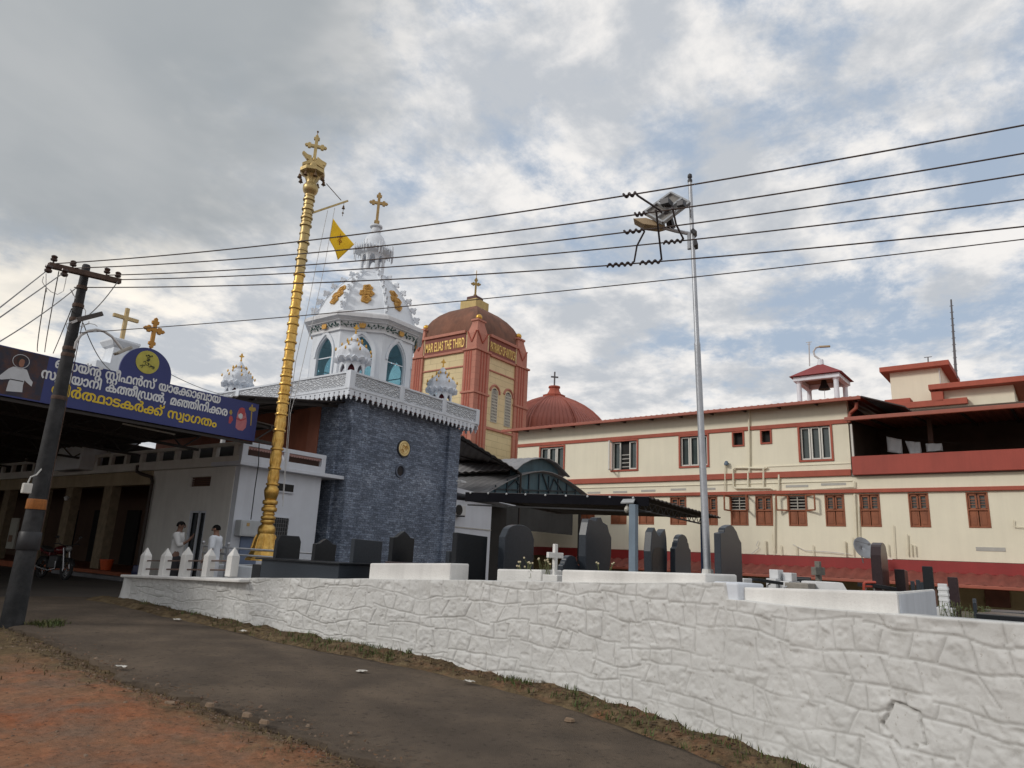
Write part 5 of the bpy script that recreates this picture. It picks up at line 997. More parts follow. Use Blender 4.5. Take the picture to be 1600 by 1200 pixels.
    # arched lattice windows on the right face
    for px, top, bot in ((613, 665, 884), (697, 690, 912)):
        X = px / 4 + 620; p1, p0 = ay(X, top / 4 + 440, y0), ay(X, bot / 4 + 440, y0); hw = .36; zt, z0 = p1.z, p0.z; c = p1.x
        pr = arch_profile(hw, 0, zt - z0 - hw, zt - z0, 8, False)
        w = MB().prism(pr, (c, y0, z0), X_, Z_, Y_, -.012, .1).build('arched_window', mat('cream wall paint'), r)
        bk = MB().prism([(u * .9, v * .97 + .03) for u, v in pr], (c, y0, z0), X_, Z_, Y_, -.02, -.013).build('dark_opening', DARK, w)
        g = MB()
        for k in range(5): g.box((c - hw + (k + .5) * hw * 2 / 5 - .025, y0 - .045, z0), (c - hw + (k + .5) * hw * 2 / 5 + .025, y0 - .022, zt - hw * .4))
        n = int((zt - z0 - hw * .5) / .2)
        for k in range(n): g.box((c - hw * .9, y0 - .045, z0 + k * .2), (c + hw * .9, y0 - .022, z0 + k * .2 + .075))
        g.build('lattice', mat('white lattice', (.62, .60, .52), .7), w)
        pr2 = arch_profile(hw + .16, 0, zt - z0 - hw, zt - z0 + .16, 10, False)[2:]
        ml = MB().tube([Vector((c + u, y0 - .03, z0 + max(v, (zt - z0) * .55))) for u, v in pr2[:-1]], .075, 6).build('hood_mould', BRICKRED, w, smooth=True)
    zz = ay(765, 660, y0).z; MB().box((x0 + PW - .1, y0 - .12, zz - .5), (x1 - PW, y0 + .02, zz - .34)).build('sill_band', BRICKRED, r, bev=.02)
    MB().box((x0 + PW - .12, y0 - .12, zz - .34), (x0 + PW + .04, y0 + .02, zz + .15)).build('sill_end', BRICKRED, r, bev=.02)
    # cloister dome of four curved sides, crown block and cross
    cx, cy = (x0 + x1) / 2, (y0 + y1) / 2; hx, hy = (x1 - x0) / 2 - .25, (y1 - y0) / 2 - .2; zd = zat(cx, cy, 483); H = zd - tb1 + .1
    prof = [(1.0, 0), (1.0, .10), (.97, .25), (.91, .42), (.81, .59), (.67, .74), (.49, .87), (.28, .96), (.05, 1.0)]
    mb = MB(); vs = []; m = 12; per = [(-1 + 2 * k / m, -1) for k in range(m)] + [(1, -1 + 2 * k / m) for k in range(m)] + [(1 - 2 * k / m, 1) for k in range(m)] + [(-1, 1 - 2 * k / m) for k in range(m)]
    for s, t in prof:
        for u, v in per: vs.append((cx + hx * s * u, cy + hy * s * v, tb1 - .1 + H * t))
    n = len(per); mb.add(vs, [(i * n + j, i * n + (j + 1) % n, (i + 1) * n + (j + 1) % n, (i + 1) * n + j) for i in range(len(prof) - 1) for j in range(n)] + [tuple((len(prof) - 1) * n + j for j in range(n))])
    mb.build('dome', mat('weathered rust-brown dome', (.22, .098, .062), .9, .25, .8, .35, 16, col2=(.16, .08, .055), streak=.25), r, smooth=True)
    k = MB().box((cx - .72, cy - .72, zd - .45), (cx + .72, cy + .72, zd + .5)).build('crown_block', mat('pale yellow crown paint', (.56, .42, .17), .7, .1, 3, streak=.2), r, bev=.03)
    MB().box((cx - .42, cy - .42, zd + .5), (cx + .42, cy + .42, zd + .86)).build('cross_base', mat('dark brown red', (.10, .04, .035), .7, .2, 4), k, bev=.03)
    zx = zat(cx, cy, 434); ol = mat('old gold cross', (.32, .22, .075), .5, .25, 9, metal=.5); gold_cross('cross', k, (cx, cy, zd + .84), zx - zd - .84, .62 * CC, .13, .13, (.75, -.66, 0), mtl=ol, thick=.12, yc=.68)
    MB().tube([(cx, cy, zx - .05), (cx, cy, zx + .55)], .03, 6).build('finial_rod', ol, k)
build_church()
def build_red_dome():
    D = 56; c = ad(865, 640, D); r0 = 80 * D / 1085 * 1.04
    r = thing('red_dome_building', 'low red ribbed dome with a small grey cross behind the cream building', 'dome', (c.x, c.y, GZ))
    ze = zat(c.x, c.y, 668); zt = zat(c.x, c.y, 621)
    red = mat('red dome sheeting', (.31, .090, .062), .6, .12, 1.2, .1, 20, streak=.12)
    MB().lathe([(r0 * .95, GZ), (r0 * .95, ze - .2)], (c.x, c.y, 0), 8, R(10)).build('drum', CREAM, r)
    H = zt - ze; mb = MB(); n = 64; vs = []; prof = [(1.10, -.6), (1.05, -.2), (1.02, 0), (.97, .10), (.89, .26), (.77, .46), (.61, .66), (.43, .83), (.26, .95), (.15, 1.0)]
    for s, t in prof:
        for j in range(n):
            a = 2 * math.pi * j / n; q = ((a - R(10)) % (math.pi / 4)) - math.pi / 8; rr = r0 * s * math.cos(math.pi / 8) / math.cos(q); vs.append((c.x + rr * math.cos(a), c.y + rr * math.sin(a), ze + H * t))
    mb.add(vs, [(i * n + j, i * n + (j + 1) % n, (i + 1) * n + (j + 1) % n, (i + 1) * n + j) for i in range(len(prof) - 1) for j in range(n)] + [tuple((len(prof) - 1) * n + j for j in range(n))])
    d = mb.build('dome', red, r, smooth=True); rb = MB()
    for k in range(8):
        a = R(10 + 45 * k); rb.tube([Vector((c.x + r0 * s * math.cos(a), c.y + r0 * s * math.sin(a), ze + H * t)) for s, t in prof], .07, 5)
    for k in range(80):
        a = R(4.5 * k + 3); q = ((a - R(10)) % (math.pi / 4)) - math.pi / 8; f = math.cos(math.pi / 8) / math.cos(q); rb.tube([Vector((c.x + r0 * s * f * math.cos(a), c.y + r0 * s * f * math.sin(a), ze + H * t + .01)) for s, t in prof], .035, 4)
    rb.build('standing_seams', red, d, smooth=True)
    z1 = zat(c.x, c.y, 605)
    l = MB().lathe([(.9, zt - .12), (.95, zt + .12), (.62, zt + .22), (.45, zt + .5), (.40, z1 - .12), (.5, z1 - .06), (.48, z1 + .05), (.1, z1 + .08)], (c.x, c.y, 0), 10).build('lantern', RED, r)
    zx = zat(c.x, c.y, 581); MB().prism(cross_outline(zx - z1, .6, .11, (zx - z1) * .66), (c.x, c.y, z1), Vector((.72, -.69, 0)), Z_, Vector((.69, .72, 0)), -.05, .05).build('cross', mat('grey iron', (.12, .12, .13), .6), l)
build_red_dome()

# ------------------------------------------------------------------ long cream building on the right
BS = 1.12
_n = math.hypot(.05, 1); BO = Vector((28.4 * BS, 0, 0)); BU = Vector((.05 / _n, 1 / _n, 0)); BD = Vector((1 / _n, -.05 / _n, 0))
def on(px, py, d=0.0):
    """pixel -> (along the facade, height) on the facade plane pushed d metres in"""
    v = Vector(ray(px, py)); O = BO + BD * d; t = O.dot(BD) / v.dot(BD); p = v * t; return (p - O).dot(BU), p.z
def Q(u, d, z): return BO + BU * u + BD * d + Z_ * z
def bb(mb, u0, u1, d0, d1, z0, z1):
    return mb.add([Q(u, d, z) for z in (z0, z1) for u, d in ((u0, d0), (u1, d0), (u1, d1), (u0, d1))], [(0, 3, 2, 1), (4, 5, 6, 7), (0, 1, 5, 4), (1, 2, 6, 5), (2, 3, 7, 6), (3, 0, 4, 7)])
def wall_with_holes(mb, u0, u1, z0, z1, holes, d0, d1):
    cuts = sorted({u0, u1} | {max(u0, min(u1, h[k])) for h in holes for k in (0, 1)})
    for a, b in zip(cuts[:-1], cuts[1:]):
        if b - a < 1e-5: continue
        m = (a + b) / 2; segs = [(z0, z1)]
        for h0, h1, s0, s1 in holes:
            if h0 < m < h1: segs = [x for u, v in segs for x in (((u, min(v, s0)),) if u < s0 else ()) + (((max(u, s1), v),) if v > s1 else ())]
        for u, v in segs:
            if v - u > 1e-5: bb(mb, a, b, d0, d1, u, v)
def build_long_building():
    r = thing('long_building', 'long two-storey cream building with red bands, brown shutters and a covered balcony', 'building', Q(6, 4, -2.2 * BS))
    uL = on(809, 700)[0]; uR = -12.0; zeave = on(1100, 648)[1]; zb1 = on(1100, 675)[1]; z2b = on(1250, 743)[1]; zbr = on(1250, 771)[1]; zrb1 = on(1300, 870)[1]; zrb0 = on(1300, 887)[1]; zg = -2.6
    ub = on(1330, 730)[0]                                       # where the balcony starts
    ups = [((845, 700), (880, 742)), ((957, 691), (995, 733)), ((1063, 683), (1106, 727)), ((1249, 668), (1300, 717))]
    vents = [((1146, 677), (1161, 695)), ((1190, 674), (1204, 691))]
    lows = [((905, 780), (929, 826)), ((955, 780), (979, 825)), ((998, 780), (1022, 825)), ((1047, 779), (1073, 825)), ((1096, 778), (1122, 825)), ((1141, 778), (1170, 824)), ((1180, 778), (1209, 823)), ((1231, 777), (1262, 823)), ((1288, 774), (1322, 822)), ((1342, 773), (1378, 822)), ((1418, 770), (1455, 822)), ((1508, 767), (1549, 821))]
    def rect(a, b, d=0): (u1, z1), (u0, z0) = on(*a, d), on(*b, d); return u0, u1, z0, z1
    H1 = [rect(*q) for q in ups + vents]; zz0 = min(h[2] for h in H1[:4])
    H2 = []
    for q in lows:
        u0, u1, z0, z1 = rect(*q); H2.append((u0, u1, on(1300, 822.5)[1], zbr - .06))
    far = on(1543, 905), on(1580, 951); gw = (far[1][0], far[0][0], -1.6, far[0][1])
    w = MB(); wall_with_holes(w, ub, uL, zrb1, zeave + .05, H1 + H2, 0, .25); wall_with_holes(w, uR, ub, zrb1, z2b, H2, 0, .25); w.build('facade_wall', CREAM, r)
    bb(MB(), uL - .25, uL, .25, 8, zg, zeave).build('end_wall', CREAM, r)
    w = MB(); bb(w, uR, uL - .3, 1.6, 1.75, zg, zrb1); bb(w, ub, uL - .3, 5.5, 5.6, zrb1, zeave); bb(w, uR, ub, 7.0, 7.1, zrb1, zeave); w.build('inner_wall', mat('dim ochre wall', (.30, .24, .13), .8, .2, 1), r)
    bb(MB(), uR, uL - .3, .3, 7, zg, zrb1 - .02).build if False else None
    # red bands
    b = MB(); bb(b, ub + .01, uL, -.06, .0, zb1 - .09, zb1 + .09); zs = on(1100, 745)[1]; bb(b, ub + .01, uL, -.10, 0, zs - .16, zs + .10); bb(b, uR, uL, -.12, 0, zbr - .02, zbr + .13); b.build('red_band', RED, r, bev=.01)
    b = MB(); bb(b, uR, uL, -.14, -.0, zrb0 - .02, zrb1 - .02); b.build('deep_red_band', mat('deep red gloss paint', (.26, .022, .020), .5, .12, 1, streak=.12), r, bev=.01)
    lt = MB(); zq = on(1100, 757)[1]; bb(lt, ub, uL, -.04, 0, zq - .03, zq); z3 = on(1200, 729)[1]; bb(lt, ub, on(1150, 729)[0], -.03, 0, z3 - .02, z3 + .02); lt.build('plaster_ledge', CREAM, r)
    for px0, px1, py in ((918, 938, 770), (958, 980, 769), (1002, 1024, 767), (1048, 1072, 765), (1104, 1118, 764), (1228, 1263, 760), (1283, 1322, 757)):
        u1, z = on(px0, py); u0, _ = on(px1, py); bb(MB(), u0, u1, -.012, 0, z - .05, z + .05).build('vent_grille', mat('grey cement patch', (.40, .39, .36), .8, .1, 6), r)
    u1, z = on(1525, 858); u0, _ = on(1571, 858); bb(MB(), u0, u1, -.015, 0, z - .06, z + .08).build('vent_grille', mat('grey cement patch'), r)
    # upper windows: red surround, white casements
    wf = mat('white window frame', (.62, .60, .55), .5, .06, 4); gp = mat('dark greenish pane', (.045, .062, .060), .12, .25, 1.5, spec=.8)
    for i, (u0, u1, z0, z1) in enumerate(H1):
        s = MB(); t = .085 if i < 4 else .07
        for q in ((u0 - t, u0, z0 - t, z1 + t), (u1, u1 + t, z0 - t, z1 + t), (u0, u1, z1, z1 + t), (u0, u1, z0 - t, z0)): bb(s, q[0], q[1], -.05, .2, q[2], q[3])
        win = s.build('window' if i < 4 else 'small_opening', RED, r, bev=.006)
        bb(MB(), u0, u1, .19, .2, z0, z1).build('pane' if i < 4 else 'dark_opening', gp if i < 4 else DARK, win)
        if i < 4:
            for k in range(3):
                a, b_ = lerp(u0, u1, k / 3) + .015, lerp(u0, u1, (k + 1) / 3) - .015; f = MB()
                if i == 1 and k == 1:
                    bb(MB(), a, b_, .17, .18, z0, z1).build('dark_opening', DARK, win)
                    for q in range(4): bb(f, a, b_, .12, .14, lerp(z0, z1, .1 + .14 * q), lerp(z0, z1, .1 + .14 * q) + .03)
                    f.build('grille', wf, win); continue
                op = .0
                for q in ((a, a + .06, z0 + .02, z1 - .02), (b_ - .06, b_, z0 + .02, z1 - .02), (a + .06, b_ - .06, z1 - .08, z1 - .02), (a + .06, b_ - .06, z0 + .02, z0 + .08)): bb(f, q[0], q[1], .06, .12, q[2], q[3])
                f.build('casement', wf, win)
            if i == 1:
                f = MB(); a = u1
                f.bar(Q(u1 + .02, -.02, z0), Q(u1 + .02, -.02, z1), .06); f.bar(Q(u1 - .12, -.55, z0 - .03), Q(u1 - .12, -.55, z1 - .03), .06); f.bar(Q(u1 + .02, -.02, z1), Q(u1 - .12, -.55, z1 - .03), .06); f.bar(Q(u1 + .02, -.02, z0), Q(u1 - .12, -.55, z0 - .03), .06)
                f.build('open_casement', wf, win)
    # lower windows: brown boarded shutters with a glazed upper light
    br = mat('brown window paint', (.27, .085, .034), .6, .22, 3, .15, 14, streak=.2); bd = mat('dark brown board', (.13, .045, .024), .6, .2, 3)
    for i, (u0, u1, z0, z1) in enumerate(H2):
        zm = lerp(z0, z1, .50); f = MB(); t = .05
        for q in ((u0, u0 + t, z0, z1), (u1 - t, u1, z0, z1), (u0 + t, u1 - t, z1 - t, z1), (u0 + t, u1 - t, z0, z0 + t), (u0 + t, u1 - t, zm - t / 2, zm + t / 2)): bb(f, q[0], q[1], -.02, .15, q[2], q[3])
        win = f.build('shuttered_window', br, r, bev=.004); um = (u0 + u1) / 2
        for a, b_ in ((u0 + t, um - .015), (um + .015, u1 - t)):
            s = MB(); bb(s, a, b_, .03, .07, z0 + t, zm - t / 2); bb(s, a + .06, b_ - .06, .015, .03, z0 + t + .06, zm - t / 2 - .06); s.build('shutter', br, win, bev=.004)
        opn = i in (5, 7)
        bb(MB(), u0 + t, u1 - t, .12, .13, zm, z1 - t).build('pane', DARK if opn else mat('dusty window pane', (.10, .105, .095), .25, .25, 3, spec=.6), win)
        if opn:
            lv = MB()
            for k in range(5): z = lerp(zm + .06, z1 - t - .03, k / 4.0); bb(lv, u0 + t, u1 - t, .05, .09, z - .018, z + .018)
            bb(lv, um - .02, um + .02, .04, .1, zm, z1 - t); lv.build('louvre', mat('pale louvre', (.40, .38, .33), .6), win)
            sh = MB()
            for s, ue in ((1, u1), (-1, u0)):
                e = ue + s * (.42 if i == 7 else .10); dd = -.28 if i == 7 else -.48
                A = [Q(ue, -.03, zm), Q(e, dd, zm), Q(e, dd, z1 - .03), Q(ue, -.03, z1 - .03)]
                for p, q in zip(A, A[1:] + A[:1]): sh.bar(p, q, .06)
            os_ = sh.build('open_shutter', br, win)
        else:
            s = MB()
            for a, b_ in ((u0 + t, um - .015), (um + .015, u1 - t)):
                for q in ((a, a + .06, zm + .02, z1 - t), (b_ - .06, b_, zm + .02, z1 - t), (a, b_, z1 - t - .08, z1 - t), (a, b_, zm + .02, zm + .07)): bb(s, q[0], q[1], .03, .07, q[2], q[3])
                for k in range(1, 4): bb(s, a, b_, .05, .06, lerp(zm + .1, z1 - .17, k / 4) - .012, lerp(zm + .1, z1 - .17, k / 4) + .012)
            s.build('sash', br, win)
    # eave: profiled red sheet, gutter, rafters
    uE = on(1346, 628, -.55)[0]; ze = on(1100, 643, -.6)[1]
    rs = mat('red roof sheet', (.32, .085, .052), .55, .12, 1.5, .1, 20, streak=.1)
    rows = [[Q(u, lerp(-.62, 8, k / 4), ze + .04 + lerp(0, .62, k / 4) + .028 * math.sin(u * 21)) for u in np.linspace(uE, uL + .75, 320)] for k in range(5)]
    MB().sheet(rows, .02).build('roof_sheet', rs, r, smooth=True)
    g = MB(); bb(g, uE, uL + .75, -.70, -.60, ze - .12, ze + .03); g.build('gutter', rs, r, bev=.02)
    k = MB(); u = uE + .3
    while u < uL: k.bar(Q(u, 0, ze - .04), Q(u, -.58, ze - .07), .06, .09); u += 1.6
    k.build('rafter_end', mat('dark steel frame'), r)
    pp = [on(1341, 632), on(1341, 640), on(1330, 646), on(1328, 652)]; MB().tube([Q(u, -.35 if i < 2 else -.12, z) for i, (u, z) in enumerate(pp)] + [Q(pp[-1][0], -.12, pp[-1][1] - .25)], .075, 10).build('downpipe', rs, r, smooth=True)
    # side roof dropping behind the balcony roof
    a, b_, c = on(1346, 626, 0), on(1392, 640, 3), on(1345, 640, 0); s = MB(); s.sheet([[Q(uE, -.6, ze + .05), Q(uE, 8, ze + .66)], [Q(uE - 1.5, -.0, ze - .42), Q(uE - 1.5, 8, ze + .1)]], .05); s.build('verge_sheet', mat('dark corrugated sheet'), r)
    # balcony: parapet, roof sheet, dark interior, post
    z0, z1 = on(1460, 738, -.25)[1], on(1460, 707, -.25)[1]; uB = on(1331, 725, -.25)[0]
    bb(MB(), uR, uB, -.25, -.05, z0, z1).build('balcony_parapet', mat('balcony red paint', (.34, .060, .040), .65, .10, .8, .12, 25, streak=.14), r, bev=.015)
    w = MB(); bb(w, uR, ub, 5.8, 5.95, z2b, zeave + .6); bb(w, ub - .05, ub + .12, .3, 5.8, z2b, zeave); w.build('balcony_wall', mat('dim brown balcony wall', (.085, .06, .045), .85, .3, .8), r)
    bb(MB(), uR, ub, -.05, 5.8, z2b - .12, z2b + .02).build('balcony_floor', mat('yard concrete'), r)
    zr0 = on(1460, 643, -.9)[1]; uS = on(1320, 651, -.9)[0]
    rows = [[Q(u, lerp(-.95, 6.2, k / 4), zr0 + lerp(0, .75, k / 4) + .030 * math.sin(u * 19)) for u in np.linspace(uR, uS, 340)] for k in range(5)]
    MB().sheet(rows, .02).build('balcony_roof', rs, r, smooth=True)
    g = MB(); bb(g, uR, uS, -1.06, -.93, zr0 - .13, zr0 + .03); g.build('balcony_gutter', rs, r, bev=.02)
    u, z = on(1456, 700, 1.4); bb(MB(), u - .09, u + .09, 1.3, 1.5, z2b, zr0 + .2).build('balcony_post', mat('brown post', (.10, .05, .035), .7), r)
    u, z = on(1332, 690, -.02); bb(MB(), u - .04, u + .04, -.10, .05, z1, zr0 - .1).build('white_pipe', wf, r)
    fr = MB(); 
    for u in np.arange(uR + .5, uS, 1.6): fr.bar(Q(u, -.9, zr0 - .06), Q(u, 5.8, zr0 + .58), .06, .1)
    fr.build('roof_frame', mat('dark steel frame'), r)
    # stepped upper blocks on the roof
    D2 = 7.5
    def upblk(nm, pa, pb, d, dep, zb_, slab):
        (u1, zt), (u0, _) = on(*pa, d), on(*pb, d); bb(MB(), u0, u1, d, d + dep, zb_, zt).build(nm, CREAM, r)
        s = MB(); bb(s, u0 - slab, u1 + slab, d - slab, d + dep + slab, zt, zt + .26); s.build('roof_edge', RED, r, bev=.02); return u0, u1, zt
    upblk('tank_room', (1390, 583), (1470, 574), D2, 3.5, zeave - .3, .40)
    upblk('stair_room', (1474, 611), (1583, 601), D2 - .8, 5, zeave - .3, .55)
    s = MB(); (u1, zt), (u0, _) = on(1376, 634, 6.6), on(1512, 622, 6.6); bb(s, u0, u1, 6.3, 7.4, zt - .3, zt); (v1, zz), (v0, _) = on(1385, 628, 6.9), on(1425, 624, 6.9); bb(s, v0, v1, 6.4, 7.2, zt, zz); s.build('red_ledge', RED, r, bev=.02)
    bb(MB(), u0, u1, 6.5, 7.4, zeave - .5, zt - .3).build('ledge_wall', CREAM, r)
    (v1, zz), (v0, _) = on(1455, 616, 6.4), on(1473, 607, 6.4); bb(MB(), v0, v1, 6.3, 6.7, zt - .1, zz + .1).build('step_block', RED, r, bev=.02)
    u, z = on(1468, 585, D2 - .1); MB().tube([Q(u, D2 - .1, z + .3), Q(u, D2 - .1, z - 1.0)], .025, 6).build('wall_conduit', mat('rust primer'), r)
    # lean-to roof over the lower verandah
    zp1, zp0 = on(1300, 887)[1], on(1300, 905, -1.0)[1]; rows = []
    for k in range(4): rows.append([Q(u, lerp(-.10, -1.25, k / 3), lerp(zp1 + .02, zp0 + .06, k / 3) + .04 * math.sin(u * 13)) for u in np.linspace(uR, on(905, 880)[0], 360)])
    MB().sheet(rows, .02).build('verandah_roof', mat('dull red sheet', (.21, .055, .04), .7, .2, 1.5, streak=.2), r, smooth=True)
    g = MB(); bb(g, uR, on(905, 880)[0], -1.34, -1.24, zp0 - .06, zp0 + .06); g.build('verandah_gutter', rs, r, bev=.02)
    ps = MB()
    for px in (930, 1030, 1130, 1240, 1352, 1460, 1620): u, _ = on(px, 915, -1.1); p = MB(); bb(p, u - .07, u + .07, -1.18, -1.04, zg, zp0); p.build('verandah_post', mat('brown post'), r)
    (v1, zz), (v0, z0_) = on(1536, 906, 1.55), on(1580, 950, 1.55); wv = bb(MB(), v0, v1, 1.5, 1.6, z0_, zz).build('ground_shutter', mat('dark brown board'), r, bev=.01)
    bb(MB(), uR, uL, -1.8, 7, zg - .2, zg).build('floor_slab', mat('yard concrete'), r)
    # pipes on the face
    cp = mat('cream pipe paint', (.72, .67, .52), .6, .08, 4)
    def pipe(pts, rad=.05, d=-.09, m=cp): return MB().tube([Q(*(lambda q: (q[0], d, q[1]))(on(*p))) for p in pts], rad * .85, 8).build('pipe', m, r, smooth=True)
    pipe([(1171, 640), (1172, 715), (1172, 738)]); pipe([(1170, 738), (1170, 762)]); pipe([(1200, 731), (1194, 733), (1194, 763)]); pipe([(1218, 742), (1218, 767)], .05)
    pipe([(1196, 732), (1150, 731), (1147, 734), (1147, 760), (1150, 763), (1205, 763), (1212, 766)], .055); pipe([(1134, 722), (1134, 766), (1137, 769), (1220, 768), (1335, 761)], .035); pipe([(1336, 752), (1336, 763)], .03)
    pipe([(1211, 778), (1211, 862)], .05); pipe([(1336, 772), (1339, 838), (1342, 862)], .045); pipe([(1342, 790), (1344, 862)], .03)
    for px, py in ((1197, 845), (1221, 852), (1245, 853), (1271, 852), (1321, 846), (1333, 840), (1365, 848), (1418, 835), (1424, 850), (1430, 852), (1388, 850)): pipe([(px, py), (px + 1, 868)], .045 if px in (1197, 1321, 1365) else .028)
    for px, a in ((1396, 820), (1208, 835)): pipe([(px, a), (px + 3, 872)], .02)
    pipe([(1600, 824), (1584, 823), (1584, 812)], .02); pipe([(1240, 851), (1258, 860), (1290, 862), (1330, 866)], .014, m=mat('slack wire')); pipe([(1175, 866), (1187, 856), (1183, 852), (1186, 845)], .014, m=mat('slack wire'))
    (u, z) = on(1137, 728); MB().lathe([(.02, 0), (.10, .02), (.11, .1), (.06, .2), (.02, .22)], Q(u, -.15, z), 10).build('wall_bell', mat('blue-grey enamel', (.10, .14, .19), .5), r, smooth=True)
    return r
build_long_building()
def build_bell_turret():
    d = 4.6; (ua, z), (ub_, _) = on(1243, 590, d), on(1309, 590, d); zt = on(1275, 593, d)[1]; zb = on(1275, 635, d)[1]; w = ua - ub_; zap = on(1273, 569, d + w / 2)[1]
    r = thing('bell_turret', 'small open bell turret with red pyramid roof on white columns above the cream building', 'bell turret', Q((ua + ub_) / 2, d + w / 2, zb - .6))
    wm = mat('white masonry paint')
    for u in (ua - .12, ub_ + .12):
        for dd in (d + .12, d + w - .12):
            p = Q(u, dd, 0); MB().lathe([(.13, zb - .7), (.12, zt - .1), (.17, zt - .05), (.17, zt)], (p.x, p.y, 0), 12).build('column', wm, r, smooth=True)
    b = MB(); t = .16
    for q in ((ub_ - .1, ua + .1, d - .1, d + t), (ub_ - .1, ua + .1, d + w - t, d + w + .1), (ub_ - .1, ub_ + t, d + t, d + w - t), (ua - t, ua + .1, d + t, d + w - t)): bb(b, q[0], q[1], q[2], q[3], zt, zt + .22)
    b.build('beam', wm, r, bev=.01); bb(MB(), ub_, ua, d, d + w, zt + .23, zt + .25).build('ceiling', mat('shaded ceiling', (.25, .17, .12), .8), r)
    e = .26; c = [Q(ub_ - e, d - e, zt + .24), Q(ua + e, d - e, zt + .24), Q(ua + e, d + w + e, zt + .24), Q(ub_ - e, d + w + e, zt + .24), Q((ua + ub_) / 2, d + w / 2, zap)]
    MB().add(c, [(0, 1, 4), (1, 2, 4), (2, 3, 4), (3, 0, 4), (3, 2, 1, 0)]).build('roof', mat('deep red roof', (.23, .03, .03), .6, .12, 2), r)
    p = Q((ua + ub_) / 2 - .1, d + w / 2, zt - .1); MB().lathe([(.03, .32), (.12, .28), (.17, .05), (.26, -.15), (.30, -.22), (.24, -.22)], p, 14).build('bell', mat('black iron bell', (.02, .02, .022), .5), r, smooth=True)
    MB().tube([p - Z_ * .2, p - Z_ * .9], .012, 5).build('bell_rope', mat('grey rope'), r)
    p = Q((ua + ub_) / 2, d + w / 2, zap); st = mat('dull galvanised steel')
    k = MB().lathe([(.17, -.12), (.14, .2), (.1, .22)], p, 10).build('lamp_post', wm, r); a = on(1273, 556, d + w / 2), on(1271, 549, d + w / 2), on(1275, 543, d + w / 2), on(1283, 541, d + w / 2)
    MB().tube([p + Z_ * .2] + [Q(u, d + w / 2, z) for u, z in a], .05, 8).build('lamp_arm', st, k, smooth=True)
    (u0, z0), (u1, z1) = on(1280, 542, d + w / 2), on(1297, 541, d + w / 2); MB().bar(Q(u0, d + w / 2, z0), Q(u1, d + w / 2, z1), .16, .09).build('lamp_head', mat('tan lamp housing', (.36, .27, .16), .5), k, bev=.02)
    u, z = on(1265, 572, d + w / 2); u2, z2 = on(1264, 534, d + w / 2); m = MB().tube([Q(u, d + w / 2, z), Q(u2, d + w / 2, z2)], .03, 6)
    for t, L in ((.98, .14), (.9, .09)): q = Q(lerp(u, u2, t), d + w / 2, lerp(z, z2, t)); m.bar(q - BU * L, q + BU * L, .03)
    m.build('lightning_rod', st, r)
build_bell_turret()
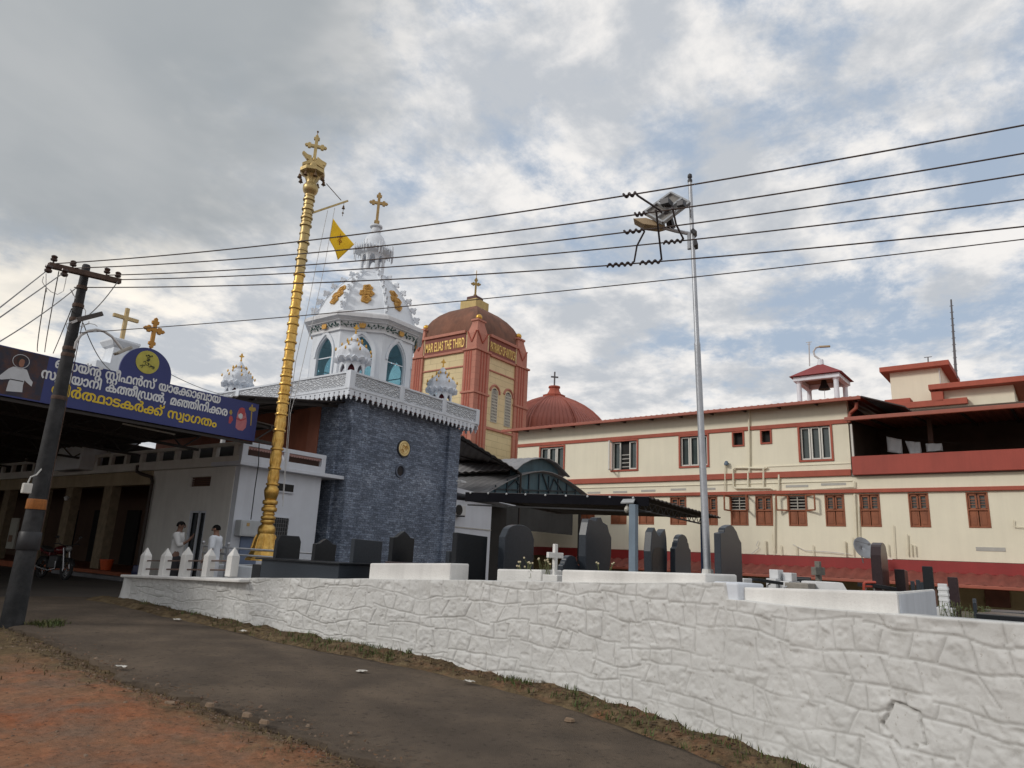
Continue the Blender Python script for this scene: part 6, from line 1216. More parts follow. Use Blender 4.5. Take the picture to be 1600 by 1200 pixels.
def build_roof_rods():
    st = mat('grey iron')
    (u, z), (u2, z2) = on(1494, 590, 10), on(1486, 468, 10); m = MB().tube([Q(u, 10, z), Q(u2, 10, z2)], [.07, .04], 6)
    for k in range(12): q = Q(lerp(u, u2, k / 12), 10, lerp(z, z2, k / 12)); m.bar(q - BU * .09, q + BU * .09, .03)
    tag(m.build('antenna_mast', st, smooth=True), 'thin tall antenna mast rising behind the roof rooms at the right', 'antenna')
    (u, z), (u2, z2) = on(1450, 572, 9), on(1450, 558, 9); m = MB().tube([Q(u, 9, z - .2), Q(u2, 9, z2)], .03, 6); m.bar(Q(u2 - .18, 9, z2), Q(u2 + .18, 9, z2), .03)
    tag(m.build('lightning_rod', st), 'short T-shaped rod on the cream roof room', 'rod')
    # towels on the balcony line
    cl = mat('white towel cloth', (.58, .59, .60), .9, .06, 4, .2, 40); d = .9; lab = ['left white towel hanging on the balcony line', 'middle white towel with a drooping corner on the balcony line', 'partly hidden grey-white towel beside the balcony post']
    for (q, lb) in zip(([(1385, 682), (1409, 687), (1410, 709), (1387, 706)], [(1414, 689), (1438, 691), (1440, 708), (1422, 710)], [(1446, 693), (1472, 693), (1473, 704), (1448, 706)]), lab):
        P = [Vector(Q(on(x, y, d)[0], d, on(x, y, d)[1])) for x, y in q]; rows = []
        for i in range(7): rows.append([P[0].lerp(P[1], j / 6).lerp(P[3].lerp(P[2], j / 6), i / 6) + BD * .05 * math.sin(j * 1.9 + i * .5) for j in range(7)])
        o = MB().sheet(rows).build('towel', cl, smooth='all'); o.modifiers.new('thick', 'SOLIDIFY').thickness = .01; tag(o, lb, 'towel', 'towels drying on the balcony')
    (u0, z0), (u1, z1) = on(1375, 679, d), on(1500, 693, d); tag(MB().tube([Q(u0, d, z0), Q((u0 + u1) / 2, d, (z0 + z1) / 2 - .02), Q(u1, d, z1)], .008, 5).build('clothes_line', mat('dark steel frame')), 'thin clothes line along the dark balcony', 'line')
    # dish
    (u, z) = on(1347, 857, -1.6); c = Q(u, -1.6, z); ax_ = Vector((-.62, -.70, .36)).normalized(); s = ax_.orthogonal().normalized(); t = ax_.cross(s); vs = []; n = 28
    prof = [(0.001, 0), (.16, .015), (.30, .05), (.41, .10), (.425, .10)]
    for rr, w in prof:
        for j in range(n): a = 2 * math.pi * j / n; vs.append(c + (s * math.cos(a) + t * math.sin(a)) * rr + ax_ * w)
    dm = MB().add(vs, [(i * n + j, i * n + (j + 1) % n, (i + 1) * n + (j + 1) % n, (i + 1) * n + j) for i in range(4) for j in range(n)])
    r = thing('satellite_dish', 'round grey satellite dish in front of the cream facade beside the tall headstone', 'dish', (c.x, c.y, c.z - .6)); o = dm.build('reflector', mat('grey dish enamel', (.26, .28, .31), .5, .1, 5), r, smooth=True); o.modifiers.new('thick', 'SOLIDIFY').thickness = .012
    ft = MB(); ft.tube([c - ax_ * .02, c - ax_ * .12, c + Vector((.05, .0, -.55))], .022, 6); ft.tube([c - t * .38 + ax_ * .1, c + ax_ * .42], .012, 5); ft.box(tuple(c + ax_ * .42 - Vector((.04, .04, .04))), tuple(c + ax_ * .42 + Vector((.04, .04, .04)))); ft.build('stand', st, r)
build_roof_rods()

# ------------------------------------------------------------------ sheds between the chapel and the cream building
def build_sheds():
    dk = mat('dark corrugated sheet'); gy = mat('grey corrugated sheet', (.25, .25, .26), .6, .15, 1.2, streak=.2); bl = mat('blue-green gable sheet', (.055, .115, .150), .6, .2, 1.5, streak=.25); fr = mat('dark steel frame')
    # white annex beside the chapel
    r = thing('white_annex', 'small white annex with sloping slab roof at the right of the slate-blue front', 'building', (21.6, 18.3, GZ))
    Y0 = 17.35; xr = ay(768, 800, Y0).x; wm = mat('white wall paint')
    MB().box((20.1, Y0, GZ), (xr, Y0 + 1.6, 2.02)).build('wall', wm, r)
    a, b = ay(714, 762, Y0 - .25), ay(806, 785, Y0 - .25); th = .17
    MB().add([(a.x, Y0 - .25, a.z), (b.x, Y0 - .25, b.z), (b.x, Y0 + 2.2, b.z), (a.x, Y0 + 2.2, a.z), (a.x, Y0 - .25, a.z - th), (b.x, Y0 - .25, b.z - th), (b.x, Y0 + 2.2, b.z - th), (a.x, Y0 + 2.2, a.z - th)], [(0, 1, 2, 3), (7, 6, 5, 4), (0, 4, 5, 1), (1, 5, 6, 2), (2, 6, 7, 3), (3, 7, 4, 0)]).build('roof_slab', wm, r)
    z = ay(740, 826, Y0).z; MB().box((20.1, Y0 - .03, z - .02), (xr, Y0, z + .02)).build('plaster_line', mat('grey cement patch'), r)
    MB().box((xr, Y0 + .4, GZ), (xr + 1.6, Y0 + .5, 2.0)).build('dark_doorway', DARK, r)
    # air conditioner
    c0, c1 = ay(709, 788, Y0 - .3), ay(727, 806, Y0 - .3); ac = mat('pale grey enamel', (.50, .51, .52), .5, .06, 4)
    t = thing('air_conditioner', 'outdoor air-conditioning unit on the white annex wall beside the slate-blue front', 'air conditioner', ((c0.x + c1.x) / 2, Y0 - .15, c1.z))
    MB().box((c0.x - .1, Y0 - .32, c1.z), (c1.x, Y0 - .02, c0.z)).build('case', ac, t, bev=.015); m = MB(); cc = Vector((lerp(c0.x, c1.x, .42), Y0 - .325, (c0.z + c1.z) / 2))
    for rr in (.07, .12, .17, .2): m.tube([cc + Vector((rr * math.cos(q), 0, rr * math.sin(q))) for q in np.linspace(0, 6.283, 24, endpoint=False)], .006, 4, closed=True)
    m.build('fan_guard', fr, t); m = MB(); m.prism([(.19 * math.cos(q), .19 * math.sin(q)) for q in np.linspace(0, 6.283, 24, endpoint=False)], cc, X_, Z_, Y_, -.0, .003); m.build('fan_opening', DARK, t); m = MB()
    m.bar((c0.x, Y0 - .35, c1.z - .03), (c0.x, Y0, c1.z - .03), .04); m.bar((c1.x - .1, Y0 - .35, c1.z - .03), (c1.x - .1, Y0, c1.z - .03), .04); m.build('bracket', fr, t)
    # camera on the slate corner
    c = ay(719, 752, 16.8); t = thing('security_camera', 'small white security camera on the right edge of the slate-blue front', 'camera', c); m = MB().bar(c, c + Vector((.22, -.1, -.03)), .09, .09); m.build('housing', ac, t, bev=.015); MB().tube([c, c + Vector((-.16, .1, .0))], .02, 6).build('bracket', ac, t)
    # brown-black lean-to on the chapel's right side
    r = thing('side_lean_to', 'dark sheet lean-to sloping down from the chapel towards the church tower', 'lean-to', (23, 20, GZ))
    A, B, C, D = ay(721, 680, 17.9), ay(814, 738, 17.9), ay(802, 735, 23), ay(700, 726, 24.5); rows = []
    for i in range(60): t = i / 59; p, q = A.lerp(B, t), D.lerp(C, t); rows.append([p.lerp(q, j / 8) + Z_ * .02 * math.sin(i * 1.05) for j in range(9)])
    MB().sheet(rows, .03).build('roof_sheet', dk, r, smooth=True); m = MB()
    for t in (.1, .5, .95): m.bar(A.lerp(B, t) - Z_ * .06, D.lerp(C, t) - Z_ * .06, .06)
    for t in (.05, .5, .95): m.bar(A.lerp(D, t) - Z_ * .1, B.lerp(C, t) - Z_ * .1, .06)
    for p in (B, C): m.bar(p - Z_ * .05, Vector((p.x, p.y, GZ)), .07)
    m.build('frame', fr, r)
    # vaulted shed with blue gable and raised monitor
    Yg = 18.3; r = thing('vaulted_shed', 'vaulted sheet-metal shed with blue-green gable and raised curved ridge vent', 'shed', (ay(830, 770, Yg).x, Yg + 4, GZ))
    def prof(pts): return [ay(x, y, Yg) for x, y in pts]
    cv = prof([(754, 771), (772, 761), (788, 752), (802, 745.5), (815, 741), (828, 738), (842, 736.5), (856, 739), (870, 745), (885, 754), (898, 763), (911, 773)]); fine = []
    for a, b in zip(cv[:-1], cv[1:]): fine += [a.lerp(b, k / 4) for k in range(4)]
    fine.append(cv[-1])
    def vault(pts, y0, y1, nm, m, par, th=.03, corr=True):
        rows = [[Vector((p.x, y, p.z + (.03 * math.sin(y * 14) if corr else 0))) for p in pts] for y in np.linspace(y0, y1, 150)]; return MB().sheet(rows, th).build(nm, m, par, smooth=True)
    vault(fine, Yg - .25, Yg + 7.5, 'roof_sheet', gy, r)
    zb = cv[0].z; gp = [(p.x - cv[0].x, p.z - zb - .04) for p in fine]; MB().prism([(0, -.15)] + gp[1:-1] + [(gp[-1][0], -.15)], (cv[0].x, Yg, zb), X_, Z_, Y_, 0, .04).build('gable', bl, r)
    m = MB()
    for k in range(9): x = lerp(cv[0].x, cv[-1].x, (k + 1) / 10); zt = max(p.z for p in fine if abs(p.x - x) < .6) - .15; m.bar((x, Yg - .03, zb), (x, Yg - .03, zt), .05)
    for a, b in (((789, 766), (806, 750)), ((848, 741), (858, 770)), ((858, 770), (866, 748)), ((820, 770), (806, 750)), ((866, 748), (880, 770))): m.bar(ay(*a, Yg - .05), ay(*b, Yg - .05), .05)
    m.bar(ay(770, 764, Yg - .05), ay(900, 768, Yg - .05), .05); m.build('gable_frame', mat('dark blue steel', (.02, .035, .05), .6), r)
    mv = prof([(805, 733), (815, 724), (828, 717.5), (843, 715), (856, 716.5), (868, 723), (878, 733), (888, 744)]); f2 = []
    for a, b in zip(mv[:-1], mv[1:]): f2 += [a.lerp(b, k / 3) for k in range(3)]
    f2.append(mv[-1]); mo = vault(f2, Yg - .1, Yg + 7.2, 'ridge_vent', gy, r); zm = mv[0].z
    MB().prism([(0, -.5)] + [(p.x - mv[0].x, p.z - zm - .05) for p in f2[:-3]] + [(f2[-3].x - mv[0].x, -.5)], (mv[0].x, Yg + .25, zm), X_, Z_, Y_, 0, .03).build('vent_gable', bl, mo)
    for x in (cv[0].x + .3, cv[-1].x - .3):
        for y in (Yg, Yg + 3.6, Yg + 7.2): MB().bar((x, y, GZ), (x, y, zb), .12).build('post', fr, r)
    a, b = ay(770, 790, Yg - .3), ay(905, 838, Yg - .3); MB().box((a.x, Yg + .1, lerp(a.z, b.z, .95)), (b.x, Yg + .14, zb + .05)).build('hanging_screen', mat('grey-black tarpaulin', (.040, .043, .045), .8, .3, .9, streak=.2), r)
    MB().box((cv[0].x - 1, Yg + 4.5, GZ), (cv[-1].x, Yg + 4.6, zb)).build('back_wall', mat('dim ochre wall'), r)
    # burial-ground canopy
    z1 = 1.56; X0, Y0 = 15.75, 7.2; X1 = ay(1126, 809, Y0).x; z2 = ay(1126, 808, Y0).z; Y1 = ax(728, 768, X0).y; zl = ax(740, 769, X0).z
    r = thing('burial_ground_canopy', 'flat dark sheet canopy on blue posts with a lattice truss behind the headstones', 'canopy', (17, 8, -1.1))
    rows = [[Vector((lerp(X0, X1, i / 90), lerp(Y0, Y1, j / 5), lerp(lerp(z1, z2, i / 90), lerp(zl, zl - .2, i / 90), j / 5) + .016 * math.sin(i * 1.4))) for j in range(6)] for i in range(91)]
    MB().sheet(rows, .03).build('roof_sheet', dk, r, smooth=True)
    MB().add([(X0 - .02, Y0, z1 - .0), (X0 - .02, Y1, zl), (X0 - .02, Y1, zl - .26), (X0 - .02, Y0, z1 - .22), (X0 + .02, Y0, z1 - .0), (X0 + .02, Y1, zl), (X0 + .02, Y1, zl - .26), (X0 + .02, Y0, z1 - .22)], [(0, 1, 2, 3), (7, 6, 5, 4), (0, 4, 5, 1), (3, 2, 6, 7), (0, 3, 7, 4), (1, 5, 6, 2)]).build('fascia', mat('charcoal fascia', (.010, .010, .013), .95, .15, 2, spec=.05), r)
    for i in range(9): p = Vector((X0 - .03, lerp(Y0 + .4, Y1 - .2, i / 8), lerp(z1, zl, i / 8) - .02)); MB().sphere(p, .03, 6, 4).build('roof_clip', mat('pale grey enamel'), r)
    t = MB(); n = 26; yT = Y0 + .3
    T = lambda i, d: Vector((lerp(X0 + .1, X1 - .3, i / n), yT, lerp(z1, z2, i / n) - d))
    t.tube([T(0, .08), T(n, .08)], .022, 6); t.tube([T(0, .30), T(n, .26)], .022, 6)
    for i in range(n): t.tube([T(i, .08 if i % 2 else .29), T(i + 1, .28 if i % 2 else .08)], .012, 5)
    for y in (Y0 + 3, Y1 - .3): t.tube([(X0 + .1, y, zl - .1), (X1 - .3, y, zl - .25)], .03, 6)
    t.tube([(X0 + .12, Y0, z1 - .35), (X0 + .12, Y1, zl - .35)], .022, 6); t.build('truss', mat('galvanised truss', (.07, .072, .078), .55, .2, 8, metal=.3), r)
    bp = mat('blue-grey post paint', (.16, .215, .275), .55, .12, 3, streak=.2); p1 = ay(990, 800, yT); p2 = ay(1100, 825, yT)
    for p, m in ((p1, bp), (p2, mat('dark blue post paint', (.035, .065, .14), .55, .12, 3))): MB().box((p.x - .085, p.y - .085, -1.1), (p.x + .085, p.y + .085, z1 - .2)).build('post', m, r, bev=.008)
    a, b = ax(969, 783, X0 - .06), ax(993, 782, X0 - .06); t = MB(); t.add([ax(970, 787, X0 - .2), ax(990, 786.5, X0 - .2), ax(994, 778, X0 + .1), ax(976, 778.5, X0 + .1)], [(0, 1, 2, 3)]); o = t.build('roof_panel', mat('pale panel back', (.36, .37, .38), .5, .1, 6)); o.modifiers.new('thick', 'SOLIDIFY').thickness = .03; tag(o, 'small grey panel on the canopy corner above the blue post', 'panel')
    p = ax(980, 794, X0 - .1); t = MB().lathe([(.02, .1), (.03, .06), (.07, 0), (.075, -.05), (.05, -.1), (.01, -.12)], p, 12); tag(t.build('bulb', mat('clear bulb glass', (.45, .43, .38), .2), smooth=True), 'round bulb hanging from the canopy corner over the headstones', 'bulb')
build_sheds()

# ------------------------------------------------------------------ utility pole and overhead lines
PX, PY = 4.45, 11.94
def build_pole():
    dk = mat('weathered black pole', (.013, .014, .016), .8, .5, 5, .5, 18, col2=(.028, .028, .03), spots=.5)
    st = mat('dull galvanised steel', (.09, .085, .08), .6, .3, 12, metal=.5); rust = mat('rusty steel', (.075, .045, .032), .8, .4, 14)
    porc = mat('brown porcelain', (.05, .028, .022), .3)
    r = thing('utility_pole', 'tall dark electricity pole with crossarm at the roadside', 'utility pole', (PX, PY, zroad(PY)))
    zt = zat(PX, PY, 414)
    MB().lathe([(.158, -.35), (.152, 0)] + [(w / 2 * (PX * RM[0][2] + PY * RM[1][2] + zat(PX, PY, y) * RM[2][2]) / -F_PX, zat(PX, PY, y) - zroad(PY)) for y, w in ((900, 30), (850, 28), (780, 25), (690, 22), (622, 20), (540, 17), (470, 13.5), (416, 11.5))] + [(.05, zt - zroad(PY))], (PX, PY, zroad(PY)), 18).build('shaft', dk, r, smooth=True)
    def q(px, py, Y=PY - .18): return ay(px, py, Y)
    a, b = q(76, 414), q(188, 440)
    MB().bar(a, b, .09, .085).build('crossarm', rust, r, bev=.006)
    for px, py in ((83, 412), (113, 420), (166, 431), (183, 437)):
        p = q(px, py); MB().lathe([(.012, -.02), (.014, .04), (.045, .05), (.05, .075), (.03, .085), (.042, .1), (.046, .12), (.028, .135)], p, 12).build('insulator', porc, r, smooth=True)
    for px, py in ((76, 420), (101, 426)):
        p = q(px, py, PY - .3); MB().lathe([(.01, -.07), (.05, -.05), (.055, -.02), (.03, 0), (.055, .02), (.05, .05), (.01, .06)], p, 12).build('strain_insulator', porc, r, smooth=True)
    for py in (450, 478, 500, 545, 555, 622):
        z = zat(PX, PY, py); rr = lerp(.142, .058, (z + 1.27) / 5.6); MB().lathe([(rr + .012, -.03), (rr + .016, 0), (rr + .012, .03)], (PX, PY, z), 18).build('clamp_band', rust, r, smooth=True)
    # old tube fitting on a short bracket
    f = MB().bar(q(120, 500), q(160, 490), .06, .075).build('tube_lamp', mat('grimy lamp casing', (.06, .05, .045), .6, .3, 9), r, bev=.01)
    MB().bar(q(112, 504), q(122, 500), .035).build('bracket', st, f)
    # swan neck with a flat lamp head
    pts = [(117, 545), (119, 535), (126, 524), (138, 517), (150, 515), (163, 518), (175, 526), (184, 537), (191, 546)]
    la = MB().tube([ay(x, y, PY - .17 - .01 * i) for i, (x, y) in enumerate(pts)], .021, 10).build('lamp_arm', st, r, smooth=True)
    A, B = ay(181, 553, PY - .35), ay(203, 543, PY - .35)
    hd = MB(); hd.bar(A, B, .17, .045, (0, 0, 1)); hd.build('lamp_head', mat('pale lamp housing', (.34, .32, .28), .5, .2, 10), la, bev=.012)
    # number band, meter box, boards low on the pole
    z = zat(PX, PY, 788)
    MB().lathe([(.134, -.075), (.137, -.07), (.133, .07), (.128, .075)], (PX, PY, z), 20, cap=False).build('number_band', mat('orange band paint', (.30, .105, .02), .7, .35, 30, spots=.5), r, smooth=True)
    p = ay(42, 762, PY - .1); bx = MB().box((p.x - .06, p.y - .04, p.z - .085), (p.x + .06, p.y + .04, p.z + .065)).build('fuse_box', mat('aged white enamel', (.55, .54, .50), .5, .15, 8, spots=.4), r, bev=.012)
    MB().tube([p + Z_ * .07, p + Vector((.02, 0, .16)), p + Vector((.09, .0, .2)), p + Vector((.15, .02, .3))], .012).build('conduit', mat('pale cable', (.42, .42, .40), .6), bx, smooth=True)
    z = zat(PX, PY, 845); MB().lathe([(.146, -.13), (.152, -.12), (.148, .12), (.14, .13)], (PX, PY, z), 20, cap=False).build('tar_band', mat('tar', (.012, .012, .015), .5, .3, 9), r, smooth=True)
    z1 = zat(PX, PY, 700); MB().tube([(PX + .10, PY - .09, zroad(PY) + .35), (PX + .11, PY - .08, lerp(zroad(PY), z1, .6)), (PX + .09, PY - .09, z1), (PX + .08, PY - .08, zt - .9)], .006, 6).build('earth_wire', rust, r)
    # loose loops of wire about the head
    wm = mat('slack wire', (.11, .105, .10), .6)
    loops = [[(68, 432), (66, 440), (70, 447), (80, 456), (90, 460), (99, 455), (102, 442), (104, 430)],
             [(72, 427), (72, 445), (73, 457)], [(131, 481), (134, 486), (133, 493), (128, 497)], [(112, 503), (104, 506), (105, 514), (107, 518)],
             [(139, 502), (139, 506), (132, 508), (128, 512)], [(118, 467), (112, 454), (110, 452), (115, 462)], [(125, 510), (138, 505), (148, 507), (152, 510)]]
    for l in loops: MB().tube([ay(x, y, PY - .22 + .02 * i) for i, (x, y) in enumerate(l)], .0055, 5).build('loose_wire', wm, r, smooth=True)

def wire(A, B, sag, n=26, k=.0):
    A, B = Vector(A), Vector(B); return [A.lerp(B, i / n) - Z_ * sag * 4 * (i / n) * (1 - i / n) for i in range(n + 1)]
def at_px(pts, px):
    best = None
    for a, b in zip(pts[:-1], pts[1:]):
        xa, xb = proj(a)[0], proj(b)[0]
        if (xa - px) * (xb - px) <= 0 and abs(xa - xb) > 1e-6: t = (px - xa) / (xb - xa); return Vector(a).lerp(Vector(b), t)
LINES = []
def build_lines():
    cond = mat('brown bare conductor', (.060, .040, .032), .55, .25, 6, metal=.3)
    #        pole end pixel, right-edge pixel y, height there, mid pixel y at x=1000
    spec = [((84, 412), 193, 3.95, 302.0), ((113, 419), 237, 3.95, 334.5), ((166, 430), 270, 3.95, 360.0), ((186, 437), 310, 3.95, 383.0), ((116, 449), 352, 3.60, 411.0), ((124, 520), 373, 3.55, 442.0)]
    labs = ['topmost of the overhead wires crossing the sky', 'second overhead wire from the top crossing the sky', 'third overhead wire from the top crossing the sky',
            'fourth overhead wire from the top crossing the sky', 'fifth overhead wire down carrying two spiral ties', 'lowest overhead wire, starting at the pole under the lamp']
    for i, (pe, yr, zr, ym) in enumerate(spec):
        A = ay(pe[0], pe[1], PY - .15); B = az(1600, yr, zr)
        for _ in range(7):
            C = A + (B - A) * 1.55                                        # next pole stands past the frame
            lo, hi = -1.0, 1.5
            for _ in range(30):
                sg = (lo + hi) / 2; P = at_px(wire(A, C, sg, 60), 1000)
                if proj(P)[1] < ym: lo = sg
                else: hi = sg
            P = at_px(wire(A, C, sg, 60), 1599); B.z += (zat(P.x, P.y, yr) - P.z) * .9
        pts = wire(A, C, sg, 60); LINES.append(pts)
        tag(MB().tube(pts, .0085 if i < 5 else .0065, 6).build('power_line', cond, smooth=True), labs[i], 'power line', 'overhead lines crossing to the next pole')
    # spiral spacers between neighbouring lines
    sm = mat('dark spacer rod', (.030, .018, .018), .5, .2, 9)
    def spiral(line, x0, x1, turns):
        o = []; n = int(turns * 10)
        for k in range(n + 1):
            px = lerp(x0, x1, k / n); p = at_px(line, px); a = 2 * math.pi * turns * k / n
            d = (line[-1] - line[0]).normalized(); u = Z_ - d * d.z; u.normalize(); w = d.cross(u)
            o.append(p + (u * math.cos(a) + w * math.sin(a)) * .021)
        return o
    lab = ['dark spacer rod slanting between the top two wires', 'long dark spacer rod from the second wire down to the fifth', 'curved dark spacer rod between the third and fifth wires', 'dark spacer rod between the second and fourth wires']
    sp = [((0, 974, 996, 2.5), None, (1, 1030, 1034, .5)), ((1, 1024, 1026, .3), None, (4, 1034, 1000, 3.5)), ((2, 975, 1007, 3.5), (1002, 388), (4, 991, 949, 4.5)), ((1, 1050, 1052, .4), (1055, 352), (3, 1068, 1037, 3.5))]
    for (s0, mid, s1), lb in zip(sp, lab):
        p = spiral(LINES[s0[0]], *s0[1:]); q = spiral(LINES[s1[0]], *s1[1:])
        pts = p + ([(p[-1] + q[0]) / 2 + Vector((.0, .03, .02))] if mid else []) + q
        tag(MB().tube(pts, .012, 6).build('line_spacer', sm, smooth=True), lb, 'line spacer', 'spiral spacer rods on the overhead wires')
    tie = spiral(LINES[1], 992, 1009, 2.5); tag(MB().tube(tie, .012, 6).build('line_tie', sm, smooth=True), 'short dark spiral tie wound on the second wire', 'line tie')
    # service wires leaving to the left and drops to the canopy
    sv = mat('grey service wire', (.16, .155, .15), .6)
    drops = [(((72, 424), 11.7), ((-40, 512), 8.0), .0, 'upper wire running off left from the crossarm'), (((97, 428), 11.6), ((-40, 524), 8.0), .0, 'second wire running off left from the crossarm'),
             (((119, 450), 11.75), ((-25, 548), 9.5), .05, 'wire running off left from below the crossarm'),
             (((72, 450), 11.7), ((59, 549), 15.4), .25, 'left service wire dropping to the top of the blue banner'), (((92, 424), 11.7), ((70, 550), 15.4), .25, 'right service wire dropping to the top of the blue banner'),
             (((112, 482), 11.8), ((83, 552), 15.4), .02, 'thin wire slanting from the pole to the banner top'), (((130, 505), 11.75), ((172, 578), 15.4), .1, 'wire looping from the pole behind the lamp to the banner'),
             (((184, 440), 11.7), ((139, 492), 11.6), .05, 'crooked lead from the right end of the crossarm'),
             (((267, 585), 15.5), ((350, 617), 19), .05, 'thin wire from the round banner top to the chapel roof')]
    for (a, ya), (b, yb), sg, lb in drops:
        tag(MB().tube(wire(ay(*a, ya), ay(*b, yb), sg, 14), .008, 5).build('service_wire', sv, smooth=True), lb, 'wire', 'service wires at the utility pole')
build_pole(); build_lines()

# ------------------------------------------------------------------ canopy over the forecourt, banner, pinnacle
def build_canopy():
    dk = mat('dark canopy sheet', (.055, .042, .036), .75, .3, 1.5, streak=.15); fr = mat('dark steel frame', (.03, .025, .023), .7)
    r = thing('entrance_canopy', 'dark sheet-roofed canopy on steel trusses over the forecourt behind the blue banner', 'canopy', (4, 30, GZ))
    def zc(x): return 3.02 + .05 * (10.9 - x)
    def sheet(x0, x1, y0, y1, n):
        return [[Vector((lerp(x0, x1, k / 8), y, zc(lerp(x0, x1, k / 8)) + .02 * math.sin(y * 18))) for y in np.linspace(y0, y1, n)] for k in range(9)]
    MB().sheet(sheet(10.95, -9, 15.5, 47.5, 300), .03).build('roof_sheet', dk, r, smooth=True)
    MB().sheet(sheet(14.6, 10.97, 23.5, 47.5, 220), .03).build('roof_sheet', dk, r, smooth=True)  # sheet carried on over the hall to keep light from leaking in
    t = MB()
    for y in np.arange(15.6, 47, 3.4):
        t.bar((10.9, y, zc(10.9) - .45), (-9, y, zc(-9) - .9), .07); t.bar((10.9, y, zc(10.9) - .06), (-9, y, zc(-9) - .06), .07)
        for k in range(20):
            x = 10.9 - k; a = (x, y, zc(x) - .06); b = (x - .5, y, zc(x) - .45 - .02 * k); c = (x - 1, y, zc(x - 1) - .06); t.bar(a, b, .035); t.bar(b, c, .035)
    for x in (10.8, 8.5, 6, 3.5, 1, -2): t.bar((x, 15.5, zc(x) - .05), (x, 47, zc(x) - .05), .05, .07)
    t.build('truss', fr, r)
    for y in (18.6, 25.5, 32.4, 39): MB().box((11.36, y, 2.2), (11.46, y + .1, 3.0)).build('stub_post', mat('rust primer', (.25, .085, .045), .7), r)
    for x, y in ((-1, 15.7), (-1, 26), (-1, 38), (-8.5, 15.7), (-8.5, 38)): MB().lathe([(.09, GZ - .05), (.08, zc(x) - .3)], (x, y, 0), 12).build('post', fr, r)
    MB().box((-9, 47.5, GZ), (14.6, 47.7, 4.2)).build('end_wall', mat('added dark back', (.09, .07, .055), .85, .2, 1), r)  # dark back added to close the light leak under the canopy
    MB().box((-9.2, 24, GZ), (-9, 47.6, 4.0)).build('side_wall', mat('added dark back'), r) if False else None
    MB().bar((8.05, 17.6, 2.72), (9.4, 17.6, 2.68), .035).build('tube_light', mat('unlit tube', (.5, .5, .48), .4), r)
    return r
GLYPHS = {}
for _l in GLYPH_DATA.strip().split('\n'):
    _n, _d = _l.split('='); _a, _c = _d.split(':')
    GLYPHS[_n] = (int(_a) * 4, [[tuple(int(v) * 4 for v in p.split(',')) for p in c.split(' ')] for c in _c.split('|')])
def script_line(name, names, parent, material, A, B, xh, bold):
    """set a row of outline letters from A to B, body height xh"""
    total = sum(380 if n == '_' else GLYPHS[n][0] for n in names); A, B = Vector(A), Vector(B); sx = (B - A).length / total; sy = xh / 566
    from mathutils.geometry import delaunay_2d_cdt
    mb = MB(); U = (B - A).normalized(); x = 0; done = {}; cnt = 0
    def wind(p, cs):
        w = 0
        for c in cs:
            for (x1, y1), (x2, y2) in zip(c, c[1:] + c[:1]):
                if (y1 > p[1]) != (y2 > p[1]) and p[0] < (x2 - x1) * (p[1] - y1) / (y2 - y1) + x1: w += 1 if y2 > y1 else -1
        return w
    for n in names:
        if n == '_': x += 380; continue
        cs = GLYPHS[n][1]
        if n not in done:
            pts, ed = [], []
            for c in cs: o = len(pts); pts += [Vector(p) for p in c]; ed += [(o + i, o + (i + 1) % len(c)) for i in range(len(c))]
            v, e_, f, *_ = delaunay_2d_cdt(pts, ed, [], 0, .5)
            done[n] = v, [t for t in f if wind(sum((v[i] for i in t), Vector((0, 0))) / len(t), cs)]
        v, f = done[n]; P = lambda p, d: A + U * ((x + p[0]) * sx) + Z_ * (p[1] * sy) - Y_ * d
        mb.add([P(p, .001 + .0001 * (cnt % 3)) for p in v], f)
        for c in cs:                                                # heavier strokes: a ribbon along every outline
            for p, q in zip(c, c[1:] + c[:1]):
                d = Vector(((q[0] - p[0]) * sx, (q[1] - p[1]) * sy)); l = d.length or 1; k = d * (bold / l); w = Vector((-k.y / sx, k.x / sy)); k = Vector((k.x * .5 / sx, k.y * .5 / sy)); cnt += 1; D = .0014 + .00005 * (cnt % 60); p_, q_ = Vector(p) - k, Vector(q) + k
                mb.add([P(p_ - w, D), P(q_ - w, D), P(q_ + w, D), P(p_ + w, D)], [(0, 1, 2, 3)])
        x += GLYPHS[n][0]
    return mb.build(name, material, parent)
